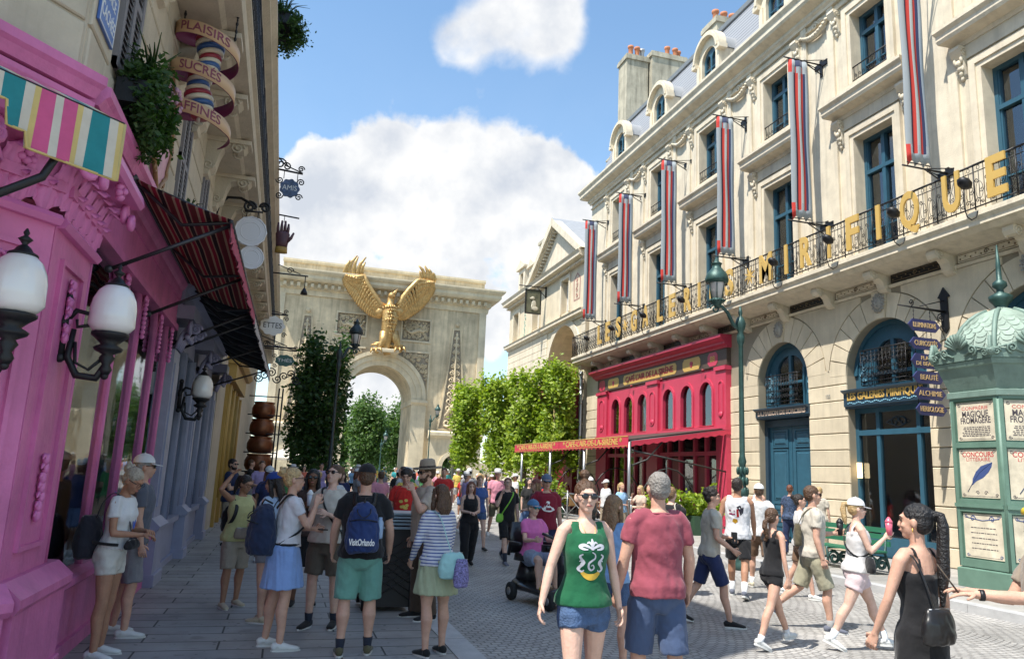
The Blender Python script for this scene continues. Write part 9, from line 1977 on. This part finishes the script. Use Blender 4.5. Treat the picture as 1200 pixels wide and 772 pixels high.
purse(p, fb('slingbrown', (0.10, 0.085, 0.05)), 'brown sling bag on the back of the man in the cream tee', (.05, -.19, 1.15), (.08, .05, .15), [(.0, -.16, 1.28), (.06, -.1, 1.42), (.09, .0, 1.48), (.05, .12, 1.36), (-.08, .16, 1.18), (-.17, .06, 1.0)])
cup(carry(p, 1, .08) + Vector((0, 0, .05)), iron, 'black ribbed mug carried by the man in the cream tee', .16, .045, iron, 'mug')
p = Pp('woman in white visor cap, white tank and pale pink shorts carrying a pink drink', 6.50, 7.50, 116, 1.68, 'f', ((-20, 8, 24), (24, 4, 0)), (((.1, .35, -1), (-.1, .75, .75)), ((.12, -.1, -1), (.1, .3, -1))), (0, .02), (0, -2), 1.10, 'pale', ('pony', 'blond'), ('tank', fb('tanktop_white', (0.60, 0.58, 0.57))), ('shorts', fb('palepink', (0.60, 0.47, 0.48)), .55), wshoe, (wsock, .1), hat=('cap', white), glasses='dark', seed=31)
purse(p, blk, 'black crossbody bag of the woman in the white cap', (.17, .10, 1.0), (.14, .05, .09), [(-.10, -.02, 1.47), (-.08, -.10, 1.38), (.05, -.14, 1.2), (.15, -.03, 1.08), (.10, .14, 1.15), (-.02, .15, 1.32), (-.09, .07, 1.44)])
cup(carry(p, 0, .08) + Vector((0, 0, .05)), mat('pink_drink', (0.65, 0.12, 0.18), 0.3), 'pink swirled drink held by the woman in the white cap', .14, .04, mat('pink_drink', (0, 0, 0)))
p = Pp('woman in strappy black dress with a long black ponytail, seen from behind', 3.98, 4.05, 352, 1.70, 'f', ((0, 2, 0), (4, 4, 0)), (((.2, -.05, -1), (.1, .15, -1)), ((.26, .2, -1), (.05, .45, -1))), (0, 0), (-30, 0), 1.0, 'light', ('longpony', 'black'), ('dress', blk, .3), ('none', None), bshoe, vox=.0075, seed=32)
purse(p, mat('black_leather', (0.012, 0.012, 0.013), 0.35), 'black leather bag hanging at the back of the woman in the black dress', (-.10, -.20, 1.02), (.13, .06, .11), [(-.13, .05, 1.36), (-.13, 0, 1.45), (-.12, -.08, 1.40), (-.12, -.15, 1.25), (-.11, -.19, 1.1)])
q = MB(); q.tube([p['Hd']((-.075, .005, 1.60)), p['Hd']((-.078, .005, 1.575))], .004, 5); q.build('earring', gold, p['root'])
p = Pp('curly haired young man in taupe shirt at the right edge holding out a thin wand', 4.42, 3.52, 300, 1.74, 'm', STAND, (((.05, .5, -.9), (-.05, 1, .12), (0, 0, -1)), ((.1, .75, -.7), (-.05, 1, .0), (0, 0, -1))), (0, 0), (0, 0), 1.0, 'light', ('curly', 'brown'), ('tee', fb('taupetee', (0.28, 0.23, 0.18))), ('shorts', fb('taupeshort', (0.35, 0.28, 0.2)), .9), wshoe, seed=33, vox=.008, curl=.25)
q = MB(); w_ = carry(p, 1, .1); q.tube([w_, w_ + Vector((-.10, .05, .16))], [.006, .003], 6); tag(q.build('wand', bark), 'thin dark wand in the hand of the young man at the right edge', 'wand')
q = MB(); wr = p['A'][1][2]; f_ = p['A'][1][3]; q.tube([p['W'](*p['D'](wr - f_ * .03)), p['W'](*p['D'](wr - f_ * .005))], .032, 12); q.build('watch', iron, p['root'])
q = MB(); q.tube([p['Hd'](v) for v in ((-.088, .02, 1.70), (-.06, .09, 1.705), (0, .105, 1.71), (.06, .09, 1.705), (.088, .02, 1.70))], [.006, .02, .022, .02, .006], 8, flat=.4); q.build('goggles', mat('yellow_frame', (0.6, 0.45, 0.03), 0.4), p['root'])
Pp('blonde woman in white top with a bare shoulder looking into the shop window', 11.9, 17.2, 60, 1.66, 'f', STAND, (CHEST, None), (0, 0), (0, 0), 1.0, 'light', ('lowbun', 'blond'), ('tank', white), ('shorts', denim, .5), wshoe, vox=.014, seed=34, z0=.134)
Pp('woman in navy floral tee with short auburn hair by the bench', 12.2, 16.3, 45, 1.68, 'f', STAND, (BELLY, None), (0, 0), (0, 0), 1.15, 'light', ('short', 'auburn'), ('tee', mat('navy_floral', (0.035, 0.06, 0.12), 0.8, var=0.95, vscale=30)), ('pants', navy), bshoe, vox=.014, seed=35, z0=.134)
Pp('blonde woman in beige top at the right of the window shoppers', 12.75, 15.9, 50, 1.66, 'f', STAND, (None, None), (0, 0), (0, 0), 1.0, 'pale', ('short', 'blond'), ('tee', cream), ('pants', khaki), bshoe, vox=.014, seed=36, z0=.134)
p = Pp('blonde woman in pale top at the café railing, hand raised to her face', 9.6, 19.3, 250, 1.62, 'f', STAND, (FACEH, BELLY), (0, .02), (0, -6), .95, 'light', ('wavy', 'blond'), ('tee', fb('palepeach', (0.55, 0.42, 0.34))), ('skirt', fb('white3', (0.55, 0.55, 0.56)), .45, .04), beish, vox=.013, seed=37)
rng = random.Random(77)
CL = dict(white=(0.6, 0.6, 0.6), black=(0.02, 0.02, 0.02), teal=(0.03, 0.25, 0.27), red=(0.5, 0.03, 0.03), navy=(0.02, 0.03, 0.09), pink=(0.6, 0.25, 0.32), grey=(0.22, 0.22, 0.24), yellow=(0.6, 0.45, 0.1), sky=(0.25, 0.42, 0.62), green=(0.06, 0.22, 0.08), coral=(0.6, 0.16, 0.1), lilac=(0.35, 0.28, 0.5))
BT_ = dict(khaki=(0.3, 0.24, 0.17), black=(0.02, 0.02, 0.02), denim=(0.07, 0.12, 0.24), white=(0.55, 0.55, 0.53), olive=(0.12, 0.11, 0.07), grey=(0.2, 0.2, 0.21), brown=(0.14, 0.08, 0.05), tan=(0.4, 0.3, 0.2))
protos = []
for i, (sx, lg_, hr, bt, hat_) in enumerate((('m', WL, ('short', 'brown'), 'shorts', None), ('f', WL2, ('long', 'dark'), 'shorts', None), ('m', STAND, ('short', 'dark'), 'pants', 'cap'), ('f', STAND, ('pony', 'blond'), 'skirt', None), ('m', WL2, ('short', 'grey'), 'shorts', 'hat'), ('f', WL, ('wavy', 'auburn'), 'shorts', 'cap'))):
 P = Pp('x', 0, 0, 0, 1.78 if sx == 'm' else 1.66, sx, lg_, (BELLY if i % 3 == 0 else None, None), (0, 0), (0, 0), 1.0 + .05 * (i % 3), ('light', 'pale', 'tan', 'light', 'light', 'brown')[i], hr, ('tee', white), ((bt, denim, .9) if bt != 'skirt' else (bt, denim, .5, .05)), wshoe, hat=(hat_, white) if hat_ else None, vox=.018, fine=False, seed=60 + i, z0=0)
 protos.append(P['root'])
spots = [(2.9, 19), (6.4, 19.5), (7.6, 18.2), (1.0, 21), (5.4, 22.5), (2.2, 23), (-.5, 22), (8.3, 23.5), (3.7, 25), (6.8, 26.5), (.4, 27), (9.4, 27), (4.8, 29), (2.2, 30), (7.9, 31), (-.3, 31.5), (6.0, 33), (9.2, 33.5), (3.4, 34.5), (1.0, 35.5), (7.3, 36.5), (4.9, 38), (9.0, 39.5), (2.6, 40.5), (6.3, 41.5), (3.9, 44), (8.2, 44.5), (5.4, 47), (10.1, 47.5), (3.0, 49), (7.2, 50), (4.8, 53), (9.3, 53.5), (6.4, 56), (8.3, 58), (5.2, 60), (7.8, 64), (6.0, 67), (9.0, 70), (13.2, 58.5), (14.2, 60), (12.0, 56), (4.3, 20.6), (1.7, 25.4), (5.9, 24.3), (8.9, 29.6), (10.0, 43.5), (11.6, 52), (-.9, 25.5), (3.1, 27.8), (5.5, 36.0), (1.2, 17.3), (2.6, 16.2), (-.2, 15.2), (2.3, 18.4), (1.5, 19.6), (3.3, 20.9), (.1, 19.1), (6.0, 21.2), (7.0, 23.4), (2.7, 24.8), (4.4, 26.3), (8.0, 26.0), (5.7, 28.2), (3.0, 31.6), (6.9, 29.4), (1.6, 32.4), (8.6, 36.2), (4.0, 36.4), (5.8, 39.6), (7.5, 42.8), (4.6, 41.8), (6.6, 45.6), (9.1, 50.8), (5.9, 51.5), (3.8, 55.6), (7.9, 55.0), (10.9, 45.2), (12.6, 47.4), (9.8, 36.4), (10.0, 22.6), (9.3, 19.9)]
combos = [(a, b_) for a in CL for b_ in BT_]; rng.shuffle(combos); hatn = {2: 'cap', 4: 'sun hat', 5: 'cap'}
for i, (x, y) in enumerate(spots):
 k = i % 6 if i >= 6 else i; r = protos[k] if i < 6 else copy_tree(protos[k]); tc_, bc = combos[i]
 fc = rng.choice((0, 10, -15, 175, 185, 165, 180, 90, 270)) + rng.uniform(-12, 12); r.location = (x, y, .006); r.rotation_euler = (0, 0, radians(-fc)); sc_ = rng.uniform(.94, 1.05); r.scale = (sc_, sc_, sc_)
 for ch in r.children:
  n_ = ch.name.split('.')[0]; m_ = fb('crowd_' + tc_, CL[tc_]) if n_ == 't_shirt' else fb('crowd_b_' + bc, BT_[bc]) if n_ in ('shorts', 'trousers', 'skirt') else None
  if m_ is not None: ch.material_slots[0].link = 'OBJECT'; ch.material_slots[0].material = m_
 w_ = 'walking away' if cos(radians(fc)) > .5 else 'facing the camera' if cos(radians(fc)) < -.5 else 'turned sideways'
 dist = 'nearer' if y < 26 else 'mid-distance' if y < 42 else 'distant'
 r['label'] = '%s %s in %s top and %s %s%s %s' % (dist, 'man' if k in (0, 2, 4) else 'woman', tc_, bc, {'pants': 'trousers'}.get(('shorts', 'shorts', 'pants', 'skirt', 'shorts', 'shorts')[k], ('shorts', 'shorts', 'pants', 'skirt', 'shorts', 'shorts')[k]), ' with ' + hatn[k] if k in hatn else '', w_)
 r['group'] = 'people in the crowd down the street'
